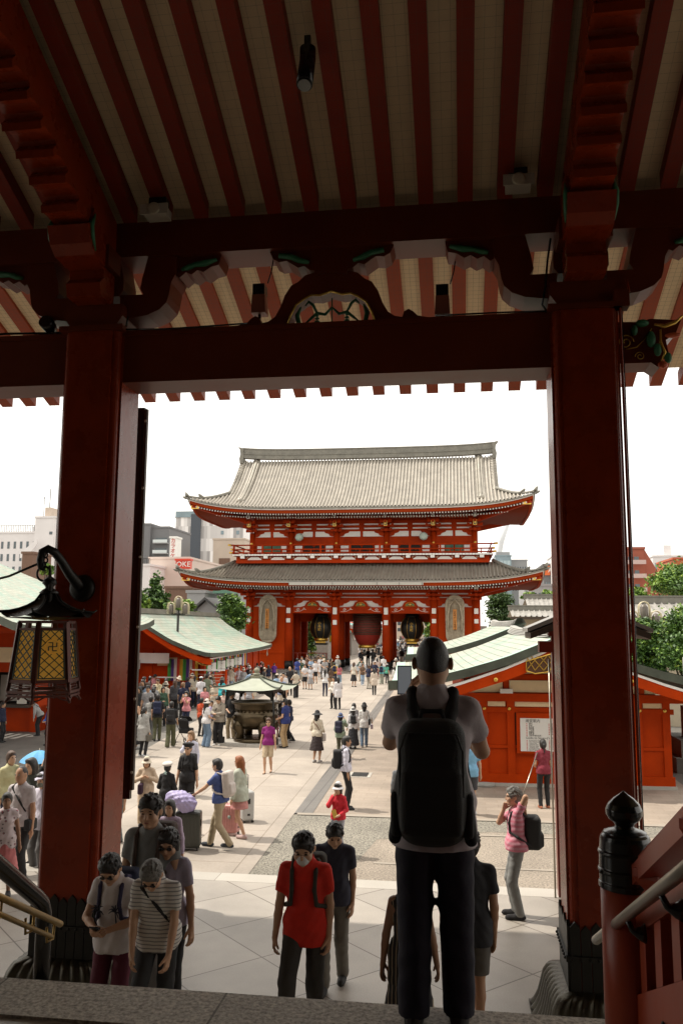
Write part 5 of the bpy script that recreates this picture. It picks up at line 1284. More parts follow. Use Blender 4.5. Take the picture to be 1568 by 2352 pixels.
def tree_at(x0, x1, ytop, ybot, Y, nleaf, size, label, mix, group=None, seed=1, conical=False, gz=0):
    """a tree whose crown covers photo columns x0..x1 and rows ytop..ybot at depth Y"""
    a, b = at(x0, ytop, Y), at(x1, ybot, Y); W = b.x-a.x; T = a.z; B = b.z; cx_ = (a.x+b.x)/2; Hc = T-B
    rg = random.Random(seed); lobes = []
    if conical:
        for k in range(9):
            t = k/8; w_ = W*.5*(1-t*.86)
            for j in range(3 if t < .8 else 1):
                an = rg.random()*6.28; lobes.append((w_*.55*math.cos(an), w_*.55*math.sin(an), B+Hc*(.06+.86*t), w_*.75+.2, w_*.75+.2, Hc*.085))
    else:
        nl = 11
        for k in range(nl):
            an = 2*PI*k/nl+rg.random(); rr = W*.5*rg.uniform(.25, .72); hz = rg.random()
            lobes.append((rr*math.cos(an)*(1-.35*hz), rr*math.sin(an)*.9, B+Hc*(.22+.58*hz), W*.5*rg.uniform(.34, .52), W*.5*rg.uniform(.36, .5), Hc*rg.uniform(.18, .30)))
        lobes.append((0, 0, B+Hc*.78, W*.26, W*.26, Hc*.2))
    return tree((cx_, Y, gz), T, lobes, nleaf, size, label, mix, group, trunk_r=max(.12, W*.03), kind='conifer' if conical else 'broad', rng=seed)
MX = (.28, .42, .25, .05); MXB = (.12, .33, .40, .15); MXD = (.5, .38, .1, .02)
G1 = 'trees around the courtyard'
tree_at(331, 386, 1308, 1405, 75, 5200, .17, 'tall dark conifer standing behind the fortune booth', MXD, G1, 3, True)
tree_at(288, 346, 1352, 1412, 72, 4200, .17, 'bright green bush tree left of the dark conifer', MXB, G1, 4)
tree_at(290, 318, 1322, 1362, 90, 2000, .2, 'small tree at the edge of the left pillar above the bright bush', MX, G1, 14)
tree_at(385, 450, 1376, 1412, 70, 2600, .16, 'low pale green shrub crown behind the hooped lamp', MXB, G1, 5)
tree_at(497, 572, 1366, 1470, 74, 6000, .17, 'green tree between the fortune booth and the gate', MX, G1, 6)
tree_at(470, 540, 1412, 1450, 72, 2400, .15, 'low dark shrubs under the tree beside the gate', MXD, G1, 16)
tree_at(90, 128, 1296, 1322, 85, 1500, .2, 'small green treetop above the left hall roof', MXB, G1, 15)
tree_at(1100, 1196, 1358, 1450, 98, 9000, .17, 'dark green tree right of the gate under its eave', MXD, G1, 7)
tree_at(1192, 1245, 1360, 1382, 120, 2200, .24, 'light green treetop left of centre above the tiled house at right', MXB, G1, 8)
tree_at(1238, 1282, 1356, 1380, 122, 1800, .24, 'light green treetop beside the right pillar above the tiled house', MXB, G1, 18)
tree_at(1418, 1500, 1350, 1404, 62, 10000, .13, 'light green tree behind the tiled wall beside the right pillar', MXB, G1, 9)
tree_at(1472, 1690, 1292, 1400, 66, 18000, .14, 'broad bright green tree behind the tiled wall at the right edge', MXB, G1, 10)
tree_at(1422, 1530, 1418, 1580, 30.0, 24000, .062, 'leafy tree with yellow tips behind the right hall', (.30, .36, .22, .12), G1, 11)
tree_at(1490, 1660, 1392, 1560, 29.0, 26000, .062, 'large leafy tree with yellow tips at the right edge', (.30, .36, .22, .12), G1, 12)
tree_at(697, 732, 1400, 1520, 100, 4200, .2, 'street tree seen through the left opening of the gate', MX, G1, 13)
tree_at(974, 1006, 1405, 1490, 100, 2600, .2, 'street tree seen through the right opening of the gate', MXB, G1, 17)
# ------------------------------------------------------------------ tiled precinct buildings at right
def tiled_house(x0, x1, yr, ye, yb, Y, dep, label, wallc, gable=False):
    a, b = at(x0, yr, Y), at(x1, yr, Y); ez = at(x0, ye, Y-2).z; bz = 0
    e = empty('tiled_house', (a.x, Y, 0), 0, label, 'house'); W = b.x-a.x; mb = MB(); n = int(W/.32); xs = []
    for k in range(n):
        for q_, h in ((0, 0), (.3, 0), (.5, .09), (.7, 0)): xs.append((W*(k+q_)/n, h))
    xs.append((W, 0)); vs = []
    for x, h in xs:
        for j in range(13): v = j/12; vs.append((x, -2-.0+2.0*v, ez+(a.z-ez)*v+h+.02*(j % 2)))
    mb.add(vs, [(i*13+j, (i+1)*13+j, (i+1)*13+j+1, i*13+j+1) for i in range(len(xs)-1) for j in range(12)], True)
    mb.add([(0, 0, a.z), (W, 0, a.z), (W, dep, ez), (0, dep, ez)], [(0,1,2,3)]); mb.build('roof', mat('grey_house_tile', (.30, .285, .26), .5, var=.3, scale=2.5), e)
    MB().box(-.1, W+.1, -.16, .16, a.z-.02, a.z+.28).box(-.15, W+.15, -.2, .2, a.z+.28, a.z+.34).build('ridge', M_TILE_D, e)
    MB().box(-.1, W+.1, -2.05, -1.95, ez-.18, ez-.02).build('eave_board', WOODD, e)
    MB().box(.4, W-.4, -1.2, dep-.5, 0, ez-.1).prism([(-1.2, ez-.1), (dep-.5, ez-.1), (0, a.z-.1)], .4, W-.4, 'x').build('wall', wallc, e)
    return e
M_HWALL = mat('cream_house_wall', (.45, .38, .27), .8, var=.1)
tiled_house(1205, 1430, 1375, 1394, 1440, 62, 4, 'grey tiled house with cream wall above the right hall roofs', M_HWALL)
tiled_house(1425, 1900, 1385, 1416, 1450, 40, 4, 'long grey tiled roof behind the lamp standard at right', M_HWALL)
tiled_house(1170, 1330, 1402, 1416, 1450, 56, 3, 'lower strip of grey roof behind the copper hall ridges', M_HWALL)
# ------------------------------------------------------------------ city blocks
def block(x0, x1, yt, Y, dep, m, label, cat='building', name='office_block', wins=None, kids=None, yb=None):
    a, b = at(x0, yt, Y), at(x1, yt, Y); W = b.x-a.x; H = a.z; zb = at(x0, yb, Y).z if yb else 0
    e = empty(name, (a.x, Y, 0), 0, label, cat); MB().box(0, W, 0, dep, zb, H).build('wall', m, e)
    MB().box(-.15, W+.15, -.15, dep+.15, H, H+.35).build('parapet', m, e)
    for wsp in (wins or ()):                 # (fx0, fx1, fz0, fz1, nx, nz, fill, mat)
        fx0, fx1, fz0, fz1, nx, nz, fill, wm = wsp
        for i in range(nx):
            for j in range(nz):
                cw = W*(fx1-fx0)/nx; ch = H*(fz1-fz0)/nz; xx = W*fx0+cw*(i+.5); zz = H*fz0+ch*(j+.5)
                o = MB().box(xx-cw*fill/2, xx+cw*fill/2, -.06, .05, zz-ch*.28, zz+ch*.28).build('window', wm, e)
    return e, W, H
def ax(e, W, H, f0, f1, z0, z1, y0, y1, name, m): return MB().box(W*f0, W*f1, y0, y1, H*z0, H*z1).build(name, m, e)
C_WH = mat('white_render', (.66, .63, .62), .8, var=.08, scale=.3); C_PK = mat('pale_pink_render', (.60, .50, .44), .8, var=.1, scale=.2)
C_BG = mat('beige_render', (.52, .43, .35), .8, var=.1, scale=.2); C_DG = mat('dark_grey_render', (.16, .16, .165), .7, var=.1, scale=.2)
C_GR = mat('mid_grey_render', (.30, .30, .30), .7, var=.12, scale=.3); C_RB = mat('red_brown_tile_wall', (.30, .075, .04), .7, var=.12, scale=.5)
C_BR = mat('brown_render', (.16, .09, .06), .8, var=.2); C_BL = mat('blue_grey_glass', (.20, .27, .30), .25, var=.2, scale=.4)
C_OR = mat('orange_red_wall', (.42, .09, .03), .7, var=.1)
def stripe_mat():
    m, n, l, b = node_mat('staggered_stripe_cladding')
    tc = n.new('ShaderNodeTexCoord'); mp = n.new('ShaderNodeMapping'); mp.inputs['Rotation'].default_value = (R(90), 0, 0); l.new(tc.outputs['Object'], mp.inputs[0])
    br = n.new('ShaderNodeTexBrick'); br.offset = .35; br.inputs['Scale'].default_value = 1; br.inputs['Brick Width'].default_value = .9; br.inputs['Row Height'].default_value = 3.4
    br.inputs['Mortar Size'].default_value = .02; br.inputs['Color1'].default_value = (.80, .77, .75, 1); br.inputs['Color2'].default_value = (.30, .285, .28, 1); br.inputs['Mortar'].default_value = (.5, .47, .45, 1)
    l.new(mp.outputs[0], br.inputs['Vector']); l.new(br.outputs['Color'], b.inputs['Base Color']); b.inputs['Roughness'].default_value = .6
    return m
C_ST = stripe_mat()
# striped tower with dark service core and glass crown
e, W, H = block(404, 563, 1190, 215, 25, C_ST, 'tall tower clad in staggered white and grey stripes behind the gate', 'tower', 'striped_tower')
ax(e, W, H, .23, .37, 0, 1.03, -.5, 3, 'service_core', mat('core_blue_black', (.05, .06, .075), .5)); ax(e, W, H, 0, .36, 1.005, 1.055, -.3, 20, 'glass_crown', C_BL)
for i in range(2):
    for j in range(9): MB().box(W*(.66+.22*i), W*(.70+.22*i), -.15, .1, H*(.30+.07*j), H*(.33+.07*j)).build('window', C_BL, e)
e, W, H = block(302, 346, 1206, 165, 22, C_DG, 'dark grey apartment block beside the left pillar', name='apartment_block')
e, W, H = block(346, 389, 1213, 166, 14, C_DG, 'grey block with white glass balconies next to the dark apartment block', name='balcony_block')
for j in range(5):
    zf = .93-.09*j; MB().box(W*.25, W*1.0, -1.1, -1.0, H*(zf-.06), H*(zf-.035)).build('balcony_glass', mat('frosted_balcony', (.55, .6, .6), .3), e)
    MB().box(W*.25, W*1.0, -1.1, 0, H*(zf-.068), H*(zf-.06)).build('balcony_slab', C_GR, e); MB().box(W*.3, W*.9, -.05, .05, H*(zf-.055), H*(zf-.015)).build('window', GLASS, e)
e, W, H = block(391, 406, 1236, 160, 3, WHITE, 'slim white sign tower with vertical red karaoke lettering', 'sign', 'sign_tower', yb=1284)
text_mesh(['カ','ラ','オ','ケ'], 1.05*W/1.35, 'lettering', mat('sign_red', (.5, .03, .02), .5), e, (W/2, -.1, H-(H-at(391, 1284, 160).z)/2), ext=.02, vertical=True)
e, W, H = block(490, 562, 1240, 178, 20, C_BG, 'beige block with a recessed loggia under the striped tower'); 
MB().box(W*.2, W*.55, -.1, .2, H*.66, H*.82).build('loggia', C_BR, e); MB().box(W*.25, W*.35, -.2, 0, H*.66, H*.76).build('pier', C_BG, e)
e, W, H = block(343, 436, 1284, 135, 18, C_PK, 'large blank pale pink building behind the conifer', wins=((.55, .95, .38, .5, 3, 1, .35, GLASS),))
e, W, H = block(295, 345, 1300, 128, 12, C_WH, 'low white building with railing beside the left pillar', wins=((.1, .7, .3, .5, 2, 1, .5, GLASS),))
mb = MB()
for k in range(14): mb.box(W*k/13-.03, W*k/13+.03, -.1, -.05, H+.3, H+1.2)
mb.box(0, W, -.1, -.05, H+1.15, H+1.22); mb.build('roof_railing', IRON, e)
e, W, H = block(404, 437, 1288, 132, 1, mat('billboard_red', (.58, .05, .02), .5), 'red rooftop billboard with white letters', 'billboard', 'billboard', yb=1306)
text_mesh('OKE', 1.25, 'lettering', WHITE, e, (W*.55, -.08, H-.62), ext=.03)
e, W, H = block(436, 500, 1344, 115, 14, C_OR, 'orange red building behind the grey gabled house', wins=((.1, .5, .35, .8, 2, 2, .4, GLASS),))
e, W, H = block(380, 442, 1352, 108, 10, C_BR, 'low brown building behind the hooped lamp', wins=((.05, .95, .45, .85, 5, 1, .6, GLASS),))
e, W, H = block(430, 470, 1362, 98, 8, C_GR, 'weathered grey concrete wall building beside the brown one')
e, W, H = block(498, 532, 1352, 100, 8, C_GR, 'narrow grey green house left of the tree by the gate', wins=((.1, .9, .4, .9, 2, 2, .4, GLASS),))
ax(e, W, H, -.1, 1.1, .93, .99, -1, 2, 'green_awning', mat('green_awning', (.12, .26, .19), .6))
p = at(455, 1380, 88); e = empty('gabled_house', (p.x, 88, 0), 0, 'small grey house with dark gabled roof left of the gate', 'house')
W = at(497, 1380, 88).x-p.x; z = at(455, 1398, 88).z; MB().box(0, W, 0, 8, 0, z).prism([(0, z), (W, z), (W*.45, p.z)], 0, 8, 'y').build('wall', C_GR, e)
mb = MB(); mb.prism([(-.5, z-.25), (W*.45, p.z+.1), (W+.5, z-.25), (W+.5, z), (W*.45, p.z+.4), (-.5, z)], -.6, 8.5, 'y'); mb.build('roof', mat('slate_dark', (.07, .07, .07), .6), e)
# white apartment group at far left
e, W, H = block(-60, 95, 1226, 150, 22, C_WH, 'white apartment building with rooftop railing at the far left', name='apartment_building', wins=((.3, .95, .5, .95, 7, 4, .35, GLASS),))
mb = MB()
for k in range(40): mb.box(W*k/39-.05, W*k/39+.05, -.1, 0, H, H+1.6)
mb.box(0, W, -.1, 0, H+1.5, H+1.6); mb.build('roof_railing', C_GR, e)
MB().lathe([(.0, 0), (.9, .1), (1.0, 1.2), (.6, 1.6), (0, 1.7)], (W*.88, 2, H+.2), 12).build('roof_unit', C_GR, e)
e, W, H = block(82, 126, 1190, 148, 12, C_WH, 'white stair tower with slanted stair parapets at the far left', 'tower', 'stair_tower', wins=((.75, .95, .86, .9, 1, 1, .8, GLASS),))
MB().box(W*.35, W*.65, 1, 5, H, H+2.2).build('water_tank', C_BG, e); MB().tube([(W*.45, 2, H), (W*.45, 2, H+6)], .08, 6).tube([(W*.15, 2, H), (W*.15, 2, H+4.5)], .06, 6).tube([(W*.0, 2, H+4.2), (W*.35, 2, H+4.2)], .05, 6).build('antenna', IRON, e)
for j in range(3):
    z = H-4.5-4.2*j; mb = MB(); mb.prism([(-W*.5, z-2.4), (W*.35, z+.4), (W*.35, z-.6), (-W*.1, z-3.0), (-W*.5, z-3.3)], -1.4, -1.2, 'y'); mb.build('stair_parapet', C_WH, e)
    MB().box(-W*.3, W*.55, -1.1, -.02, z-3.8, z-2.6).build('stair_void', mat('stair_shade_wall', (.3, .28, .27), .8), e)
e, W, H = block(118, 142, 1212, 152, 12, C_BG, 'beige building with corrugated parapet behind the left pillar', wins=((.1, .9, .8, .95, 1, 2, .8, GLASS),))
e, W, H = block(52, 76, 1272, 120, 6, C_BR, 'small brown block in front of the white stair tower')
# right of the gate
e, W, H = block(1136, 1173, 1278, 230, 20, C_BL, 'glass fronted office block just right of the gate', wins=((.05, .95, .6, .97, 4, 4, .85, mat('pale_glass', (.33, .42, .44), .2)),))
ax(e, W, H, .1, .95, 1.0, 1.06, 2, 15, 'roof_plant', C_GR)
e, W, H = block(1172, 1210, 1288, 240, 20, C_GR, 'low pale grey office row right of the glass block', wins=((.05, .95, .6, .95, 6, 3, .5, GLASS),))
e, W, H = block(1204, 1252, 1318, 210, 18, C_WH, 'white mid rise block left of the hotel sign building', wins=((.05, .95, .5, .95, 5, 4, .5, GLASS),))
e, W, H = block(1247, 1276, 1298, 205, 18, C_DG, 'dark hotel block with orange and black roof sign', name='hotel_block', wins=((.1, .9, .4, .8, 4, 6, .4, C_BL),))
MB().box(0, W*.5, -.4, -.1, H*.87, H*.99).build('orange_sign', mat('sign_orange', (.65, .14, .03), .5), e); MB().box(W*.5, W*1.1, -.4, -.1, H*.87, H*.99).build('black_sign', BLACK, e)
text_mesh('APA', 1.5, 'lettering', WHITE, e, (W*.8, -.45, H*.93), ext=.02)
e, W, H = block(1268, 1290, 1278, 200, 12, C_WH, 'narrow white block behind the right pillar')
e, W, H = block(1203, 1290, 1346, 150, 14, C_GR, 'grey balcony block beneath the hotel sign building', wins=((.05, .95, .55, .92, 6, 3, .7, GLASS),))
for j in range(3): ax(e, W, H, 0, 1, .6+.12*j, .615+.12*j, -1.0, 0, 'balcony_slab', C_WH)
e = empty('slender_mast', (at(1142, 1285, 330).x, 330, 0), 0, 'slender pale tapering structure rising behind the right end of the gate', 'mast')
a, b = at(1142, 1290, 330), at(1162, 1200, 330); MB().tube([(0, 0, 0), (0, 0, a.z), ((b.x-a.x)*.35, 0, a.z+(b.z-a.z)*.5), (b.x-a.x, 0, b.z)], [1.5, 1.2, 1.3, 1.5], 12).build('shaft', mat('pale_steel', (.6, .62, .64), .4), e)
e, W, H = block(1415, 1478, 1262, 130, 16, C_RB, 'red brown tiled apartment building with stepped side', name='apartment_building', wins=())
for j in range(6):
    zf = .93-.13*j; ax(e, W, H, .0, 1.0, zf-.075, zf-.035, -1.0, -.9, 'balcony_rail', mat('pinkish_rail', (.5, .36, .33), .5))
    for f in (.1, .4, .62): ax(e, W, H, f, f+.17, zf-.06, zf, -.05, .05, 'window', GLASS)
pts = [(W, 0), (W, H), (W*1.02, H), (W*1.75, H*.66), (W*1.75, 0)]; MB().prism(pts, .2, 15, 'y').build('stepped_wing', C_RB, e)
e, W, H = block(1498, 1640, 1279, 190, 16, C_WH, 'long white apartment block at the right edge', name='apartment_building', wins=((.02, .98, .7, .96, 12, 2, .7, C_BL),))
ax(e, W, H, .22, .34, 1, 1.14, 2, 8, 'roof_tower', C_WH)
e, W, H = block(1545, 1640, 1285, 150, 12, C_OR, 'orange brick block at the right edge behind the trees', wins=())
# shopping street beyond the gate
M_SHOP = mat('shop_wall', (.33, .30, .27), .7, var=.2)
for i in range(8):
    for s in (-1, 1):
        Y = 104+i*15; x = -9.0+s*(5.6) - (Y-100)*.028
        if s < 0 and i < 1: x -= 1.5
        e = empty('shop', (x, Y, 0), 0, 'number %s street shop with red eave on the %s side beyond the gate' % (('first','second','third','fourth','fifth','sixth','seventh','eighth')[i], 'left' if s < 0 else 'right'), 'shop', 'shops of the approach street')
        w_ = s*7; a, b = sorted((0, w_)); MB().box(a, b, 0, 14.5, 0, 4.3).build('wall', M_SHOP, e)
        a, b = sorted((-s*1.1, w_*.6)); MB().prism([(a, 3.2), (b, 3.2), (b, 4.9), (a+(.9 if s < 0 else 0), 3.7) if False else (b, 4.9), (a, 3.5)] if s > 0 else [(a, 3.2), (b, 3.2), (b, 3.5), (a, 4.9)], -.2, 14.6, 'y').build('eave', RED if i % 2 else mat('shop_teal', (.1, .25, .22), .6), e)
        MB().box(min(-s*.02, -s*.25), max(-s*.02, -s*.25), 1, 13, 2.2, 3.0).build('shop_sign', WHITE if i % 2 else CURT[3], e)
e, W, H = block(700, 800, 1416, 260, 20, C_WH, 'far white building closing the approach street on the left', wins=((.05, .95, .3, .9, 8, 2, .6, GLASS),))
e, W, H = block(880, 990, 1420, 265, 20, C_BG, 'far beige building closing the approach street on the right', wins=((.05, .95, .3, .9, 8, 2, .6, GLASS),))
# stone pedestal at the right edge
e = empty('stone_monument', (6.9, 27.5, 0), 0, 'stepped grey stone monument at the right edge beyond the hall', 'monument')
MB().box(-.5, 3, -.9, 1.5, 0, .45).box(-.3, 3, -.7, 1.3, .45, .95).build('steps', M_GREY, e); MB().box(0, .8, -.4, .4, .95, 1.9).build('pedestal', M_KERB, e); MB().box(.1, .7, -.25, .25, 1.9, 3.4).build('pillar', M_KERB, e)
sheet('alley', [(6.1, 20.7), (40, 20.8), (40, 60), (6.1, 60)], .012, M_ASPH)
tag(MB().bar((7.2, 21.0, .02), (6.6, 27.0, .02), .12, .01).build('alley_line', WHITE, fix=False), kind='structure')
# ------------------------------------------------------------------ people: smooth bodies grown from distance fields
V3 = lambda *a: np.array(a, float)
class Field:
    def __init__(s, cell): s.h = cell; s.p = []; s.clips = []; s.wr = 0; s.wf = 1
    def cap(s, a, b, ra, rb=None, k=.02, sub=False):
        a = np.asarray(a, float); b = np.asarray(b, float); rb = ra if rb is None else rb
        s.p.append(('c', (a, b, ra, rb), np.minimum(a-ra, b-rb), np.maximum(a+ra, b+rb), k, sub)); return s
    def ell(s, c, r, M=None, k=.02, sub=False):
        c = np.asarray(c, float); r = np.asarray(r, float); R_ = r.max() if M is not None else r
        s.p.append(('e', (c, r, M), c-R_, c+R_, k, sub)); return s
    def box(s, c, h, rad=.02, M=None, k=.01, sub=False):
        c = np.asarray(c, float); h = np.asarray(h, float); R_ = np.linalg.norm(h) if M is not None else h
        s.p.append(('b', (c, h, rad, M), c-R_, c+R_, k, sub)); return s
    def clip(s, pt, nrm): s.clips.append((np.asarray(pt, float), np.asarray(nrm, float)/np.linalg.norm(nrm))); return s
    def mesh(s):
        h = s.h; lo = np.min([p[2] for p in s.p if not p[5]], 0)-2.5*h-.02; hi = np.max([p[3] for p in s.p if not p[5]], 0)+2.5*h+.02
        n = np.ceil((hi-lo)/h).astype(int)+1
        ax_ = [lo[i]+h*np.arange(n[i]) for i in range(3)]
        F = np.full(n, 1.0, np.float32)
        for kd, q, a, b, k, sub in s.p:
            m = k+2.5*h; i0 = np.clip(((a-m-lo)/h).astype(int), 0, n-1); i1 = np.clip(((b+m-lo)/h).astype(int)+2, 1, n)
            if (i1 <= i0).any(): continue
            sl = tuple(slice(i0[i], i1[i]) for i in range(3))
            X = ax_[0][sl[0]][:, None, None]; Y = ax_[1][sl[1]][None, :, None]; Z = ax_[2][sl[2]][None, None, :]
            if kd == 'c':
                A, B, ra, rb = q; d = B-A; L = d.dot(d)+1e-12
                px, py, pz = X-A[0], Y-A[1], Z-A[2]; t = np.clip((px*d[0]+py*d[1]+pz*d[2])/L, 0, 1)
                D = np.sqrt((px-d[0]*t)**2+(py-d[1]*t)**2+(pz-d[2]*t)**2)-(ra+(rb-ra)*t)
            else:
                c, r = q[0], q[1]; M = q[-1]; px, py, pz = X-c[0], Y-c[1], Z-c[2]
                if M is not None: px, py, pz = [px*M[0, i]+py*M[1, i]+pz*M[2, i] for i in range(3)]
                if kd == 'e':
                    k0 = np.sqrt((px/r[0])**2+(py/r[1])**2+(pz/r[2])**2); k1 = np.sqrt((px/r[0]**2)**2+(py/r[1]**2)**2+(pz/r[2]**2)**2)+1e-9
                    D = k0*(k0-1)/k1
                else:
                    rd = q[2]; qx, qy, qz = np.abs(px)-r[0]+rd, np.abs(py)-r[1]+rd, np.abs(pz)-r[2]+rd
                    D = np.sqrt(np.maximum(qx, 0)**2+np.maximum(qy, 0)**2+np.maximum(qz, 0)**2)+np.minimum(np.maximum(qx, np.maximum(qy, qz)), 0)-rd
            G = F[sl]
            if sub:
                hh = np.clip(.5-.5*(G+D)/k, 0, 1); F[sl] = G*(1-hh)-D*hh+k*hh*(1-hh)
            else:
                hh = np.clip(.5+.5*(D-G)/k, 0, 1); F[sl] = D*(1-hh)+G*hh-k*hh*(1-hh)
        X = ax_[0][:, None, None]; Y = ax_[1][None, :, None]; Z = ax_[2][None, None, :]
        if s.wr:
            w_ = s.wr; q_ = s.wf; F = F+w_*(np.sin(31*q_*Z+9*np.sin(7*q_*X+2*Y)+4*X)*np.sin(17*q_*X+11*q_*Y+3*np.sin(13*q_*Z))+.5*np.sin(53*q_*Z-21*q_*X+33*q_*Y))
        for pt, nr in s.clips: F = np.maximum(F, (X-pt[0])*nr[0]+(Y-pt[1])*nr[1]+(Z-pt[2])*nr[2])
        return nets(F, lo, h)
def nets(F, lo, h):
    S_ = F < 0; n = np.array(F.shape)
    c = S_[:-1, :-1, :-1].astype(np.int8)
    cnt = sum(S_[i:n[0]-1+i, j:n[1]-1+j, k:n[2]-1+k].astype(np.int8) for i in (0, 1) for j in (0, 1) for k in (0, 1))
    act = (cnt > 0) & (cnt < 8); ci = np.argwhere(act)
    if len(ci) == 0: return np.zeros((0, 3)), np.zeros((0, 4), int)
    idx = np.full(act.shape, -1, np.int64); idx[act] = np.arange(len(ci))
    P = np.zeros((len(ci), 3)); W = np.zeros(len(ci))
    cor = [(i, j, k) for i in (0, 1) for j in (0, 1) for k in (0, 1)]
    val = {o: F[ci[:, 0]+o[0], ci[:, 1]+o[1], ci[:, 2]+o[2]] for o in cor}
    for o in cor:
        for a in range(3):
            if o[a] == 0:
                o2 = tuple(o[b]+(b == a) for b in range(3)); va, vb = val[o], val[o2]; m = (va < 0) != (vb < 0)
                t = np.where(m, va/(va-vb+1e-12), 0); p = np.zeros((len(ci), 3)); p[:] = o; p[:, a] += t
                P[m] += p[m]; W[m] += 1
    V = lo+h*(ci+P/W[:, None]); Q = []
    for a in range(3):
        b, c_ = [(1, 2), (2, 0), (0, 1)][a]
        sl0 = [slice(None)]*3; sl1 = [slice(None)]*3; sl0[a] = slice(0, n[a]-1); sl1[a] = slice(1, n[a])
        A = S_[tuple(sl0)]; B = S_[tuple(sl1)]; e = np.argwhere(A != B)
        e = e[(e[:, b] > 0) & (e[:, c_] > 0) & (e[:, b] < n[b]-1) & (e[:, c_] < n[c_]-1)]
        if len(e) == 0: continue
        db = np.zeros(3, int); db[b] = 1; dc = np.zeros(3, int); dc[c_] = 1
        q = np.stack([idx[tuple((e-db-dc).T)], idx[tuple((e-dc).T)], idx[tuple(e.T)], idx[tuple((e-db).T)]], 1)
        ins = A[tuple(e.T)]; q[~ins] = q[~ins][:, ::-1]; Q.append(q)
    return V, np.concatenate(Q)
def np_mesh(name, parts, mats):
    """parts: (verts, quads, material index)"""
    off = 0; Vs = []; Qs = []; Ms = []
    for v, q, mi in parts:
        if len(v) == 0: continue
        Vs.append(v); Qs.append(q+off); Ms.append(np.full(len(q), mi, np.int32)); off += len(v)
    V = np.concatenate(Vs).astype(np.float32); Q = np.concatenate(Qs).astype(np.int32); M = np.concatenate(Ms)
    me = bpy.data.meshes.new(name); me.vertices.add(len(V)); me.vertices.foreach_set('co', V.ravel())
    me.loops.add(Q.size); me.loops.foreach_set('vertex_index', Q.ravel())
    me.polygons.add(len(Q)); me.polygons.foreach_set('loop_start', np.arange(0, Q.size, 4, dtype=np.int32))
    me.polygons.foreach_set('use_smooth', np.ones(len(Q), bool))
    for m in mats: me.materials.append(m)
    me.polygons.foreach_set('material_index', M); me.update(); me.validate()
    return me
def quad_ell(c, r, M=None, n=10, m=8):
    th = np.linspace(0, PI, m+1); ph = np.linspace(0, 2*PI, n, endpoint=False)
    P = np.array([[r[0]*math.sin(t)*math.cos(p), r[1]*math.sin(t)*math.sin(p), r[2]*math.cos(t)] for t in th for p in ph])
    if M is not None: P = P@M.T
    Q = np.array([[j*n+k, (j+1)*n+k, (j+1)*n+(k+1) % n, j*n+(k+1) % n] for j in range(m) for k in range(n)])
    return P+np.asarray(c), Q
def rotm(ax_, a):
    c, s = math.cos(a), math.sin(a)
    return {'x': np.array([[1, 0, 0], [0, c, -s], [0, s, c]]), 'y': np.array([[c, 0, s], [0, 1, 0], [-s, 0, c]]), 'z': np.array([[c, -s, 0], [s, c, 0], [0, 0, 1]])}[ax_]
def ik(a, t, l1, l2, hint):
    a = np.asarray(a, float); t = np.asarray(t, float); d = t-a; L = np.linalg.norm(d)
    if L > (l1+l2)*.995: t = a+d/L*(l1+l2)*.995; d = t-a; L = np.linalg.norm(d)
    u = d/L; x = (l1*l1-l2*l2+L*L)/(2*L); y = math.sqrt(max(l1*l1-x*x, 0)); hv = np.asarray(hint, float); hv = hv-u*hv.dot(u); hv /= np.linalg.norm(hv)+1e-9
    return a+u*x+hv*y, t
ARMS = {  # hand targets for the right hand, hint for the elbow
    'down': ((.25, .05, .80), (.25, -1, -.1)), 'back': ((.24, -.20, .84), (.3, -1, 0)), 'fwd': ((.22, .26, .86), (.3, -1, -.2)), 'phone': ((.05, .27, 1.10), (.9, -.5, -.6)),
    'photo': ((.05, .30, 1.46), (.45, -.1, -1)), 'photohi': ((.07, .22, 1.92), (1, .2, -.3)), 'face': ((.05, .16, 1.42), (.6, .1, -1)), 'strap': ((.14, .12, 1.30), (.9, -.6, -.8)),
    'carry': ((.16, .22, 1.02), (.5, -1, -.5)), 'belly': ((.0, .22, 1.02), (1, -.5, -.5)), 'thigh': ((.16, .20, .74), (.6, -1, 0)), 'push': ((.2, .45, .98), (.6, -.8, -.6)),
    'bent': ((.30, .14, .98), (.4, -1, -.3)), 'neck': ((.10, -.10, 1.44), (.9, .6, .2)), 'side': ((.33, .10, .86), (.8, -1, 0)), 'none': ((.2, .02, .86), (.2, -1, 0)), 'chest': ((.10, .17, 1.22), (.9, -.4, -.8)),
}
_sk = {}
def skin(t=0): return mat('skin_%d' % t, ((.50, .29, .18), (.40, .215, .125), (.27, .14, .08), (.56, .36, .25))[t], .55, var=.06, scale=14)
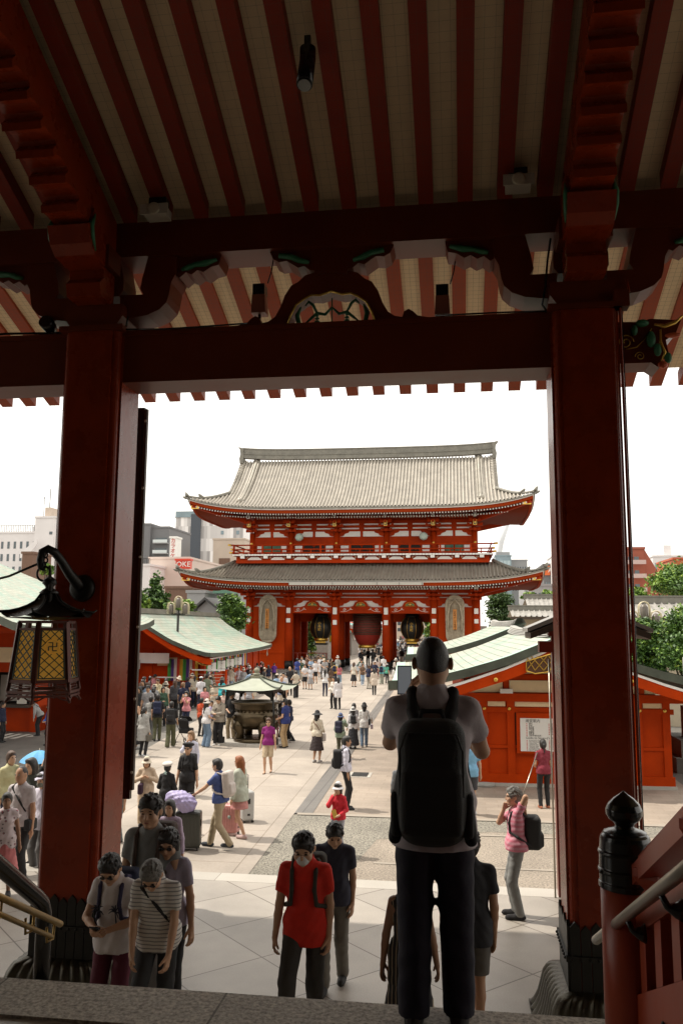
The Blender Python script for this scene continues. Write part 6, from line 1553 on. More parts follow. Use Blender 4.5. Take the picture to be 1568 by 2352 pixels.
def cloth(col, pat=None):
    col = tuple(col); key = 'cloth_%02d_%02d_%02d' % tuple(int(c*99) for c in col[:3])
    if pat is None: return mat(key, col, .85, var=.14, scale=7, bump=.25, bscale=22)
    key += '_'+pat
    if key in _mats: return _mats[key]
    m, n, l, b = node_mat(key); _mats[key] = m; tc = n.new('ShaderNodeTexCoord'); b.inputs['Roughness'].default_value = .85
    cr = n.new('ShaderNodeValToRGB'); cr.color_ramp.interpolation = 'CONSTANT'; e = cr.color_ramp.elements
    if pat == 'stripe' or pat == 'bluestripe':
        wv = n.new('ShaderNodeTexWave'); wv.bands_direction = 'Z'; wv.inputs['Scale'].default_value = 11 if pat == 'stripe' else 6; l.new(tc.outputs['Object'], wv.inputs[0]); l.new(wv.outputs['Fac'], cr.inputs[0])
        e[0].color = ((.24, .23, .23, 1) if pat == 'stripe' else (.08, .10, .2, 1)); e[1].position = .22; e[1].color = (*col, 1)
    elif pat == 'plaid':
        wv = n.new('ShaderNodeTexWave'); wv.bands_direction = 'Z'; wv.inputs['Scale'].default_value = 5; wv.inputs['Distortion'].default_value = .4; l.new(tc.outputs['Object'], wv.inputs[0]); l.new(wv.outputs['Fac'], cr.inputs[0])
        cr.color_ramp.interpolation = 'LINEAR'; e[0].color = (.62, .30, .36, 1); e[1].color = (*col, 1)
    elif pat == 'vstripe':
        wv = n.new('ShaderNodeTexWave'); wv.bands_direction = 'X'; wv.inputs['Scale'].default_value = 9; wv.inputs['Distortion'].default_value = 1.5; l.new(tc.outputs['Object'], wv.inputs[0]); l.new(wv.outputs['Fac'], cr.inputs[0])
        e[0].color = (*col, 1); e[1].position = .88; e[1].color = (.30, .24, .16, 1)
    else:                                    # floral
        vo = n.new('ShaderNodeTexVoronoi'); vo.inputs['Scale'].default_value = 16; l.new(tc.outputs['Object'], vo.inputs['Vector'])
        l.new(vo.outputs['Distance'], cr.inputs[0]); e[0].color = (.35, .09, .12, 1); e[1].position = .28; e[1].color = (*col, 1); q_ = e.new(.16); q_.color = (.12, .10, .10, 1)
    l.new(cr.outputs[0], b.inputs['Base Color']); return m
HAIR = {'black': mat('black_hair', (.012, .009, .007), .42, var=.3, scale=60, bump=.35, bscale=260), 'brown': mat('brown_hair', (.07, .032, .014), .5, var=.3, scale=40, bump=.5, bscale=120),
        'grey': mat('grey_hair', (.16, .15, .135), .6, var=.4, scale=50, bump=.5, bscale=120), 'red': mat('copper_hair', (.28, .085, .02), .45, var=.25, scale=40, bump=.4, bscale=120),
        'lbrown': mat('light_brown_hair', (.20, .11, .05), .5, var=.3, scale=40, bump=.4, bscale=120)}
EYE = mat('dark_eye', (.01, .008, .007), .25); LIP = mat('lip', (.30, .09, .07), .5)
def hand_field(cell, wr, d, palm, side, curl, s):
    """five fingers of unequal length; d = direction of the hand, palm = palm normal, side +1 right, -1 left"""
    d = d/np.linalg.norm(d); palm = palm-d*palm.dot(d); palm /= np.linalg.norm(palm); w_ = np.cross(d, palm)*side
    f = Field(cell); P = lambda a, b, c: wr+(d*a+w_*b+palm*c)*s
    f.cap(wr-d*.04*s, P(.015, 0, 0), .027*s, .024*s, k=.01)
    for b in (-.026, -.009, .009, .026): f.cap(P(.01, b*.6, 0), P(.082, b, .002), .016*s, .0125*s, k=.012)
    for i, (b, L) in enumerate(((-.031, .058), (-.0105, .074), (.0105, .079), (.031, .070))):
        a0 = P(.082, b, .002); an = curl*(1.0+.12*i*.5); dd = d*math.cos(an*.45)+palm*math.sin(an*.45); a1 = a0+(dd+w_*b*2.0)*L*.45*s
        dd = d*math.cos(an*1.1)+palm*math.sin(an*1.1); a2 = a1+dd*L*.32*s; dd = d*math.cos(an*1.6)+palm*math.sin(an*1.6); a3 = a2+dd*L*.25*s
        f.cap(a0, a1, .0098*s, .009*s, k=.006).cap(a1, a2, .009*s, .0082*s, k=.004).cap(a2, a3, .0082*s, .007*s, k=.004)
    t0 = P(.018, .026, .006); t1 = P(.052, .052, .018); t2 = P(.082, .056, .03+.01*curl)
    f.cap(t0, t1, .0145*s, .0115*s, k=.01).cap(t1, t2, .011*s, .009*s, k=.005)
    return f
SEQ = [0]
def person(pos, face=0, h=1.70, sex='m', cell=.022, arms=('down', 'down'), walk=0, lean=0, head=(0, 0), top=None, bot=None, hair='black', hs='short', hat=None,
           skin_t=0, shoes=(.03, .03, .03), label='', group=None, mask=None, glasses=None, near=False, feet=None, curl=.5, fat=1.0, crouch=0, sandals=False, kid=False, collar=None, solid=None, build_only=False):
    """top: (kind, colour, sleeve, pattern, hem)   bot: (kind, colour, pattern)   face: heading in degrees, 0 = towards the gate, 180 = towards us"""
    s = h/1.70; L = R(lean); U = V3(0, math.sin(L), math.cos(L)); Fw = V3(0, math.cos(L), -math.sin(L)); X1 = V3(1, 0, 0)
    sh_w = (.172 if sex == 'm' else .148)*(.92 if kid else 1); hw = .090
    hip = V3(0, -.10*math.sin(L), .925-crouch); chest = hip+U*.33; nb = hip+U*.515
    shs = [nb-U*.062+X1*sg*sh_w for sg in (1, -1)]
    Rh = rotm('z', R(head[1]))@rotm('x', -(L+R(head[0])))
    hs_ = 1.10 if kid else 1.0
    hc = nb+Rh@V3(0, .025, .155)*.97; hs_ *= 1.04; HS = V3(.074, .093, .112)*hs_
    HT = lambda x, y, z: hc+Rh@(V3(x, y, z)*hs_)
    # legs
    if feet is None:
        if walk: feet = ((.08, .26*walk, .085), (-.08, -.30*walk, .15 if abs(walk) > .7 else .10))
        else: feet = ((.10, .02, .08), (-.10, -.01, .08))
    hips = [hip+V3(sg*hw, 0, -.02) for sg in (1, -1)]; legs = []
    for hp, ft in zip(hips, feet):
        kn, an = ik(hp, ft, .425, .42, (0, 1, 0)); legs.append((hp, kn, an))
    arm = []
    for i, sg in enumerate((1, -1)):
        sp = arms[i]; tg, hint = ARMS[sp] if isinstance(sp, str) else sp
        t = V3(tg[0]*sg, tg[1], tg[2]); hn = V3(hint[0]*sg, hint[1], hint[2])
        if isinstance(sp, str):              # move the target with the leaning torso
            rel = t-V3(0, 0, .925); t = hip+V3(rel[0], rel[1]*math.cos(L)+rel[2]*math.sin(L) if sp in ('phone', 'photo', 'face', 'strap', 'chest', 'belly', 'photohi', 'neck') else rel[1]+rel[2]*math.sin(L)*.3+ .3*math.sin(L), rel[2]*math.cos(L)-rel[1]*math.sin(L) if lean else rel[2])
        el, wr = ik(shs[i], t, .285, .245, hn); arm.append((shs[i], el, wr))
    T = lambda p: np.asarray(p)*s
    sk = skin(skin_t); parts = []
    f = Field(cell*s if not near else .013)
    # ---- body
    if not near:
        f.ell(T(hc), HS*s, Rh, k=.01*s); f.ell(T(HT(0, .028, -.062)), V3(.052, .060, .055)*s*hs_, Rh, k=.03*s); f.cap(T(HT(0, .095, -.005)), T(HT(0, .106, -.028)), .010*s, .012*s, k=.012)
        for sg in (1, -1): f.cap(T(HT(sg*.076, -.005, .01)), T(HT(sg*.078, -.008, -.025)), .014*s, .010*s, k=.01)
    f.cap(T(nb-U*.03), T(HT(0, -.015, -.07)), (.056 if sex == 'm' else .047)*s, (.052 if sex == 'm' else .044)*s, k=.025*s)
    f.ell(T(chest), V3(.150*fat, .098*fat, .19)*s, rotm('x', -L), k=.05*s); f.cap(T(shs[0]*.9+shs[1]*.1), T(shs[1]*.9+shs[0]*.1), .050*s, k=.04*s)
    f.ell(T(hip+U*.12), V3(.125*fat, .092*fat, .16)*s, rotm('x', -L), k=.05*s); f.ell(T(hip), V3(.148, .10, .11)*s, k=.05*s)
    lf = .84 if bot and bot[0] in ('trousers', 'slim', 'wide', 'loose') else 1.0
    for hp, kn, an in legs:
        f.cap(T(hp), T(kn), .074*s*lf, .050*s*lf, k=.02*s); f.cap(T(kn), T(kn*.6+an*.4+V3(0, -.012, 0)), .048*s*lf, .050*s*lf, k=.02*s); f.cap(T(kn*.6+an*.4+V3(0, -.012, 0)), T(an), .048*s*lf, .032*s*lf, k=.02*s)
        f.cap(T(an+V3(0, -.02, -.03)), T(an+V3(0, .14, -.055)), .034*s, .026*s, k=.02*s)
    for i, (a, e, wr) in enumerate(arm):
        f.cap(T(a), T(e), .046*s*(1 if sex == 'm' else .86), .036*s, k=.025*s); f.cap(T(e), T(e*.65+wr*.35), .037*s, .035*s, k=.015*s); f.cap(T(e*.65+wr*.35), T(wr), .035*s, .024*s, k=.015*s)
        d = wr-e; d /= np.linalg.norm(d)
        palm = V3(-1 if i == 0 else 1, 0, 0)*.9+Fw*(-.2)
        sp = arms[i] if isinstance(arms[i], str) else 'x'
        if sp in ('phone', 'photo', 'belly', 'face', 'carry', 'chest', 'photohi'): palm = V3(-.6 if i == 0 else .6, -.3, .6)
        if near:
            hf = hand_field(.0052, T(wr), d, palm, 1 if i == 0 else -1, curl, s); parts.append((*hf.mesh(), 0))
        else:
            f.cap(T(wr), T(wr+d*.075), .026*s, .028*s, k=.012*s); f.cap(T(wr+d*.07), T(wr+d*.15+palm*.02), .024*s, .013*s, k=.02*s); f.cap(T(wr+d*.02), T(wr+d*.07+palm*.035+Fw*.02), .013*s, .011*s, k=.01)
    parts.append((*f.mesh(), 0))
    if near:                                 # finer head with features
        g = Field(.0058); g.ell(T(hc), HS*s, Rh, k=.01); g.ell(T(HT(0, .030, -.062)), V3(.054, .060, .056)*s, Rh, k=.035)
        g.cap(T(HT(0, -.02, -.07)), T(HT(0, -.03, -.16)), .050*s, .055*s, k=.03)
        g.cap(T(HT(0, .088, .012)), T(HT(0, .104, -.028)), .009*s, .014*s, k=.012); g.cap(T(HT(-.016, .092, -.034)), T(HT(.016, .092, -.034)), .009*s, k=.01)
        g.ell(T(HT(0, .078, -.097)), V3(.022, .018, .014)*s, Rh, k=.02); g.cap(T(HT(-.018, .084, -.062)), T(HT(.018, .084, -.062)), .0085*s, k=.008)
        for sg in (1, -1):
            g.ell(T(HT(sg*.031, .095, .004)), V3(.022, .016, .012)*s, Rh, k=.014, sub=True); g.cap(T(HT(sg*.045, .07, -.03)), T(HT(sg*.05, .055, -.045)), .02*s, k=.03)
            g.ell(T(HT(sg*.083, -.008, -.006)), V3(.009, .020, .032)*s, Rh@rotm('z', sg*.45), k=.008); g.ell(T(HT(sg*.090, .0, -.004)), V3(.005, .011, .018)*s, Rh@rotm('z', sg*.45), k=.005, sub=True)
            g.cap(T(HT(sg*.018, .088, .024)), T(HT(sg*.046, .076, .024)), .007*s, k=.012)
        parts.append((*g.mesh(), 0))
        for sg in (1, -1):
            parts.append((*quad_ell(T(HT(sg*.031, .0835, .004)), V3(.0125, .006, .0052)*s, Rh), 1)); parts.append((*quad_ell(T(HT(sg*.033, .090, .027)), V3(.017, .0045, .0035)*s, Rh), 1))
        parts.append((*quad_ell(T(HT(0, .0915, -.063)), V3(.021, .0045, .0055)*s, Rh), 2))
    elif cell < .03:
        for sg in (1, -1): parts.append((*quad_ell(T(HT(sg*.031, .086, .008)), V3(.014, .008, .007)*s, Rh, 6, 4), 1))
    me = np_mesh('person', parts, [sk, EYE, LIP]); body = bpy.data.objects.new('person', me); COL.objects.link(body)
    body.location = pos; body.rotation_euler = (0, 0, R(-face)); tag(body, label, 'person', group)
    cc = .0135 if near else cell*s
    def child(name, fld, m, wr=0):
        fld.wr = wr; v, q = fld.mesh()
        if len(q) == 0: return None
        o = bpy.data.objects.new(name, np_mesh(name, [(v, q, 0)], [m])); COL.objects.link(o); o.parent = body; return o
    # ---- trousers, shorts, skirt
    def leg_cover(fl, r0, r1, r2, zc):
        fl.ell(T(hip+V3(0, 0, -.0)), V3(.158*fat, .115*fat, .115)*s, k=.04*s); fl.ell(T(hip+U*.06), V3(.146*fat, .108*fat, .09)*s, k=.04*s)
        for hp, kn, an in legs:
            fl.cap(T(hp), T(kn), r0*s, r1*s, k=.03*s); fl.cap(T(kn), T(an+V3(0, 0, -.01)), r1*s, r2*s, k=.02*s)
    if bot:
        kd, c = bot[0], bot[1]; pt = bot[2] if len(bot) > 2 else None; m = cloth(c, pt); fl = Field(cc)
        if kd in ('trousers', 'slim', 'wide', 'shorts', 'loose'):
            r = {'trousers': (.090, .072, .064), 'slim': (.086, .066, .052), 'wide': (.096, .084, .092), 'loose': (.098, .080, .072), 'shorts': (.094, .082, .082)}[kd]
            if kd == 'shorts':
                fl.ell(T(hip), V3(.158, .115, .115)*s, k=.04*s); fl.ell(T(hip+U*.06), V3(.146, .108, .09)*s, k=.04*s)
                for hp, kn, an in legs:
                    d = kn-hp; g = hp+d*1.0; fl.cap(T(hp), T(g), r[0]*s, r[1]*s, k=.03*s)
                zc = min(kn[2] for _, kn, _ in legs)+.03; fl.clip(T((0, 0, zc)), (0, 0, -1))
            else:
                leg_cover(fl, *r, 0); fl.clip(T((0, 0, .045)), (0, 0, -1))
            fl.clip(T(hip+U*.13), U); child('shorts' if kd == 'shorts' else 'trousers', fl, m, .0032 if cc < .03 else 0)
        else:                                # skirt lengths
            zh = {'mini': .62, 'skirt': .42, 'long': .16}[kd]; rr = {'mini': .20, 'skirt': .25, 'long': .28}[kd]
            fl.ell(T(hip), V3(.162, .12, .12)*s, k=.05*s); fl.cap(T(hip+V3(0, 0, -.02)), T(V3(0, 0, zh-.02)), .148*s, rr*s, k=.05*s); fl.clip(T((0, 0, zh)), (0, 0, -1)); fl.clip(T(hip+U*.13), U)
            child('skirt', fl, m, .006)
    # ---- tops
    if top:
        kd, c = top[0], top[1]; sl = top[2] if len(top) > 2 else 'short'; pt = top[3] if len(top) > 3 else None; hem = top[4] if len(top) > 4 else .06
        m = cloth(c, pt); fl = Field(cc); ins = .016 if kd == 'coat' else 0
        cw = (.168 if sex == 'm' else .150)*fat+ins
        if sl != 'none':
            fr = {'short': .62, 'elbow': .95, 'long': 1, 'cap': .38}[sl]
            for a, e, wr in arm:
                fl.cap(T(a), T(a+(e-a)*fr), (.054+ins)*s, (.056+ins*.6)*s*(1 if sex == 'm' else .90), k=.02*s)
                if sl == 'long': fl.cap(T(e), T(e+(wr-e)*.94), (.055+ins*.6)*s, (.040+ins*.5)*s, k=.02*s)
        for a, e, wr in arm:
            if sl in ('short', 'cap', 'elbow'):
                q_ = a+(e-a)*(fr); d = (e-a)/np.linalg.norm(e-a); fl.box(T(q_+d*.10), V3(.10, .10, .10)*s, .01, np.stack([np.cross(d, V3(.01, .99, .1))/np.linalg.norm(np.cross(d, V3(.01, .99, .1))), np.cross(d, np.cross(d, V3(.01, .99, .1)))/np.linalg.norm(np.cross(d, np.cross(d, V3(.01, .99, .1)))), d], 1), k=.004, sub=True) if near or cell < .02 else None
        fl.ell(T(chest), V3(cw, .114*fat+ins, .20)*s, rotm('x', -L), k=.05*s)
        if sex == 'f': fl.ell(T(chest+U*-.02+Fw*.075), V3(.115, .06, .065)*s, k=.05*s)
        fl.cap(T(shs[0]*.9+shs[1]*.1), T(nb-U*.02), (.052+ins)*s, (.060+ins)*s, k=.04*s); fl.cap(T(shs[1]*.9+shs[0]*.1), T(nb-U*.02), (.052+ins)*s, (.060+ins)*s, k=.04*s); fl.cap(T(nb-U*.05), T(nb+U*.012), .085*s, .062*s, k=.04*s)
        fl.ell(T(hip+U*.15+Fw*(.02*fat-.02)), V3((.152 if sex == 'm' else .130)*fat+ins, .110*fat*fat+ins, .17)*s, rotm('x', -L), k=.06*s)
        fl.ell(T(hip+U*.02), V3(.172*fat+ins, .134*fat+ins, .17)*s, rotm('x', -L), k=.05*s); fl.box(T(hip-U*(min(hem, .15)/2)), V3(.186*fat+ins, .148*fat+ins, min(hem, .15)/2+.17)*s, .13*s, rotm('x', -L*.5), k=.04*s)
        if hem > .12: fl.cap(T(hip), T(V3(0, 0, hip[2]-hem-.02)), (.14+ins)*s, (.17+.10*hem+ins)*s, k=.05*s)
        fl.clip(T(hip-U*hem), -U); fl.ell(T(nb+Fw*.05+U*.045), V3(.058, .060, .045)*s, k=.01*s, sub=True)
        child({'coat': 'coat', 'dress': 'dress'}.get(kd, 'shirt'), fl, m, .0042 if cc < .03 else 0)
        if collar:
            fl = Field(cc if not near else .009); fl.cap(T(nb-U*.03+Fw*-.02), T(nb+U*.045+Fw*-.012), .082*s, .068*s, k=.01); fl.cap(T(nb-U*.2), T(nb+U*.3), .056*s, k=.004, sub=True); fl.clip(T(nb+U*.05), U+Fw*.5); fl.clip(T(nb-U*.02), -U)
            child('collar', fl, cloth(collar))
    # ---- shoes
    fl = Field(cc if not near else .011)
    for hp, kn, an in legs:
        g = an[2]-.08
        fl.cap(T(an+V3(0, -.035, -.042)), T(an+V3(0, .155, -.048)), .040*s, .036*s, k=.02); fl.ell(T(an+V3(0, .06, -.055)), V3(.046, .145, .028)*s, k=.02)
        if not sandals: fl.cap(T(an+V3(0, 0, -.01)), T(an+V3(0, .06, -.04)), .040*s, .034*s, k=.02)
        else: fl.clip(T(an+V3(0, 0, -.055)), (0, 0, 1))
    for hp, kn, an in legs: pass
    if not walk: fl.clip((0, 0, .004), (0, 0, -1))
    child('sandals' if sandals else 'shoes', fl, cloth(shoes))
    # ---- hair and hats
    hm = HAIR[hair]; hcell = .0065 if near else min(cell, .02)*s
    if hs != 'bald':
        fl = Field(hcell)
        fl.ell(T(HT(0, -.012, .022)), V3(.087, .103, .112)*s*hs_, Rh, k=.01); fl.ell(T(HT(0, -.035, -.02)), V3(.079, .076, .085)*s*hs_, Rh, k=.02); fl.ell(T(HT(.01, .045, .082)), V3(.062, .050, .036)*s*hs_, Rh, k=.02); fl.wf = 3.6
        fl.ell(T(HT(0, .105, -.045)), V3(.088, .068, .098)*s*hs_, Rh, k=.012, sub=True)
        if hs == 'short':
            fl.clip(T(HT(0, 0, -.075)), Rh@V3(0, .35, -1))
            for sg in (1, -1): fl.ell(T(HT(sg*.088, .012, -.03)), V3(.022, .035, .05)*s, Rh, k=.008, sub=True)
        if hs == 'crop': fl = Field(hcell); fl.ell(T(HT(0, -.010, .014)), V3(.0785, .0955, .107)*s, Rh, k=.01); fl.ell(T(HT(0, .11, -.05)), V3(.09, .068, .10)*s, Rh, k=.012, sub=True); fl.clip(T(HT(0, 0, -.075)), Rh@V3(0, .5, -1)); [fl.ell(T(HT(sg*.086, .012, -.035)), V3(.022, .04, .05)*s, Rh, k=.008, sub=True) for sg in (1, -1)]
        if hs in ('long', 'bob'):
            z = -.34 if hs == 'long' else -.15
            fl.cap(T(HT(0, -.055, -.03)), T(hc+V3(0, -.085-.25*math.sin(L), z)), .078*s, (.062 if hs == 'long' else .07)*s, k=.03)
            for sg in (1, -1): fl.cap(T(HT(sg*.066, .0, .0)), T(hc+V3(sg*.068, -.02, z*.62)), .030*s, .028*s, k=.03)
        if hs == 'tail': fl.ell(T(HT(0, -.11, .0)), V3(.03, .03, .03)*s, k=.02); fl.cap(T(HT(0, -.12, -.01)), T(hc+V3(0, -.14, -.20)), .026*s, .016*s, k=.02)
        if hs == 'bun': fl.ell(T(HT(0, -.10, .03)), V3(.042, .04, .04)*s, k=.02)
        if near and hs != 'crop':            # locks: short tufts laid over the scalp
            gr = np.random.default_rng(SEQ[0]); SEQ[0] += 1
            for _ in range(150):
                d = gr.normal(size=3); d[2] = abs(d[2])*.9+.05; d /= np.linalg.norm(d)
                if d[1] > .55 and d[2] < .62: continue
                p0 = V3(d[0]*.086, -.012+d[1]*.102, .022+d[2]*.110); tn = V3(-d[0]*.2+.12, .75, 0)+gr.normal(size=3)*.45; tn -= d*tn.dot(d); tn /= np.linalg.norm(tn)
                if d[1] < -.2: tn = -tn*.6-V3(0, 0, .8)
                L_ = gr.uniform(.022, .045); p1 = p0+tn*L_+d*gr.uniform(.0, .008)
                fl.cap(T(HT(*p0)), T(HT(*(p0*.5+p1*.5+d*.004))), .0085*s, .0075*s, k=.004); fl.cap(T(HT(*(p0*.5+p1*.5+d*.004))), T(HT(*p1)), .0075*s, .003*s, k=.003)
            if hs in ('long', 'bob'):
                for _ in range(40):
                    a_ = gr.uniform(PI*.92, PI*2.08); z_ = -.34 if hs == 'long' else -.15; c_, q_ = math.cos(a_), math.sin(a_); fl.cap(T(HT(c_*.084, -.03+q_*.095, -.01)), T(hc+V3(c_*.088, -.05+q_*.09, z_*gr.uniform(.7, 1.0))), .009*s, .004*s, k=.004)
        child('hair', fl, hm, .001 if near else .002)
    if hat:
        kd, c = hat; fl = Field(.009 if near else min(cell, .02)*s)
        if kd in ('bucket', 'sun'):
            fl.cap(T(HT(0, -.008, .03)), T(HT(0, -.012, .085)), .102*s, .082*s, k=.02); w_ = .150 if kd == 'bucket' else .205
            for q_ in range(4): fl.ell(T(HT(0, -.004, .040-.012*q_)), V3(w_-.028*(3-q_)*.8, w_+.01-.028*(3-q_)*.8, .012)*s, Rh, k=.012)
            fl.ell(T(HT(0, .0, -.02)), V3(.088, .10, .06)*s, Rh, k=.01, sub=True)
        elif kd == 'cap':
            fl.ell(T(HT(0, -.008, .045)), V3(.090, .106, .092)*s, Rh, k=.01); fl.ell(T(HT(0, .115, .048)), V3(.070, .085, .010)*s, Rh, k=.015); fl.clip(T(HT(0, 0, .035)), Rh@V3(0, 0, -1))
        else:
            fl.ell(T(HT(0, -.025, .085)), V3(.135, .14, .052)*s, Rh@rotm('x', .18), k=.01); fl.ell(T(HT(0, 0, .06)), V3(.086, .10, .05)*s, Rh, k=.02)
        child('hat', fl, cloth(c))
    if mask:
        fl = Field(.0065 if near else min(cell, .018)*s); fl.ell(T(HT(0, .058, -.052)), V3(.058, .060, .056)*s, Rh, k=.01); fl.clip(T(HT(0, 0, -.018)), Rh@V3(0, -.35, 1)); child('face_mask', fl, cloth(mask))
    if glasses:
        fl = Field(.004 if near else .009)
        rr = V3(.026, .008, .019) if glasses == 'sun' else V3(.022, .004, .004)
        for sg in (1, -1):
            fl.ell(T(HT(sg*.034, .098, .004)), rr*s, Rh, k=.004); fl.cap(T(HT(sg*.062, .088, .012)), T(HT(sg*.082, .0, .012)), .0035*s if near else .006*s, k=.003)
        fl.cap(T(HT(-.012, .102, .010)), T(HT(.012, .102, .010)), .003*s if near else .005, k=.003); child('sunglasses' if glasses == 'sun' else 'spectacles', fl, BLACK)
    body['_j'] = [float(x) for x in np.concatenate([T(a[2]) for a in arm]+[T(nb), T(chest), T(hip)])]
    J = dict(hr=T(arm[0][2]), hl=T(arm[1][2]), er=T(arm[0][1]), el=T(arm[1][1]), nb=T(nb), chest=T(chest), hip=T(hip), s=s, U=U, Fw=Fw, shr=T(shs[0]), shl=T(shs[1]), hc=T(hc), HT=lambda x, y, z: T(HT(x, y, z)), T=T)
    del body['_j']
    return body, J
def worn(name, body, fields, label, cat, group=None):
    """something carried or worn: top-level, set in the wearer's frame. fields: list of (part name, Field, material); first is the thing itself"""
    root = None
    for nm, fl, m in fields:
        v, q = fl.mesh()
        if len(q) == 0: continue
        o = bpy.data.objects.new(nm if root else name, np_mesh(nm, [(v, q, 0)], [m])); COL.objects.link(o)
        if root: o.parent = root
        else: root = o; o.location = body.location; o.rotation_euler = body.rotation_euler; tag(o, label, cat, group)
    return root
def backpack(b, J, col, label, w_=.15, hh=.23, d=.08, cell=.02, straps=True, z=0, scol=None):
    s = J['s']; c = J['chest']-J['Fw']*(.115+d*.9)*s-J['U']*(.03-z)*s; fl = Field(cell); M = rotm('x', -math.atan2(J['U'][1], J['U'][2]))
    fl.box(c, V3(w_, d, hh)*s, .055*s, M, k=.01); fl.box(c-J['Fw']*d*s-J['U']*.09*s, V3(w_*.8, .035, hh*.42)*s, .03*s, M, k=.02)
    fs = [('backpack', fl, cloth(col))]
    if straps:
        st = Field(max(cell*.75, .01))
        for sg in (1, -1):
            X = V3(sg*.095*s, 0, 0); p = [c+J['U']*hh*.75*s+J['Fw']*.05*s+X, J['nb']+X*1.05-J['U']*.0*s-J['Fw']*.02*s+V3(0, 0, .012*s), J['nb']+X*1.05+J['Fw']*.075*s-J['U']*.05*s, J['chest']+X*1.0+J['Fw']*.112*s, J['chest']+X*1.15+J['Fw']*.10*s-J['U']*.12*s, J['chest']+X*1.8+J['Fw']*.0*s-J['U']*.17*s, c-J['U']*hh*.7*s+X*1.4+J['Fw']*.05*s]
            for a, q_ in zip(p, p[1:]): st.cap(a, q_, .018*s, k=.01)
        fs.append(('shoulder_strap', st, cloth(scol or col)))
    return worn('backpack', b, fs, label, 'backpack')
def handbag(b, J, hand, col, label, size=(.13, .055, .11), drop=.28, cell=.016, cat='handbag', name='handbag', from_shoulder=False):
    s = J['s']; h_ = J[hand]; sg = 1 if hand in ('hr', 'shr') else -1; fl = Field(cell)
    if from_shoulder: c = J['hip']+V3(sg*.21, .0, .06)*s
    else: c = h_+V3(0, .0, -drop)*s
    fl.box(c, V3(size[1], size[0], size[2])*s, .03*s, k=.01)
    st = Field(min(cell, .012))
    if from_shoulder:
        st.cap(c+V3(0, .07*s, size[2]*s), J['shr' if sg > 0 else 'shl']+V3(-sg*.02, .05, .05)*s, .012*s, k=.005); st.cap(c+V3(0, -.07*s, size[2]*s), J['shr' if sg > 0 else 'shl']+V3(-sg*.02, -.05, .05)*s, .012*s, k=.005)
    else:
        for y in (-.05, .05): st.cap(c+V3(0, y*s, size[2]*s*.9), h_+V3(0, y*.3*s, -.02), .008*s, k=.004)
    return worn(name, b, [(name, fl, cloth(col)), ('strap', st, cloth([q*.8 for q in col]))], label, cat)
def cross_strap(b, J, col, label, side=1, bag=True, cell=.014):
    s = J['s']; st = Field(cell); X = V3(side, 0, 0)*s
    p = [J['hip']+X*.19+J['U']*.02*s, J['chest']+X*.06+J['Fw']*.128*s, J['nb']-X*.11+J['Fw']*.07*s-J['U']*.03*s, J['nb']-X*.11-J['Fw']*.02*s+J['U']*.012*s, J['nb']-X*.08-J['Fw']*.10*s-J['U']*.1*s, J['chest']+X*.04-J['Fw']*.125*s, J['hip']+X*.19]
    for a, q_ in zip(p, p[1:]): st.cap(a, q_, .016*s, k=.008)
    fs = [('shoulder_strap', st, cloth(col))]
    if bag:
        fl = Field(cell); fl.box(J['hip']+X*.20+V3(0, .02*s, -.02*s), V3(.05, .10, .08)*s, .025*s, k=.01); fs = [('shoulder_bag', fl, cloth(col))]+fs
    return worn('shoulder_bag', b, fs, label, 'shoulder bag')
def phone(b, J, p, label, col=(.02, .02, .025), rot=None, screen=True, scr=(.35, .38, .4)):
    o = MB().box(-.037, .037, -.005, .005, -.075, .075).build('phone', cloth(col)); tag(o, label, 'phone')
    Mb = Matrix.Translation(b.location) @ Matrix.Rotation(b.rotation_euler.z, 4, 'Z'); q = Mb @ Vector(p)
    o.location = q; o.rotation_euler = (rot[0] if rot else 0, rot[1] if rot else 0, b.rotation_euler.z+(rot[2] if rot else 0))
    if screen: s_ = MB().box(-.033, .033, -.0065, -.005, -.069, .069).build('screen', mat('phone_screen', scr, .2, emit=.5), o)
    return o
# ------------------------------------------------------------------ who stands where
WHT = (.62, .60, .60); CRM = (.58, .50, .40); BLK = (.014, .013, .014); NVY = (.012, .016, .045); GRY = (.22, .22, .22); KHA = (.32, .25, .16); OLV = (.075, .075, .035); PNK = (.55, .22, .24); JEAN = (.13, .19, .27); BEI = (.46, .40, .31)
def P(x, yf, yh, face, label, z=0, sex='m', **kw):
    """stand a person with feet at photo row yf and the head top at row yh (column x)"""
    g = ground(x, yf, z); top = at(x, yh, g.y).z; h = min(max(top-z, 1.0 if kw.get('kid') else 1.45), 1.86)
    if kw.get('hat'): h -= .03
    return person(tuple(g), face, h, sex, label=label, **kw)
def PS(x, yh, Y, z, face, label, sex='m', h=None, **kw):
    """a person on the stairs: head top at (x, yh) at depth Y, feet at height z"""
    p = at(x, yh, Y); hh = h or min(max(p.z-z, 1.5), 1.86)
    return person((p.x, Y, z if h is None else p.z-hh), face, hh, sex, label=label, **kw)
GF = 'people climbing the hall stairs'
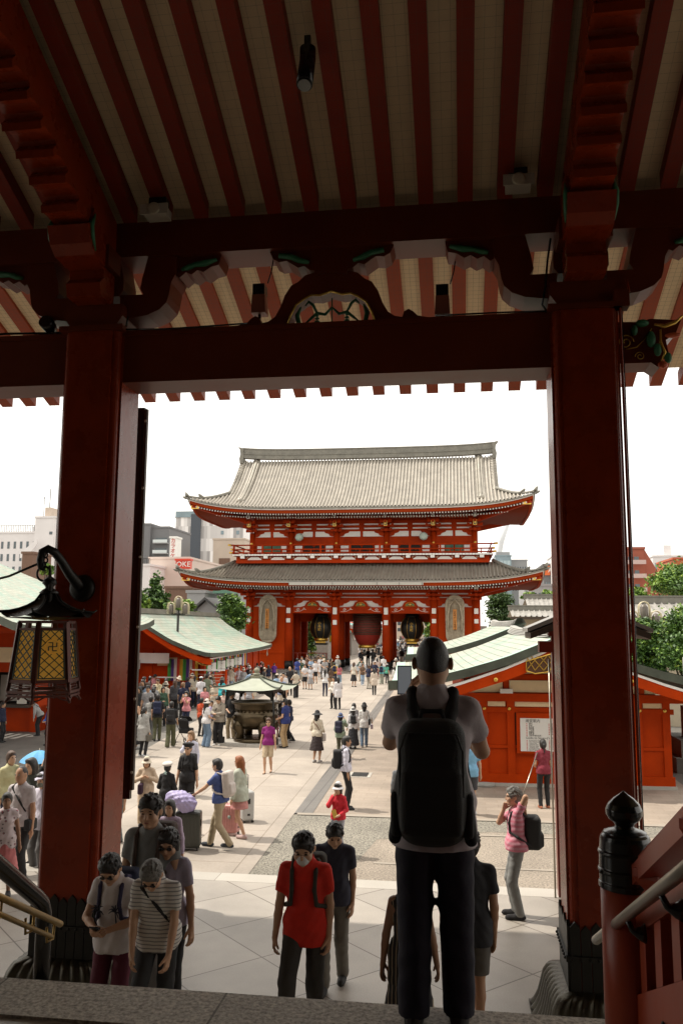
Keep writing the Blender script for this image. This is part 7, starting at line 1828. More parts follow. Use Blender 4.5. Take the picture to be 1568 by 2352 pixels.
# --- the man at the top of the stairs
b, J = person((-.125, 4.06, 2.55), 0, 1.735, near=True, arms=(((.09, .33, 1.30), (.62, -.25, -.9)), ((.13, .30, 1.40), (.38, -.15, -1))), top=('shirt', (.46, .41, .43), 'short', None, .15), bot=('loose', (.012, .010, .022)), hs='crop', hair='black',
              feet=((.105, .02, .08), (-.095, -.02, .08)), label='man seen from behind at the top of the stairs holding up a phone', fat=1.03, shoes=(.035, .035, .032), group='people on the hall floor', curl=.9)
s = J['s']; c = J['hip']-J['Fw']*.225+J['U']*.17; fl = Field(.013)
fl.box(c, V3(.150, .10, .27), .085, k=.01); fl.box(c-J['Fw']*.09-J['U']*.08, V3(.135, .03, .14), .03, k=.02); fl.ell(c-J['U']*.08, V3(.168, .10, .19), k=.05)
st = Field(.011)
for sg in (1, -1):
    X = V3(sg*.085, 0, 0); q = [c+J['U']*.22+X*.8+J['Fw']*.05, J['nb']+X*1.05-J['Fw']*.085-J['U']*.07, J['nb']+X*1.1+V3(0, -.01, .012), J['nb']+X*1.25+J['Fw']*.09-J['U']*.07, J['chest']+X*1.4+J['Fw']*.13, J['chest']+X*1.7+J['Fw']*.04-J['U']*.2, c-J['U']*.26+X*2+J['Fw']*.05]
    for a, d in zip(q, q[1:]): st.cap(a, d, .030, k=.01)
hd = Field(.009); q = [c+V3(-.055, .06, .26), c+V3(-.045, .075, .295), c+V3(.045, .075, .295), c+V3(.055, .06, .26)]
for a, d in zip(q, q[1:]): hd.cap(a, d, .011, k=.005)
pk = Field(.012)
for sg in (1, -1): pk.box(c+V3(sg*.156, .0, -.14), V3(.026, .06, .10), .024, k=.01)
zp = Field(.007); zz = [c+V3(sx*.137, -.09, z) for sx, z in ((-1, -.05), (-1, .14))]+[c+V3(x, -.095, .215) for x in (-.11, .11)]+[c+V3(.137, -.09, z) for z in (.14, -.05)]
for a, d in zip(zz, zz[1:]): zp.cap(a, d, .006, k=.003)
worn('backpack', b, [('backpack', fl, mat('matte_black_nylon', (.014, .013, .012), .75, var=.25, scale=9, bump=.3, bscale=200)), ('shoulder_strap', st, cloth(BLK)), ('carry_handle', hd, cloth(BLK)), ('side_pocket', pk, cloth((.02, .019, .016))), ('zip', zp, cloth((.03, .03, .03)))], 'large matte black backpack on the man at the top of the stairs', 'backpack')
phone(b, J, J['hl']+V3(-.025, .055, .085), 'smartphone raised beside the head of the man with the black backpack', rot=(R(-8), 0, 0), scr=(.16, .17, .18))
# --- climbing towards us
b, J = PS(272, 1941, 6.85, .95, 183, 'woman in white palm tree tee and maroon trousers looking at a phone on the stairs', 'f', near=True, arms=('phone', 'phone'), head=(32, 4), lean=6, top=('shirt', (.62, .57, .57), 'short', None, .09), bot=('trousers', (.10, .012, .028)), hs='short', hair='black', glasses='sun', group=GF, curl=1.1)
backpack(b, J, NVY, 'navy backpack worn by the woman in the palm tree tee', cell=.014, scol=(.03, .025, .07)); phone(b, J, (J['hr']+J['hl'])/2+V3(0, .06, .03), 'phone held by the woman in the palm tree tee', rot=(R(-62), 0, 0), screen=False)
pt = MB()
for sg in (-1, 1):
    x = sg*.075; pt.tube([(x, 0, -.12), (x+sg*.012, 0, -.06), (x, 0, .02)], [.008, .006, .005], 6)
    for a in (-2.6, -2.1, -.3, .2, .9, 1.6, 2.4): pt.tube([(x, 0, .02), (x+.03*math.cos(a), 0, .02+.03*math.sin(a)+.015), (x+.06*math.cos(a), 0, .02+.055*math.sin(a))], [.006, .006, .002], 5)
o = pt.build('palm_print', cloth((.03, .03, .05))); o.parent = b; o.location = tuple(J['chest']+J['Fw']*.150-J['U']*.06)
b, J = PS(370, 1940, 6.6, 1.1, 178, 'grey haired man in striped polo and dark trousers bending on the stairs', near=True, arms=('thigh', 'thigh'), lean=14, head=(34, 0), top=('shirt', (.60, .57, .53), 'short', 'stripe', .06), bot=('trousers', (.03, .03, .032)), hs='short', hair='grey', glasses='sun', group=GF, curl=.7, fat=1.06, feet=((.10, .12, .12), (-.10, -.05, .08)), collar=(.5, .47, .43))
cross_strap(b, J, BLK, 'black cross body strap worn by the grey haired man', side=-1, bag=False)
b, J = PS(352, 1822, 7.45, .95, 180, 'young man with fringe in grey tee climbing behind the striped polo man', near=True, arms=('down', 'down'), head=(8, 0), top=('shirt', (.21, .22, .22), 'short'), bot=('trousers', GRY), hs='short', hair='black', group=GF)
backpack(b, J, (.06, .035, .025), 'brown black backpack worn by the young man in the grey tee', cell=.014)
b, J = PS(394, 1898, 7.5, .86, 185, 'woman in pale lavender tee and sunglasses behind the grey haired man', 'f', near=True, arms=('down', 'down'), head=(20, 8), top=('shirt', (.36, .33, .42), 'short'), bot=('trousers', BLK), hs='bob', hair='black', glasses='sun', group=GF)
b, J = P(384, 2085, 1868, 178, 'woman in lilac knit mostly hidden behind the young man in grey', .4, 'f', cell=.018, arms=('down', 'down'), top=('shirt', (.40, .32, .42), 'long'), bot=('trousers', (.05, .05, .06)), hs='long', hair='black')
b, J = PS(704, 1902, 7.15, .95, 180, 'man in bright red polo with white face mask climbing the stairs', near=True, arms=('down', 'none'), lean=5, head=(17, 0), top=('shirt', (.62, .022, .008), 'short', None, .12), bot=('trousers', (.045, .04, .035)), hs='short', hair='black', mask=(.60, .58, .58), glasses='clear', group=GF, curl=.8, feet=((.11, .20, .16), (-.09, -.06, .08)), collar=(.55, .03, .01))
backpack(b, J, (.04, .034, .025), 'grey brown backpack worn by the man in the red polo', cell=.014)
hm_ = MB(); 
b, J = P(765, 2268, 1880, 180, 'young man in navy tee and grey trousers behind the red polo man', .4, near=True, arms=('down', 'none'), head=(30, 12), top=('shirt', (.022, .024, .045), 'short', None, .08), bot=('trousers', (.17, .155, .13)), hs='short', hair='black', walk=.5, group=GF)
# --- going down, partly hidden by the man with the phone
b, J = PS(938, 1985, 7.1, .767, 4, 'woman in long black patterned dress walking down the stairs', 'f', h=1.55, near=True, arms=('down', ((.24, -.02, .80), (.3, -1, 0))), top=('dress', BLK, 'none', 'vstripe', .2), bot=('long', BLK, 'vstripe'), hs='long', hair='black', skin_t=2, group=GF)
b, J = PS(1076, 1908, 7.6, .75, 355, 'man in black tee and grey shorts walking down the stairs', near=True, h=1.74, arms=('none', 'fwd'), top=('shirt', (.014, .016, .03), 'short', None, .12), bot=('shorts', (.12, .11, .10)), hs='short', hair='black', skin_t=1, walk=.4, group=GF)
# --- the man in pink at right
b, J = P(1190, 2107, 1811, 268, 'grey haired man in pink plaid shirt with a hand behind his neck', .4, near=True, arms=('face', 'neck'), head=(2, 0), top=('shirt', (.58, .16, .22), 'short', 'plaid', .03), bot=('trousers', (.20, .20, .19)), hs='short', hair='grey', glasses='clear', curl=.9, fat=1.06, shoes=BLK)
backpack(b, J, (.03, .027, .024), 'black rucksack on the man in the pink plaid shirt', w_=.14, hh=.22, d=.11, cell=.014, z=-.1)
tag(MB().tube([tuple(b.location+Vector((.02, -.05, 1.42))), tuple(b.location+Vector((.35, .5, 2.12)))], .008, 6).build('selfie_stick', STEEL), 'thin white stick held up behind the man in the pink plaid shirt', 'stick')
# --- left group on the terrace and just beyond
G2 = 'people waiting at the foot of the left pillar'
P(90, 2018, 1770, 205, 'boy in white cap, grey mask, white printed tee and grey trousers beside the left pillar', .2, cell=.016, arms=('none', 'down'), head=(6, 15), top=('shirt', (.52, .49, .56), 'short', None, .12), bot=('trousers', (.13, .125, .125)), hair='black', hat=('cap', (.52, .50, .60)), mask=(.16, .16, .13), sandals=True, shoes=(.36, .32, .26), group=G2)
b, J = P(38, 2040, 1752, 190, 'man with shaved head in open white shirt and black trousers', .2, cell=.016, arms=('down', 'down'), top=('shirt', (.50, .46, .47), 'short', None, .04), bot=('trousers', BLK), hs='crop', skin_t=1, group=G2, fat=1.05)
cross_strap(b, J, BLK, 'black shoulder bag of the man in the open white shirt', side=-1)
P(4, 2060, 1838, 150, 'woman in floral ruffle top and rose skirt at the left edge', .4, 'f', cell=.016, arms=('down', 'down'), top=('shirt', (.50, .42, .43), 'cap', 'floral', .12), bot=('skirt', (.42, .13, .13)), hs='bun', hair='black', skin_t=2, group=G2)
P(62, 1985, 1735, 200, 'woman with long dark hair in dark green top behind the man in white', 0, 'f', cell=.02, arms=('none', 'none'), top=('shirt', (.04, .045, .035), 'long'), bot=('slim', BLK), hs='long', group=G2)
b, J = P(100, 1965, 1742, 10, 'person in black tee raising both arms to photograph beside the left pillar', 0, cell=.018, arms=('photohi', 'photohi'), top=('shirt', BLK, 'short'), bot=('trousers', NVY), group=G2)
phone(b, J, (J['hr']+J['hl'])/2+V3(0, .05, .13), 'phone in pale case held high beside the left pillar', col=(.5, .47, .43))
P(14, 1938, 1726, 120, 'woman with brown ponytail in pale yellow blouse at the left edge', 0, 'f', cell=.02, arms=('none', 'none'), top=('shirt', (.55, .52, .30), 'long'), bot=('trousers', NVY), hs='tail', hair='brown', group=G2)
b, J = P(88, 1930, 1755, 300, 'woman in bright yellow top under a blue umbrella', 0, 'f', cell=.022, arms=('face', 'none'), top=('shirt', (.6, .55, .12), 'short'), bot=('skirt', BLK), hs='bun', group=G2)
um = empty('umbrella', (b.location.x-.02, b.location.y-.1, 1.42), 0, 'open pale blue umbrella in the crowd beside the left pillar', 'umbrella'); mb = MB()
for k in range(8):
    a0, a1 = 2*PI*k/8, 2*PI*(k+1)/8; mb.grid(lambda u, v, a0=a0, a1=a1: (.40*v*(math.cos(a0)*(1-u)+math.cos(a1)*u), .40*v*(math.sin(a0)*(1-u)+math.sin(a1)*u), .36-.20*v**1.7-.02*v*(1-abs(2*u-1))), 4, 6, False)
mb.build('canopy', mat('sky_blue_cloth', (.10, .35, .62), .7), um); MB().tube([(0, 0, -.35), (0, 0, .40)], .008, 6).build('shaft', STEEL, um)
b, J = P(88, 1690, 1608, 265, 'man in grey striped shirt bowing at the left hall counter', 0, cell=.022, arms=('down', 'down'), lean=30, head=(25, 0), top=('shirt', (.36, .36, .35), 'long'), bot=('trousers', BLK), group=G2)
cross_strap(b, J, BLK, 'black strap of the bowing man at the counter')
P(113, 1712, 1620, 200, 'person in straw hat and blue shirt behind the bowing man', 0, cell=.022, arms=('carry', 'belly'), top=('shirt', (.07, .16, .50), 'long'), bot=('trousers', BLK), hat=('sun', (.42, .28, .14)), group=G2)
P(2, 1705, 1622, 90, 'person in dark navy clothes at the left edge by the counter', 0, cell=.024, top=('shirt', NVY, 'long'), bot=('trousers', BLK), group=G2)
P(268, 1935, 1808, 200, 'person in worn jeans mostly hidden behind the left pillar', 0, cell=.02, top=('shirt', (.3, .3, .3), 'short'), bot=('trousers', (.16, .19, .2)))
# --- middle distance, left
b, J = P(333, 1895, 1738, 170, 'woman in cream bucket hat and long beige dress holding a plum tote', 0, 'f', cell=.017, arms=('chest', 'chest'), head=(5, 0), top=('coat', (.52, .40, .29), 'long', None, .35), bot=('wide', (.48, .36, .23)), hs='bob', hair='brown', hat=('bucket', (.60, .53, .42)))
handbag(b, J, 'hr', (.035, .012, .03), 'plum coloured tote bag of the woman in the cream hat', (.19, .06, .13), .26)
b, J = P(380, 1912, 1752, 5, 'person in white newsboy cap and black jacket seen from behind', 0, 'f', cell=.017, arms=('carry', 'carry'), top=('shirt', (.016, .015, .016), 'long', None, .12), bot=('wide', BLK), hs='short', hat=('beret', (.58, .54, .50)))
o = MB(); o.prism([(.045*math.cos(PI/2+k*PI/5)*(1 if k % 2 == 0 else .45), .045*math.sin(PI/2+k*PI/5)*(1 if k % 2 == 0 else .45)) for k in range(10)], -.01, .01, 'y'); o = o.build('star_hair_clip', mat('mint_clip', (.45, .62, .58), .4)); o.parent = b; o.location = tuple(J['hc']-J['Fw']*.12-V3(0, 0, .10))
b, J = P(428, 1885, 1704, 180, 'woman in black beret, sunglasses and black jumpsuit facing the stairs', 0, 'f', cell=.017, arms=('down', 'down'), top=('shirt', (.018, .017, .018), 'elbow', None, .05), bot=('wide', (.018, .017, .018)), hs='short', hat=('beret', BLK), glasses='sun')
backpack(b, J, BLK, 'black backpack on the woman in the black jumpsuit', cell=.02)
b, J = P(436, 1830, 1680, 190, 'woman with light brown hair and pale lavender blouse behind the black beret', 0, 'f', cell=.02, arms=('face', 'none'), top=('shirt', (.52, .52, .62), 'long'), bot=('skirt', (.5, .5, .5)), hs='bob', hair='lbrown')
handbag(b, J, 'hr', (.52, .45, .36), 'cream canvas tote beside the black beret woman', (.15, .05, .17), .25, from_shoulder=True, name='tote_bag', cat='tote bag')
b, J = P(503, 1950, 1744, 280, 'man in blue polo and khaki trousers pulling a suitcase', 0, cell=.017, arms=('none', ((.22, .52, .98), (.3, -1, -.3))), lean=6, walk=.9, top=('shirt', (.055, .085, .24), 'short', None, .04), bot=('trousers', (.36, .29, .19)), shoes=(.03, .035, .045))
backpack(b, J, (.52, .46, .42), 'off white backpack on the man in the blue polo', w_=.15, hh=.25, cell=.016)
b, J = P(548, 1925, 1738, 285, 'woman with copper hair, pale green blazer and pink skirt', 0, 'f', cell=.017, arms=('carry', 'down'), walk=.6, top=('coat', (.42, .44, .36), 'long', None, .14), bot=('mini', (.50, .22, .20)), hs='long', hair='red', glasses='clear', shoes=(.5, .36, .34))
def suitcase(x, yf, yt, w_, d, rz, col, label, hm=True, sticker=False):
    g = ground(x, yf); H = at(x, yt, g.y).z; e = empty('suitcase', (g.x, g.y, 0), R(rz), label, 'suitcase', 'suitcases on the plaza')
    fl = Field(.014); fl.box(V3(0, 0, .06+(H-.06)/2), V3(w_/2, d/2, (H-.06)/2), .05, k=.01)
    for k in range(6): fl.box(V3(-w_*.36+w_*.145*k, -d/2, .06+(H-.06)/2), V3(.012, .008, (H-.06)*.38), .005, k=.01)
    v, q = fl.mesh(); o = bpy.data.objects.new('shell', np_mesh('shell', [(v, q, 0)], [mat('shell_'+'%02d%02d%02d' % tuple(int(c*99) for c in col), col, .35, var=.12, scale=8)])); COL.objects.link(o); o.parent = e
    for sx in (-1, 1):
        for sy in (-1, 1): MB().tube([(sx*w_*.4-.015, sy*d*.35, .035), (sx*w_*.4+.015, sy*d*.35, .035)], .034, 12).build('wheel', BLACK, e)
    m = MB(); m.box(w_/2-.002, w_/2+.012, -.03, .03, H*.62, H*.78); m.box(w_/2-.002, w_/2+.008, -.03, .03, H*.25, H*.31); m.build('latches', BLACK, e)
    if hm: MB().tube([(-w_*.2, 0, H-.02), (-w_*.2, 0, H+.34), (w_*.2, 0, H+.34), (w_*.2, 0, H-.02)], .01, 6).build('pull_handle', BLACK, e)
    if sticker: MB().lathe([(.0, 0), (.035, 0), (.035, .003), (0, .004)], (0, 0, 0), 16).build('round_sticker', mat('sticker_grey_green', (.25, .32, .28), .5), e, (w_*.1, -d/2-.012, H*.62)).rotation_euler = (PI/2, 0, 0)
    return e, H
e, H = suitcase(431, 1952, 1862, .50, .30, 8, (.035, .036, .028), 'large dark olive suitcase with a lavender bag on top')
fl = Field(.016); fl.ell(V3(0, 0, 0), V3(.30, .20, .17), rotm('y', .3), k=.05); fl.ell(V3(-.2, -.02, .04), V3(.14, .12, .13), k=.04); fl.ell(V3(.08, 0, -.14), V3(.14, .12, .12), k=.05); fl.wr = .012
v, q = fl.mesh(); o = bpy.data.objects.new('soft_bag', np_mesh('soft_bag', [(v, q, 0)], [mat('lavender_nylon', (.38, .33, .56), .45, var=.15, scale=5, bump=.8, bscale=14)])); COL.objects.link(o); o.location = e.location+Vector((-.12, -.05, H+.20)); tag(o, 'crumpled lavender nylon bag on the dark suitcase', 'bag')
suitcase(528, 1918, 1846, .38, .26, -8, (.50, .22, .20), 'pink suitcase with round sticker behind the man in blue', sticker=True)
suitcase(566, 1888, 1815, .36, .26, -60, (.42, .42, .40), 'silver white suitcase behind the woman in the blazer')
# --- queue at the left
G3 = 'people queueing by the booths'
b, J = P(327, 1738, 1625, 20, 'woman in long light grey hooded coat carrying a handbag', 0, 'f', cell=.02, arms=('down', 'carry'), top=('coat', (.30, .29, .27), 'long', None, .36), bot=('slim', BLK), hs='tail', shoes=(.5, .5, .5), group=G3)
handbag(b, J, 'hr', (.10, .09, .07), 'grey handbag of the woman in the light coat', drop=.2)
P(306, 1720, 1602, 10, 'woman in long black sleeveless dress beside the grey coat', 0, 'f', cell=.022, arms=('down', 'carry'), top=('dress', BLK, 'none', None, .2), bot=('long', BLK), hs='bun', hair='brown', shoes=(.5, .5, .5), group=G3)
b, J = P(360, 1702, 1595, 345, 'person in black tee and olive trousers with navy backpack', 0, cell=.02, arms=('carry', 'none'), walk=.3, top=('shirt', BLK, 'short'), bot=('trousers', OLV), group=G3); backpack(b, J, NVY, 'navy backpack with white loop in the queue', cell=.02)
b, J = P(391, 1717, 1612, 350, 'person in black shirt and baggy olive trousers pushing a stroller', 0, cell=.02, arms=('fwd', 'fwd'), walk=.6, top=('shirt', BLK, 'elbow'), bot=('wide', OLV), shoes=(.45, .44, .42), group=G3); backpack(b, J, BLK, 'black backpack of the person pushing the stroller', cell=.02)
g = ground(412, 1712); e = empty('stroller', (g.x+.1, g.y+.35, 0), R(-15), 'black folding baby stroller in front of the olive trousers', 'stroller')
for sx in (-1, 1):
    MB().tube([(sx*.24, -.35, .95), (sx*.24, -.1, .55), (sx*.24, .35, .08)], .013, 6).build('frame_tube', BLACK, e); MB().tube([(sx*.24, -.3, .09), (sx*.24, .1, .55)], .012, 6).build('frame_tube', BLACK, e)
    for y in (-.3, .35): MB().torus((sx*.25, y, .085), .07, .018, 'x', 16, 6).build('wheel', BLACK, e)
MB().tube([(-.24, -.35, .95), (.24, -.35, .95)], .014, 6).build('handlebar', BLACK, e)
fl = Field(.02); fl.box(V3(0, .05, .48), V3(.2, .22, .09), .04, k=.03).box(V3(0, -.12, .68), V3(.2, .05, .24), .04, rotm('x', .35), k=.03); v, q = fl.mesh(); o = bpy.data.objects.new('seat', np_mesh('seat', [(v, q, 0)], [cloth(BLK)])); COL.objects.link(o); o.parent = e
MB().grid(lambda u, v: (.22*(2*u-1), -.22+.32*math.sin(v*1.5), .80+.22*math.cos(v*1.5)*1.0), 4, 6, True).build('canopy', cloth(BLK), e)
b, J = P(427, 1680, 1588, 190, 'girl in pink tee and navy trousers taking a photo', 0, 'f', cell=.02, arms=('photo', 'photo'), top=('shirt', PNK, 'short'), bot=('slim', NVY), hs='bob', mask=(.6, .6, .6), group=G3)
P(400, 1650, 1562, 330, 'woman with long brown hair in dark grey jacket by the booth', 0, 'f', cell=.024, top=('coat', (.045, .045, .05), 'long', None, .1), bot=('wide', BLK), hs='long', hair='brown', group=G3)
b, J = P(418, 1655, 1568, 10, 'person with light brown hair and a light blue backpack by the booth', 0, cell=.024, top=('shirt', NVY, 'short'), bot=('trousers', BLK), hair='lbrown', group=G3)
P(361, 1640, 1560, 200, 'man in pale yellow jacket leaning by the red wall', 0, cell=.024, arms=('belly', 'belly'), top=('coat', (.55, .48, .30), 'long', None, .06), bot=('trousers', NVY), hair='brown', group=G3)
P(337, 1680, 1567, 170, 'man in grey tee with cap and cross strap in the queue', 0, cell=.024, top=('shirt', (.26, .25, .25), 'short'), bot=('trousers', BLK), hat=('cap', BLK), group=G3)
lab = [('person in black tee nearest the left pillar in the queue', 300, 1690, 1585, BLK, BLK), ('person in dark jacket at the head of the queue', 318, 1672, 1578, (.03, .03, .03), BLK), ('person in black with tied hair in the queue', 350, 1675, 1580, BLK, NVY),
       ('person in grey hoodie beside the navy backpack', 344, 1700, 1600, (.3, .29, .27), (.2, .2, .2)), ('person in dark green top in the queue', 372, 1668, 1578, (.03, .07, .04), BLK), ('person in brown jacket behind the pillar edge', 292, 1700, 1590, (.10, .06, .04), BLK),
       ('person in white tee at the pillar edge of the queue', 290, 1738, 1630, WHT, (.4, .38, .34)), ('person in charcoal shirt in the thick of the queue', 326, 1655, 1562, (.05, .05, .055), BLK), ('person with plaid shirt at the back of the queue', 310, 1650, 1566, (.16, .12, .10), BLK)]
for i, (lb, x, yf, yh, c1, c2) in enumerate(lab):
    P(x, yf, yh, (20, 200, 340, 10, 150, 30, 90, 180, 250)[i], lb, 0, 'm' if i % 2 else 'f', cell=.026, arms=(('down', 'phone', 'belly')[i % 3], ('down', 'down', 'phone')[i % 3]), top=('shirt', c1, 'short' if i % 2 else 'long'), bot=('trousers', c2), hs=('short', 'bob', 'tail')[i % 3], group=G3)
# --- right of the queue, around the censer
b, J = P(472, 1717, 1606, 40, 'woman in white bucket hat, white tee and jeans with black tote', 0, 'f', cell=.02, arms=('carry', 'none'), top=('shirt', WHT, 'short'), bot=('wide', JEAN), hs='long', hat=('bucket', (.62, .56, .50)), shoes=(.6, .6, .6)); handbag(b, J, 'shl', BLK, 'black tote of the woman in the white bucket hat', (.14, .05, .15), from_shoulder=True, name='tote_bag', cat='tote bag')
b, J = P(461, 1692, 1604, 20, 'person in orange red tee with a red waist bag', 0, cell=.022, top=('shirt', (.50, .07, .02), 'short'), bot=('slim', BLK), hs='short')
P(484, 1700, 1612, 160, 'person in white top with purple bag behind the bucket hat', 0, 'f', cell=.024, top=('shirt', (.40, .34, .50), 'short'), bot=('trousers', CRM), hs='short')
b, J = P(502, 1712, 1598, 195, 'man in open grey beige shirt and black trousers looking at his phone', 0, cell=.02, arms=('phone', 'phone'), head=(28, 0), top=('coat', (.30, .26, .21), 'long', None, .12), bot=('wide', BLK), hs='short', shoes=(.6, .58, .55)); cross_strap(b, J, BLK, 'black cross body strap of the man in the open shirt')
P(512, 1665, 1585, 180, 'person in pale pink top with a dark mask beside the censer', 0, 'f', cell=.024, top=('shirt', (.55, .40, .34), 'long'), bot=('trousers', BLK), hs='short', mask=BLK, hat=('bucket', BLK))
b, J = P(531, 1702, 1588, 195, 'young man in black printed tee and khaki trousers left of the censer', 0, cell=.02, arms=('belly', 'down'), top=('shirt', (.02, .019, .018), 'elbow', None, .12), bot=('trousers', KHA), hs='short', shoes=(.25, .22, .18))
P(549, 1655, 1580, 5, 'person in white shirt behind the censer post', 0, cell=.026, top=('shirt', WHT, 'long', None, .15), bot=('trousers', NVY), hs='short')
P(571, 1640, 1572, 0, 'woman in long dark skirt behind the censer', 0, 'f', cell=.026, top=('shirt', (.3, .3, .32), 'short'), bot=('long', (.02, .02, .04)), hs='short')
b, J = P(615, 1776, 1650, 178, 'woman in magenta tee, sunglasses and beige shorts walking towards the stairs', 0, 'f', cell=.017, arms=('down', 'down'), walk=.45, top=('shirt', (.20, .008, .13), 'short', None, .05), bot=('shorts', (.46, .36, .24)), hs='tail', hair='brown', glasses='sun', sandals=True, shoes=(.03, .02, .02))
b, J = P(655, 1718, 1606, 290, 'man in royal blue polo and tan trousers right of the censer', 0, cell=.018, arms=('carry', 'carry'), top=('shirt', (.018, .03, .14), 'short', None, .08), bot=('trousers', (.36, .25, .13)), mask=(.6, .62, .66), shoes=BLK)
P(664, 1705, 1608, 285, 'person in dark clothes hidden behind the royal blue polo', 0, cell=.022, top=('shirt', NVY, 'short'), bot=('slim', BLK), walk=.8)
P(632, 1703, 1627, 10, 'small girl in pink dress with long black hair beside the blue polo', 0, 'f', cell=.02, kid=True, top=('dress', (.50, .22, .24), 'short', None, .3), bot=('mini', (.5, .22, .24)), hs='long', mask=(.6, .6, .62))
P(643, 1700, 1622, 60, 'person in black top between the girl and the blue polo man', 0, 'f', cell=.024, top=('shirt', BLK, 'long'), bot=('trousers', BLK), hs='bob')
P(646, 1640, 1553, 182, 'balding man in light blue striped shirt and cream trousers with a cane', 0, cell=.022, arms=('down', 'down'), walk=.3, top=('shirt', (.34, .38, .52), 'short', 'bluestripe'), bot=('trousers', (.50, .44, .36)), hs='crop', hair='grey')
P(650, 1625, 1545, 182, 'person in white shirt just behind the striped shirt man', 0, cell=.024, top=('shirt', WHT, 'short'), bot=('trousers', BLK), hs='short')
P(665, 1598, 1531, 178, 'man in black with sunglasses on his head walking forward', 0, cell=.022, walk=.4, top=('shirt', BLK, 'short', None, .08), bot=('slim', BLK), hs='crop')
P(682, 1567, 1512, 20, 'man in blue polo and jeans near the gate wall', 0, cell=.024, top=('shirt', (.03, .05, .22), 'short'), bot=('trousers', JEAN), hs='short')
P(629, 1568, 1525, 0, 'man in violet jersey standing by the gate wall', 0, cell=.026, top=('shirt', (.11, .03, .25), 'short'), bot=('trousers', (.04, .04, .05)), hs='crop')
# --- centre
b, J = P(727, 1752, 1632, 15, 'woman in black sun hat, cream cardigan and long black skirt', 0, 'f', cell=.018, arms=('carry', 'carry'), walk=.2, top=('shirt', (.52, .46, .36), 'long', None, .05), bot=('skirt', (.022, .02, .02)), hs='bob', hat=('sun', (.022, .025, .035)), shoes=(.4, .38, .36)); cross_strap(b, J, (.14, .06, .03), 'brown cross body strap of the woman in the black sun hat', side=1, bag=False)
handbag(b, J, 'hr', (.48, .45, .42), 'pale cloth shopping bag on the right arm of the black hat woman', (.10, .05, .13), .2, name='shopping_bag', cat='shopping bag'); handbag(b, J, 'hl', (.30, .27, .18), 'beige tote on the left arm of the black hat woman', (.14, .05, .12), .2, name='tote_bag', cat='tote bag')
b, J = P(781, 1742, 1638, 15, 'woman in blue sun hat and pale green coat with dark rucksack', 0, 'f', cell=.019, arms=('photo', 'carry'), top=('coat', (.24, .30, .22), 'long', None, .12), bot=('trousers', (.09, .085, .05)), hs='bob', hat=('bucket', (.09, .12, .24))); backpack(b, J, (.02, .018, .035), 'dark rucksack of the woman in the pale green coat', cell=.02); handbag(b, J, 'hl', (.28, .27, .19), 'mottled shoulder tote of the woman in the pale green coat', (.12, .05, .14), .25, name='tote_bag', cat='tote bag')
b, J = P(810, 1720, 1628, 350, 'woman in white hat, white blouse and long black skirt', 0, 'f', cell=.019, top=('shirt', (.60, .58, .58), 'long', None, .10), bot=('long', (.02, .018, .022)), hs='bob', hat=('bucket', (.60, .58, .55))); backpack(b, J, BLK, 'small black rucksack of the woman in the white hat', w_=.12, hh=.17, cell=.02)
P(812, 1708, 1622, 355, 'woman with dark bun half hidden behind the white hat', 0, 'f', cell=.022, top=('shirt', (.25, .24, .24), 'long'), bot=('trousers', BLK), hs='bob')
b, J = P(836, 1716, 1614, 355, 'woman in black bucket hat, loose white top and jeans', 0, 'f', cell=.019, arms=('bent', 'down'), walk=.5, top=('shirt', (.60, .58, .55), 'long', None, .16), bot=('trousers', (.12, .17, .24)), hs='bob', hat=('bucket', (.02, .02, .02)), shoes=(.3, .3, .3)); handbag(b, J, 'shr', BLK, 'black shoulder bag of the woman in the black bucket hat', (.11, .04, .12), from_shoulder=True, name='shoulder_bag', cat='shoulder bag'); handbag(b, J, 'hr', (.40, .33, .40), 'small lilac patterned pouch in the hand of the jeans woman', (.06, .05, .09), .2, name='pouch', cat='pouch')
b, J = P(793, 1859, 1692, 80, 'man in white shirt with red lanyard and black trousers facing right', 0, cell=.017, arms=('down', 'down'), top=('shirt', (.56, .54, .62), 'long', None, .02), bot=('trousers', BLK), hs='short', collar=(.56, .54, .62), skin_t=1); backpack(b, J, (.02, .018, .016), 'black backpack on the man with the red lanyard', w_=.14, hh=.22, d=.10, cell=.016, z=-.05)
st = Field(.009); q = [J['nb']-J['Fw']*.04, J['nb']+V3(.05, .05, -.01), J['chest']+J['Fw']*.13-J['U']*.05, J['nb']+V3(-.05, .05, -.01), J['nb']-J['Fw']*.04]
for a, d in zip(q, q[1:]): st.cap(a, d, .008, k=.004)
cd = Field(.012); cd.box(J['chest']+J['Fw']*.135-J['U']*.14, V3(.045, .01, .06), .008); worn('lanyard', b, [('lanyard', st, cloth((.45, .02, .02))), ('card', cd, cloth((.55, .5, .55)))], 'red lanyard with pale card on the man in the white shirt', 'lanyard')
b, J = P(776, 1965, 1797, 200, 'child in white bucket hat, red jacket and grey track trousers', 0, kid=True, cell=.016, arms=('face', 'carry'), top=('shirt', (.56, .02, .035), 'long', None, .06), bot=('trousers', (.30, .30, .34)), hs='bob', hat=('bucket', (.62, .60, .62)), shoes=(.5, .3, .3))
o = text_mesh('SE', .13, 'trouser_lettering', REDT, b, (-.02, .12, .62), (PI/2, 0, PI), .004)
fl = Field(.012); fl.box(J['chest']+J['Fw']*.15-J['U']*.18, V3(.05, .012, .08), .012, rotm('y', .4)); worn('yellow_towel', b, [('yellow_towel', fl, cloth((.62, .42, .08)))], 'yellow cloth hanging on the red jacket of the child', 'towel')
P(922, 1905, 1745, 350, 'person in grey denim jacket half hidden behind the man with the phone', 0, cell=.018, arms=('down', 'down'), top=('shirt', (.16, .17, .18), 'long'), bot=('slim', BLK), hs='short')
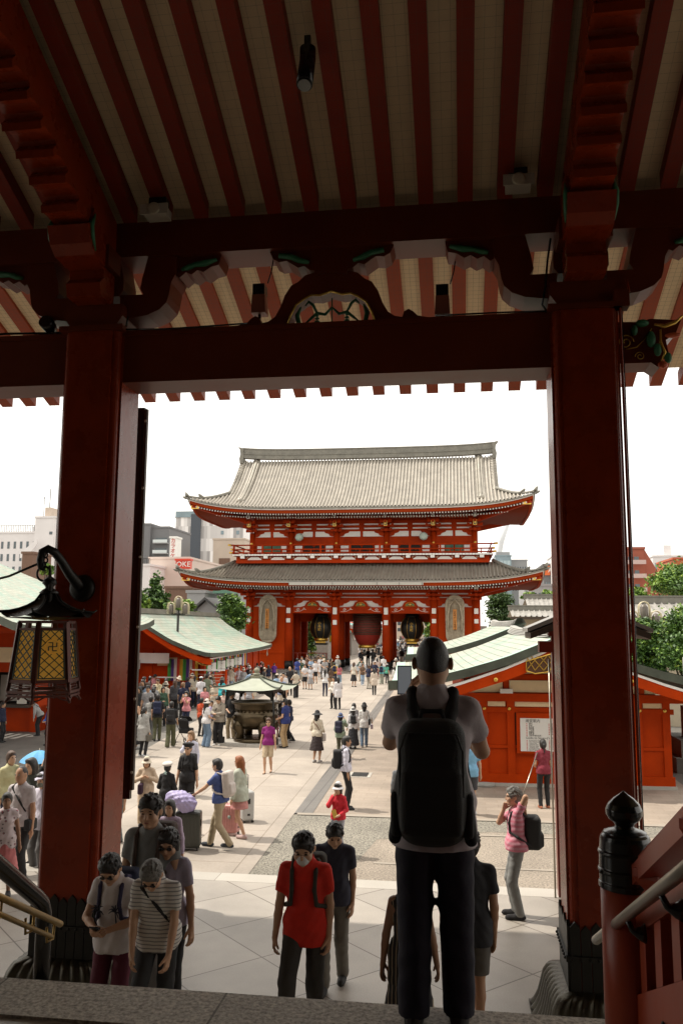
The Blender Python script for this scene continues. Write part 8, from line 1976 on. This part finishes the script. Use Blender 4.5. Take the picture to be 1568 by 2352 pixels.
P(1080, 1872, 1690, 350, 'person in light blue shirt and dark shorts behind the man with the phone', 0, cell=.02, top=('shirt', (.18, .38, .56), 'short', None, .10), bot=('shorts', (.05, .05, .06)), hs='short', shoes=(.5, .5, .48))
P(1250, 1857, 1700, 350, 'woman in dark red tee and black leggings half hidden by the right pillar', 0, 'f', cell=.018, arms=('none', 'carry'), top=('shirt', (.20, .02, .035), 'short', None, .06), bot=('slim', BLK), hs='tail', shoes=(.35, .12, .06))
# --- farther back in the plaza
far = [
 (766, 1628, 1555, 'f', 200, 'woman in white blouse with a yellow scarf in the centre of the plaza', (.6, .56, .50), BLK, 'long', 'trousers'), (776, 1630, 1556, 'f', 340, 'woman in long white tunic facing the yellow scarf woman', (.64, .62, .62), BLK, 'long', 'slim'),
 (746, 1600, 1538, 'f', 0, 'woman in white tee with dark bands and navy trousers', (.6, .6, .6), NVY, 'short', 'slim'), (812, 1578, 1522, 'f', 20, 'woman in cream top and black skirt walking to the gate', (.55, .5, .42), BLK, 'short', 'skirt'),
 (700, 1583, 1526, 'm', 180, 'man in white tee and black shorts with a cross strap', WHT, BLK, 'short', 'shorts'), (713, 1584, 1530, 'f', 190, 'girl in white blouse beside the black shorts man', (.5, .5, .52), (.25, .24, .24), 'short', 'skirt'),
 (693, 1561, 1508, 'm', 185, 'man in plain white shirt left of the central group', WHT, (.4, .4, .38), 'short', 'trousers'), (724, 1570, 1516, 'm', 185, 'man in white tee with a black strap in the central group', WHT, BLK, 'short', 'shorts'),
 (742, 1560, 1510, 'm', 200, 'man in black shirt among the central group', BLK, BLK, 'short', 'trousers'), (752, 1566, 1514, 'm', 170, 'second man in black shirt in the central group', BLK, BLK, 'long', 'trousers'),
 (768, 1572, 1522, 'm', 0, 'person in yellow tee with a navy backpack', (.6, .38, .06), NVY, 'short', 'trousers'), (779, 1574, 1526, 'f', 10, 'person in striped top by the yellow tee', (.4, .12, .14), (.2, .3, .4), 'short', 'trousers'),
 (846, 1583, 1528, 'm', 30, 'man in navy polo and beige trousers walking to the gate', NVY, (.36, .33, .28), 'short', 'trousers'), (859, 1597, 1536, 'f', 350, 'woman in long cream tunic and black trousers', (.54, .46, .38), BLK, 'long', 'slim'),
 (876, 1572, 1524, 'm', 5, 'person in turquoise tee with a small navy backpack', (.13, .42, .44), (.3, .31, .25), 'short', 'wide'), (888, 1570, 1524, 'f', 30, 'woman in white cap and green top looking down', (.08, .32, .22), BLK, 'short', 'slim'),
 (880, 1556, 1507, 'm', 0, 'man in white tee with navy band near the gate column', WHT, NVY, 'short', 'trousers'), (866, 1560, 1512, 'f', 340, 'woman with brown hair and pale top near the gate column', (.5, .4, .36), (.14, .03, .03), 'short', 'wide'),
 (909, 1568, 1512, 'f', 350, 'woman in cream hat and pale blouse beside the right column', (.55, .48, .42), (.2, .17, .2), 'long', 'trousers'), (906, 1580, 1532, 'f', 340, 'woman in white top partly hidden by the copper roof', (.62, .6, .57), WHT, 'long', 'skirt'),
 (830, 1536, 1481, 'm', 180, 'man in black walking through the middle of the gate', BLK, BLK, 'long', 'slim'), (845, 1530, 1484, 'f', 185, 'person in black beside the middle column', BLK, BLK, 'long', 'trousers'), (856, 1535, 1490, 'm', 10, 'person in dark jacket and grey trousers in the gate', (.03, .03, .03), GRY, 'long', 'trousers'),
 (775, 1560, 1506, 'm', 200, 'man in white hat in the central group', (.3, .3, .28), (.3, .28, .22), 'short', 'trousers'), (735, 1556, 1508, 'f', 170, 'woman in white dress in the central group', WHT, WHT, 'short', 'skirt'), (706, 1552, 1502, 'f', 200, 'woman in brown top behind the central group', (.12, .06, .04), BLK, 'short', 'trousers'),
 (760, 1583, 1534, 'f', 350, 'woman in brown jacket in front of the central group', (.09, .05, .03), (.3, .2, .12), 'long', 'wide'), (560, 1560, 1518, 'm', 90, 'man in grey tee at the far end of the booth queue', (.3, .3, .3), BLK, 'short', 'trousers'),
 (575, 1572, 1524, 'm', 200, 'person in black tee by the low red rail', BLK, BLK, 'short', 'trousers'), (590, 1570, 1523, 'm', 350, 'person in grey hooded top by the low red rail', (.3, .3, .28), BLK, 'long', 'trousers'), (603, 1576, 1524, 'm', 20, 'person in black tee with white trousers by the rail', BLK, WHT, 'short', 'trousers'),
 (616, 1580, 1528, 'f', 0, 'person in navy top and cream trousers by the rail', NVY, CRM, 'short', 'trousers'), (548, 1590, 1532, 'm', 180, 'man in plain white tee standing behind the censer canopy', (.62, .6, .66), (.3, .3, .3), 'short', 'trousers'),
 (520, 1600, 1545, 'f', 190, 'woman in pale pink blouse beside the booth posts', (.55, .42, .40), (.3, .2, .2), 'long', 'skirt'), (508, 1640, 1555, 'f', 20, 'woman in teal shirt and flat hat by the red frame', (.03, .40, .44), (.02, .05, .07), 'long', 'slim'),
 (460, 1635, 1553, 'm', 0, 'man in white cap with white printed back by the red frame', (.62, .6, .62), (.02, .02, .04), 'short', 'slim'), (474, 1628, 1548, 'm', 20, 'man in olive patterned shirt and shorts by the red frame', (.16, .18, .12), (.25, .24, .19), 'short', 'shorts'),
 (445, 1625, 1552, 'f', 340, 'woman in cream top under the striped curtain', (.5, .44, .36), BLK, 'short', 'trousers'), (430, 1628, 1556, 'm', 30, 'person in navy tee under the striped curtain', NVY, BLK, 'short', 'trousers'), (500, 1600, 1540, 'm', 350, 'person in black tank top inside the booth porch', BLK, (.2, .2, .2), 'short', 'trousers'),
 (534, 1592, 1536, 'f', 200, 'woman in white dress inside the booth porch', (.55, .53, .48), (.5, .48, .44), 'short', 'skirt'), (520, 1585, 1534, 'm', 10, 'person in dark blue jacket inside the booth porch', (.03, .05, .16), BLK, 'long', 'trousers'), (545, 1580, 1528, 'm', 340, 'person in grey shirt deep in the booth porch', (.22, .22, .22), BLK, 'short', 'trousers'),
 (932, 1512, 1476, 'm', 190, 'man in black suit walking outside the right opening', BLK, BLK, 'long', 'trousers'), (748, 1497, 1468, 'f', 180, 'person under a dark parasol beyond the left opening', (.5, .5, .5), JEAN, 'short', 'trousers'), (757, 1500, 1470, 'm', 200, 'person in green top beyond the left opening', (.15, .2, .08), GRY, 'short', 'trousers'), (766, 1498, 1466, 'm', 180, 'person in black beside the green top beyond the gate', BLK, BLK, 'long', 'trousers'),
]
rg = random.Random(5)
for i, (x, yf, yh, sex, fc, lb, c1, c2, sl, bk) in enumerate(far):
    kw = {}
    if 'hat' in lb and 'white hat' in lb or 'cream hat' in lb: kw['hat'] = ('bucket', (.6, .56, .5))
    if 'cap' in lb: kw['hat'] = ('cap', WHT)
    if 'flat hat' in lb: kw['hat'] = ('bucket', (.12, .1, .08))
    tp = ('coat' if 'tunic' in lb or 'dress' in lb else 'shirt', c1, sl, None, .28 if 'tunic' in lb else .30 if 'dress' in lb else .07)
    b, J = P(x, yf, yh, fc, lb, .1 if yf < 1540 and x > 680 else 0, sex, cell=.030, arms=(rg.choice(['down', 'phone', 'carry', 'none']), rg.choice(['down', 'none', 'strap', 'belly'])), walk=rg.choice([0, 0, .3, .6]), top=tp, bot=(bk, c2), hs='bob' if sex == 'f' and i % 2 else 'long' if sex == 'f' else 'short', hair=rg.choice(['black', 'black', 'brown']), group='people across the plaza', **kw)
    if 'backpack' in lb: backpack(b, J, NVY, 'navy backpack of the '+lb.replace('person in ', '').replace(' with a small navy backpack', '').replace(' with a navy backpack', '')+' wearer', cell=.03)
# --- the rest of the visitors, each described by its clothes and its place
CN = (('white', WHT), ('black', BLK), ('cream', CRM), ('navy', NVY), ('grey', (.3, .3, .3)), ('olive', OLV), ('pale blue', (.25, .36, .5)), ('beige', BEI), ('pink', PNK), ('dark green', (.03, .08, .05)), ('brown', (.12, .07, .04)))
seen = set()
def more(n, x0, x1, y0, y1, place, faces, cell=.034, k_=None):
    for i in range(n):
        x = rg.uniform(x0, x1); yf = rg.uniform(y0, y1)
        for _ in range(60):
            a, b_ = rg.choice(CN), rg.choice(CN); sex = rg.choice('mf'); bt = rg.choice(('trousers', 'trousers', 'shorts', 'slim') if sex == 'm' else ('skirt', 'trousers', 'wide', 'slim')); hv = rg.choice((None, None, None, 'cap', 'bucket'))
            key = (a[0], b_[0], bt, sex, hv, place)
            if key not in seen: break
        seen.add(key)
        lb = '%s, %s top, %s %s%s, %s' % ('man' if sex == 'm' else 'woman', a[0], b_[0], {'slim': 'leggings', 'wide': 'wide trousers'}.get(bt, bt), {None: '', 'cap': ', pale cap', 'bucket': ', cream hat'}[hv], place)
        g = ground(x, yf); h = rg.uniform(1.54, 1.66) if sex == 'f' else rg.uniform(1.64, 1.78)
        b, J = person(tuple(g), rg.choice(faces)+rg.uniform(-25, 25), h, sex, cell=cell, arms=(rg.choice(['down', 'phone', 'carry', 'belly', 'none']), rg.choice(['down', 'none', 'strap', 'phone', 'bent'])), walk=rg.choice([0, 0, .4]), head=(rg.choice([0, 8, 22]), rg.uniform(-35, 35)),
                      top=('shirt', a[1], rg.choice(['short', 'short', 'long']), None, rg.choice([.05, .1])), bot=(bt, b_[1]), hs=rg.choice(['bob', 'long', 'tail', 'bun']) if sex == 'f' else rg.choice(['short', 'short', 'crop']), hair=rg.choice(['black', 'black', 'brown']), hat=(hv, rg.choice([WHT, CRM])) if hv else None, label=lb, group='visitors '+place, shoes=rg.choice([BLK, (.5, .5, .5)]))
more(16, 288, 420, 1598, 1668, 'queueing beside the low annex', (0, 20, 180, 90))
more(12, 430, 500, 1585, 1660, 'gathered under the booth eaves', (0, 180, 270))
more(12, 500, 610, 1560, 1600, 'near the far end of the booth', (0, 180, 90))
more(8, 690, 800, 1545, 1580, 'in the group before the left opening', (180, 0, 90), .038)
more(6, 820, 900, 1535, 1575, 'before the right opening', (0, 180), .038)
more(5, 555, 700, 1600, 1625, 'behind the censer', (0, 180), .032)
# --- crowd on the approach street: a few figures copied many times
protos = []
for i in range(10):
    c1 = [WHT, BLK, (.5, .46, .4), NVY, (.35, .34, .34), WHT, (.3, .1, .1), (.55, .5, .42), (.12, .2, .3), BLK][i]; c2 = [BLK, BLK, JEAN, (.4, .36, .28), BLK, NVY, BLK, (.3, .28, .24), GRY, (.5, .47, .4)][i]
    b, J = person((0, 0, 0), 0, 1.6+.02*i, 'm' if i % 2 else 'f', cell=.045, arms=('down', 'phone' if i % 3 == 0 else 'down'), walk=.5 if i % 2 else 0, top=('shirt', c1, 'short' if i % 3 else 'long'), bot=(('trousers', 'skirt', 'slim', 'shorts')[i % 4], c2), hs=('bob', 'short', 'long')[i % 3], hair='black', label='', group='crowd on the approach street')
    protos.append((b, ('white', 'black', 'cream', 'navy', 'grey', 'white', 'dark red', 'beige', 'blue grey', 'black')[i]))
def join_figure(b):                          # one mesh per distant figure
    parts = [b]+list(b.children); V = []; Q = []; M = []; mats_ = []; off = 0
    for o in parts:
        me = o.data; v = np.zeros(len(me.vertices)*3, np.float32); me.vertices.foreach_get('co', v); q = np.zeros(len(me.loops), np.int32); me.loops.foreach_get('vertex_index', q)
        V.append(v.reshape(-1, 3)); q = q.reshape(-1, 4)+off; off += len(V[-1]); Q.append(q); mats_.append(me.materials[0]); M.append(len(mats_)-1)
    me = np_mesh('distant_person', [(V[0], Q[0], 0)]+[(np.zeros((0, 3)), np.zeros((0, 4), int), 0)], mats_)
    bpy.data.meshes.remove(me); vv = np.concatenate(V); me = bpy.data.meshes.new('distant_person'); me.vertices.add(len(vv)); me.vertices.foreach_set('co', vv.astype(np.float32).ravel())
    qq = np.concatenate(Q).astype(np.int32); me.loops.add(qq.size); me.loops.foreach_set('vertex_index', qq.ravel()); me.polygons.add(len(qq)); me.polygons.foreach_set('loop_start', np.arange(0, qq.size, 4, dtype=np.int32))
    for m in mats_: me.materials.append(m)
    me.polygons.foreach_set('material_index', np.concatenate([np.full(len(q), m, np.int32) for q, m in zip(Q, M)])); me.polygons.foreach_set('use_smooth', np.ones(len(qq), bool)); me.update(); me.validate()
    for o in list(b.children): bpy.data.objects.remove(o)
    b.data = me
for b, cn_ in protos: join_figure(b)
spots = []
def put(n, x0, x1, Y0, Y1):
    for k in range(n):
        Y = Y0+(Y1-Y0)*rg.random(); cx_ = -9.0-(Y-100)*.028; spots.append((cx_+rg.uniform(x0, x1), Y))
put(70, -1.2, 4.6, 95, 150); put(50, -2.5, 4.6, 150, 240); put(8, -4.5, -1, 96, 140)
for k in range(10): spots.append((rg.uniform(-8.5, -3.2), rg.uniform(89, 95)))
used = {}
for k, (x, y) in enumerate(spots):
    b, cn_ = protos[k % 10]; o = b if k < 10 else b.copy()
    if k >= 10: COL.objects.link(o)
    o.location = (x, y, .01); o.rotation_euler = (0, 0, R(rg.choice([0, 180])+rg.uniform(-25, 25)))
    s_ = rg.uniform(.95, 1.06); o.scale = (s_, s_, s_)
    o['label'] = 'tiny figure in %s top in the crowd on the approach street' % cn_
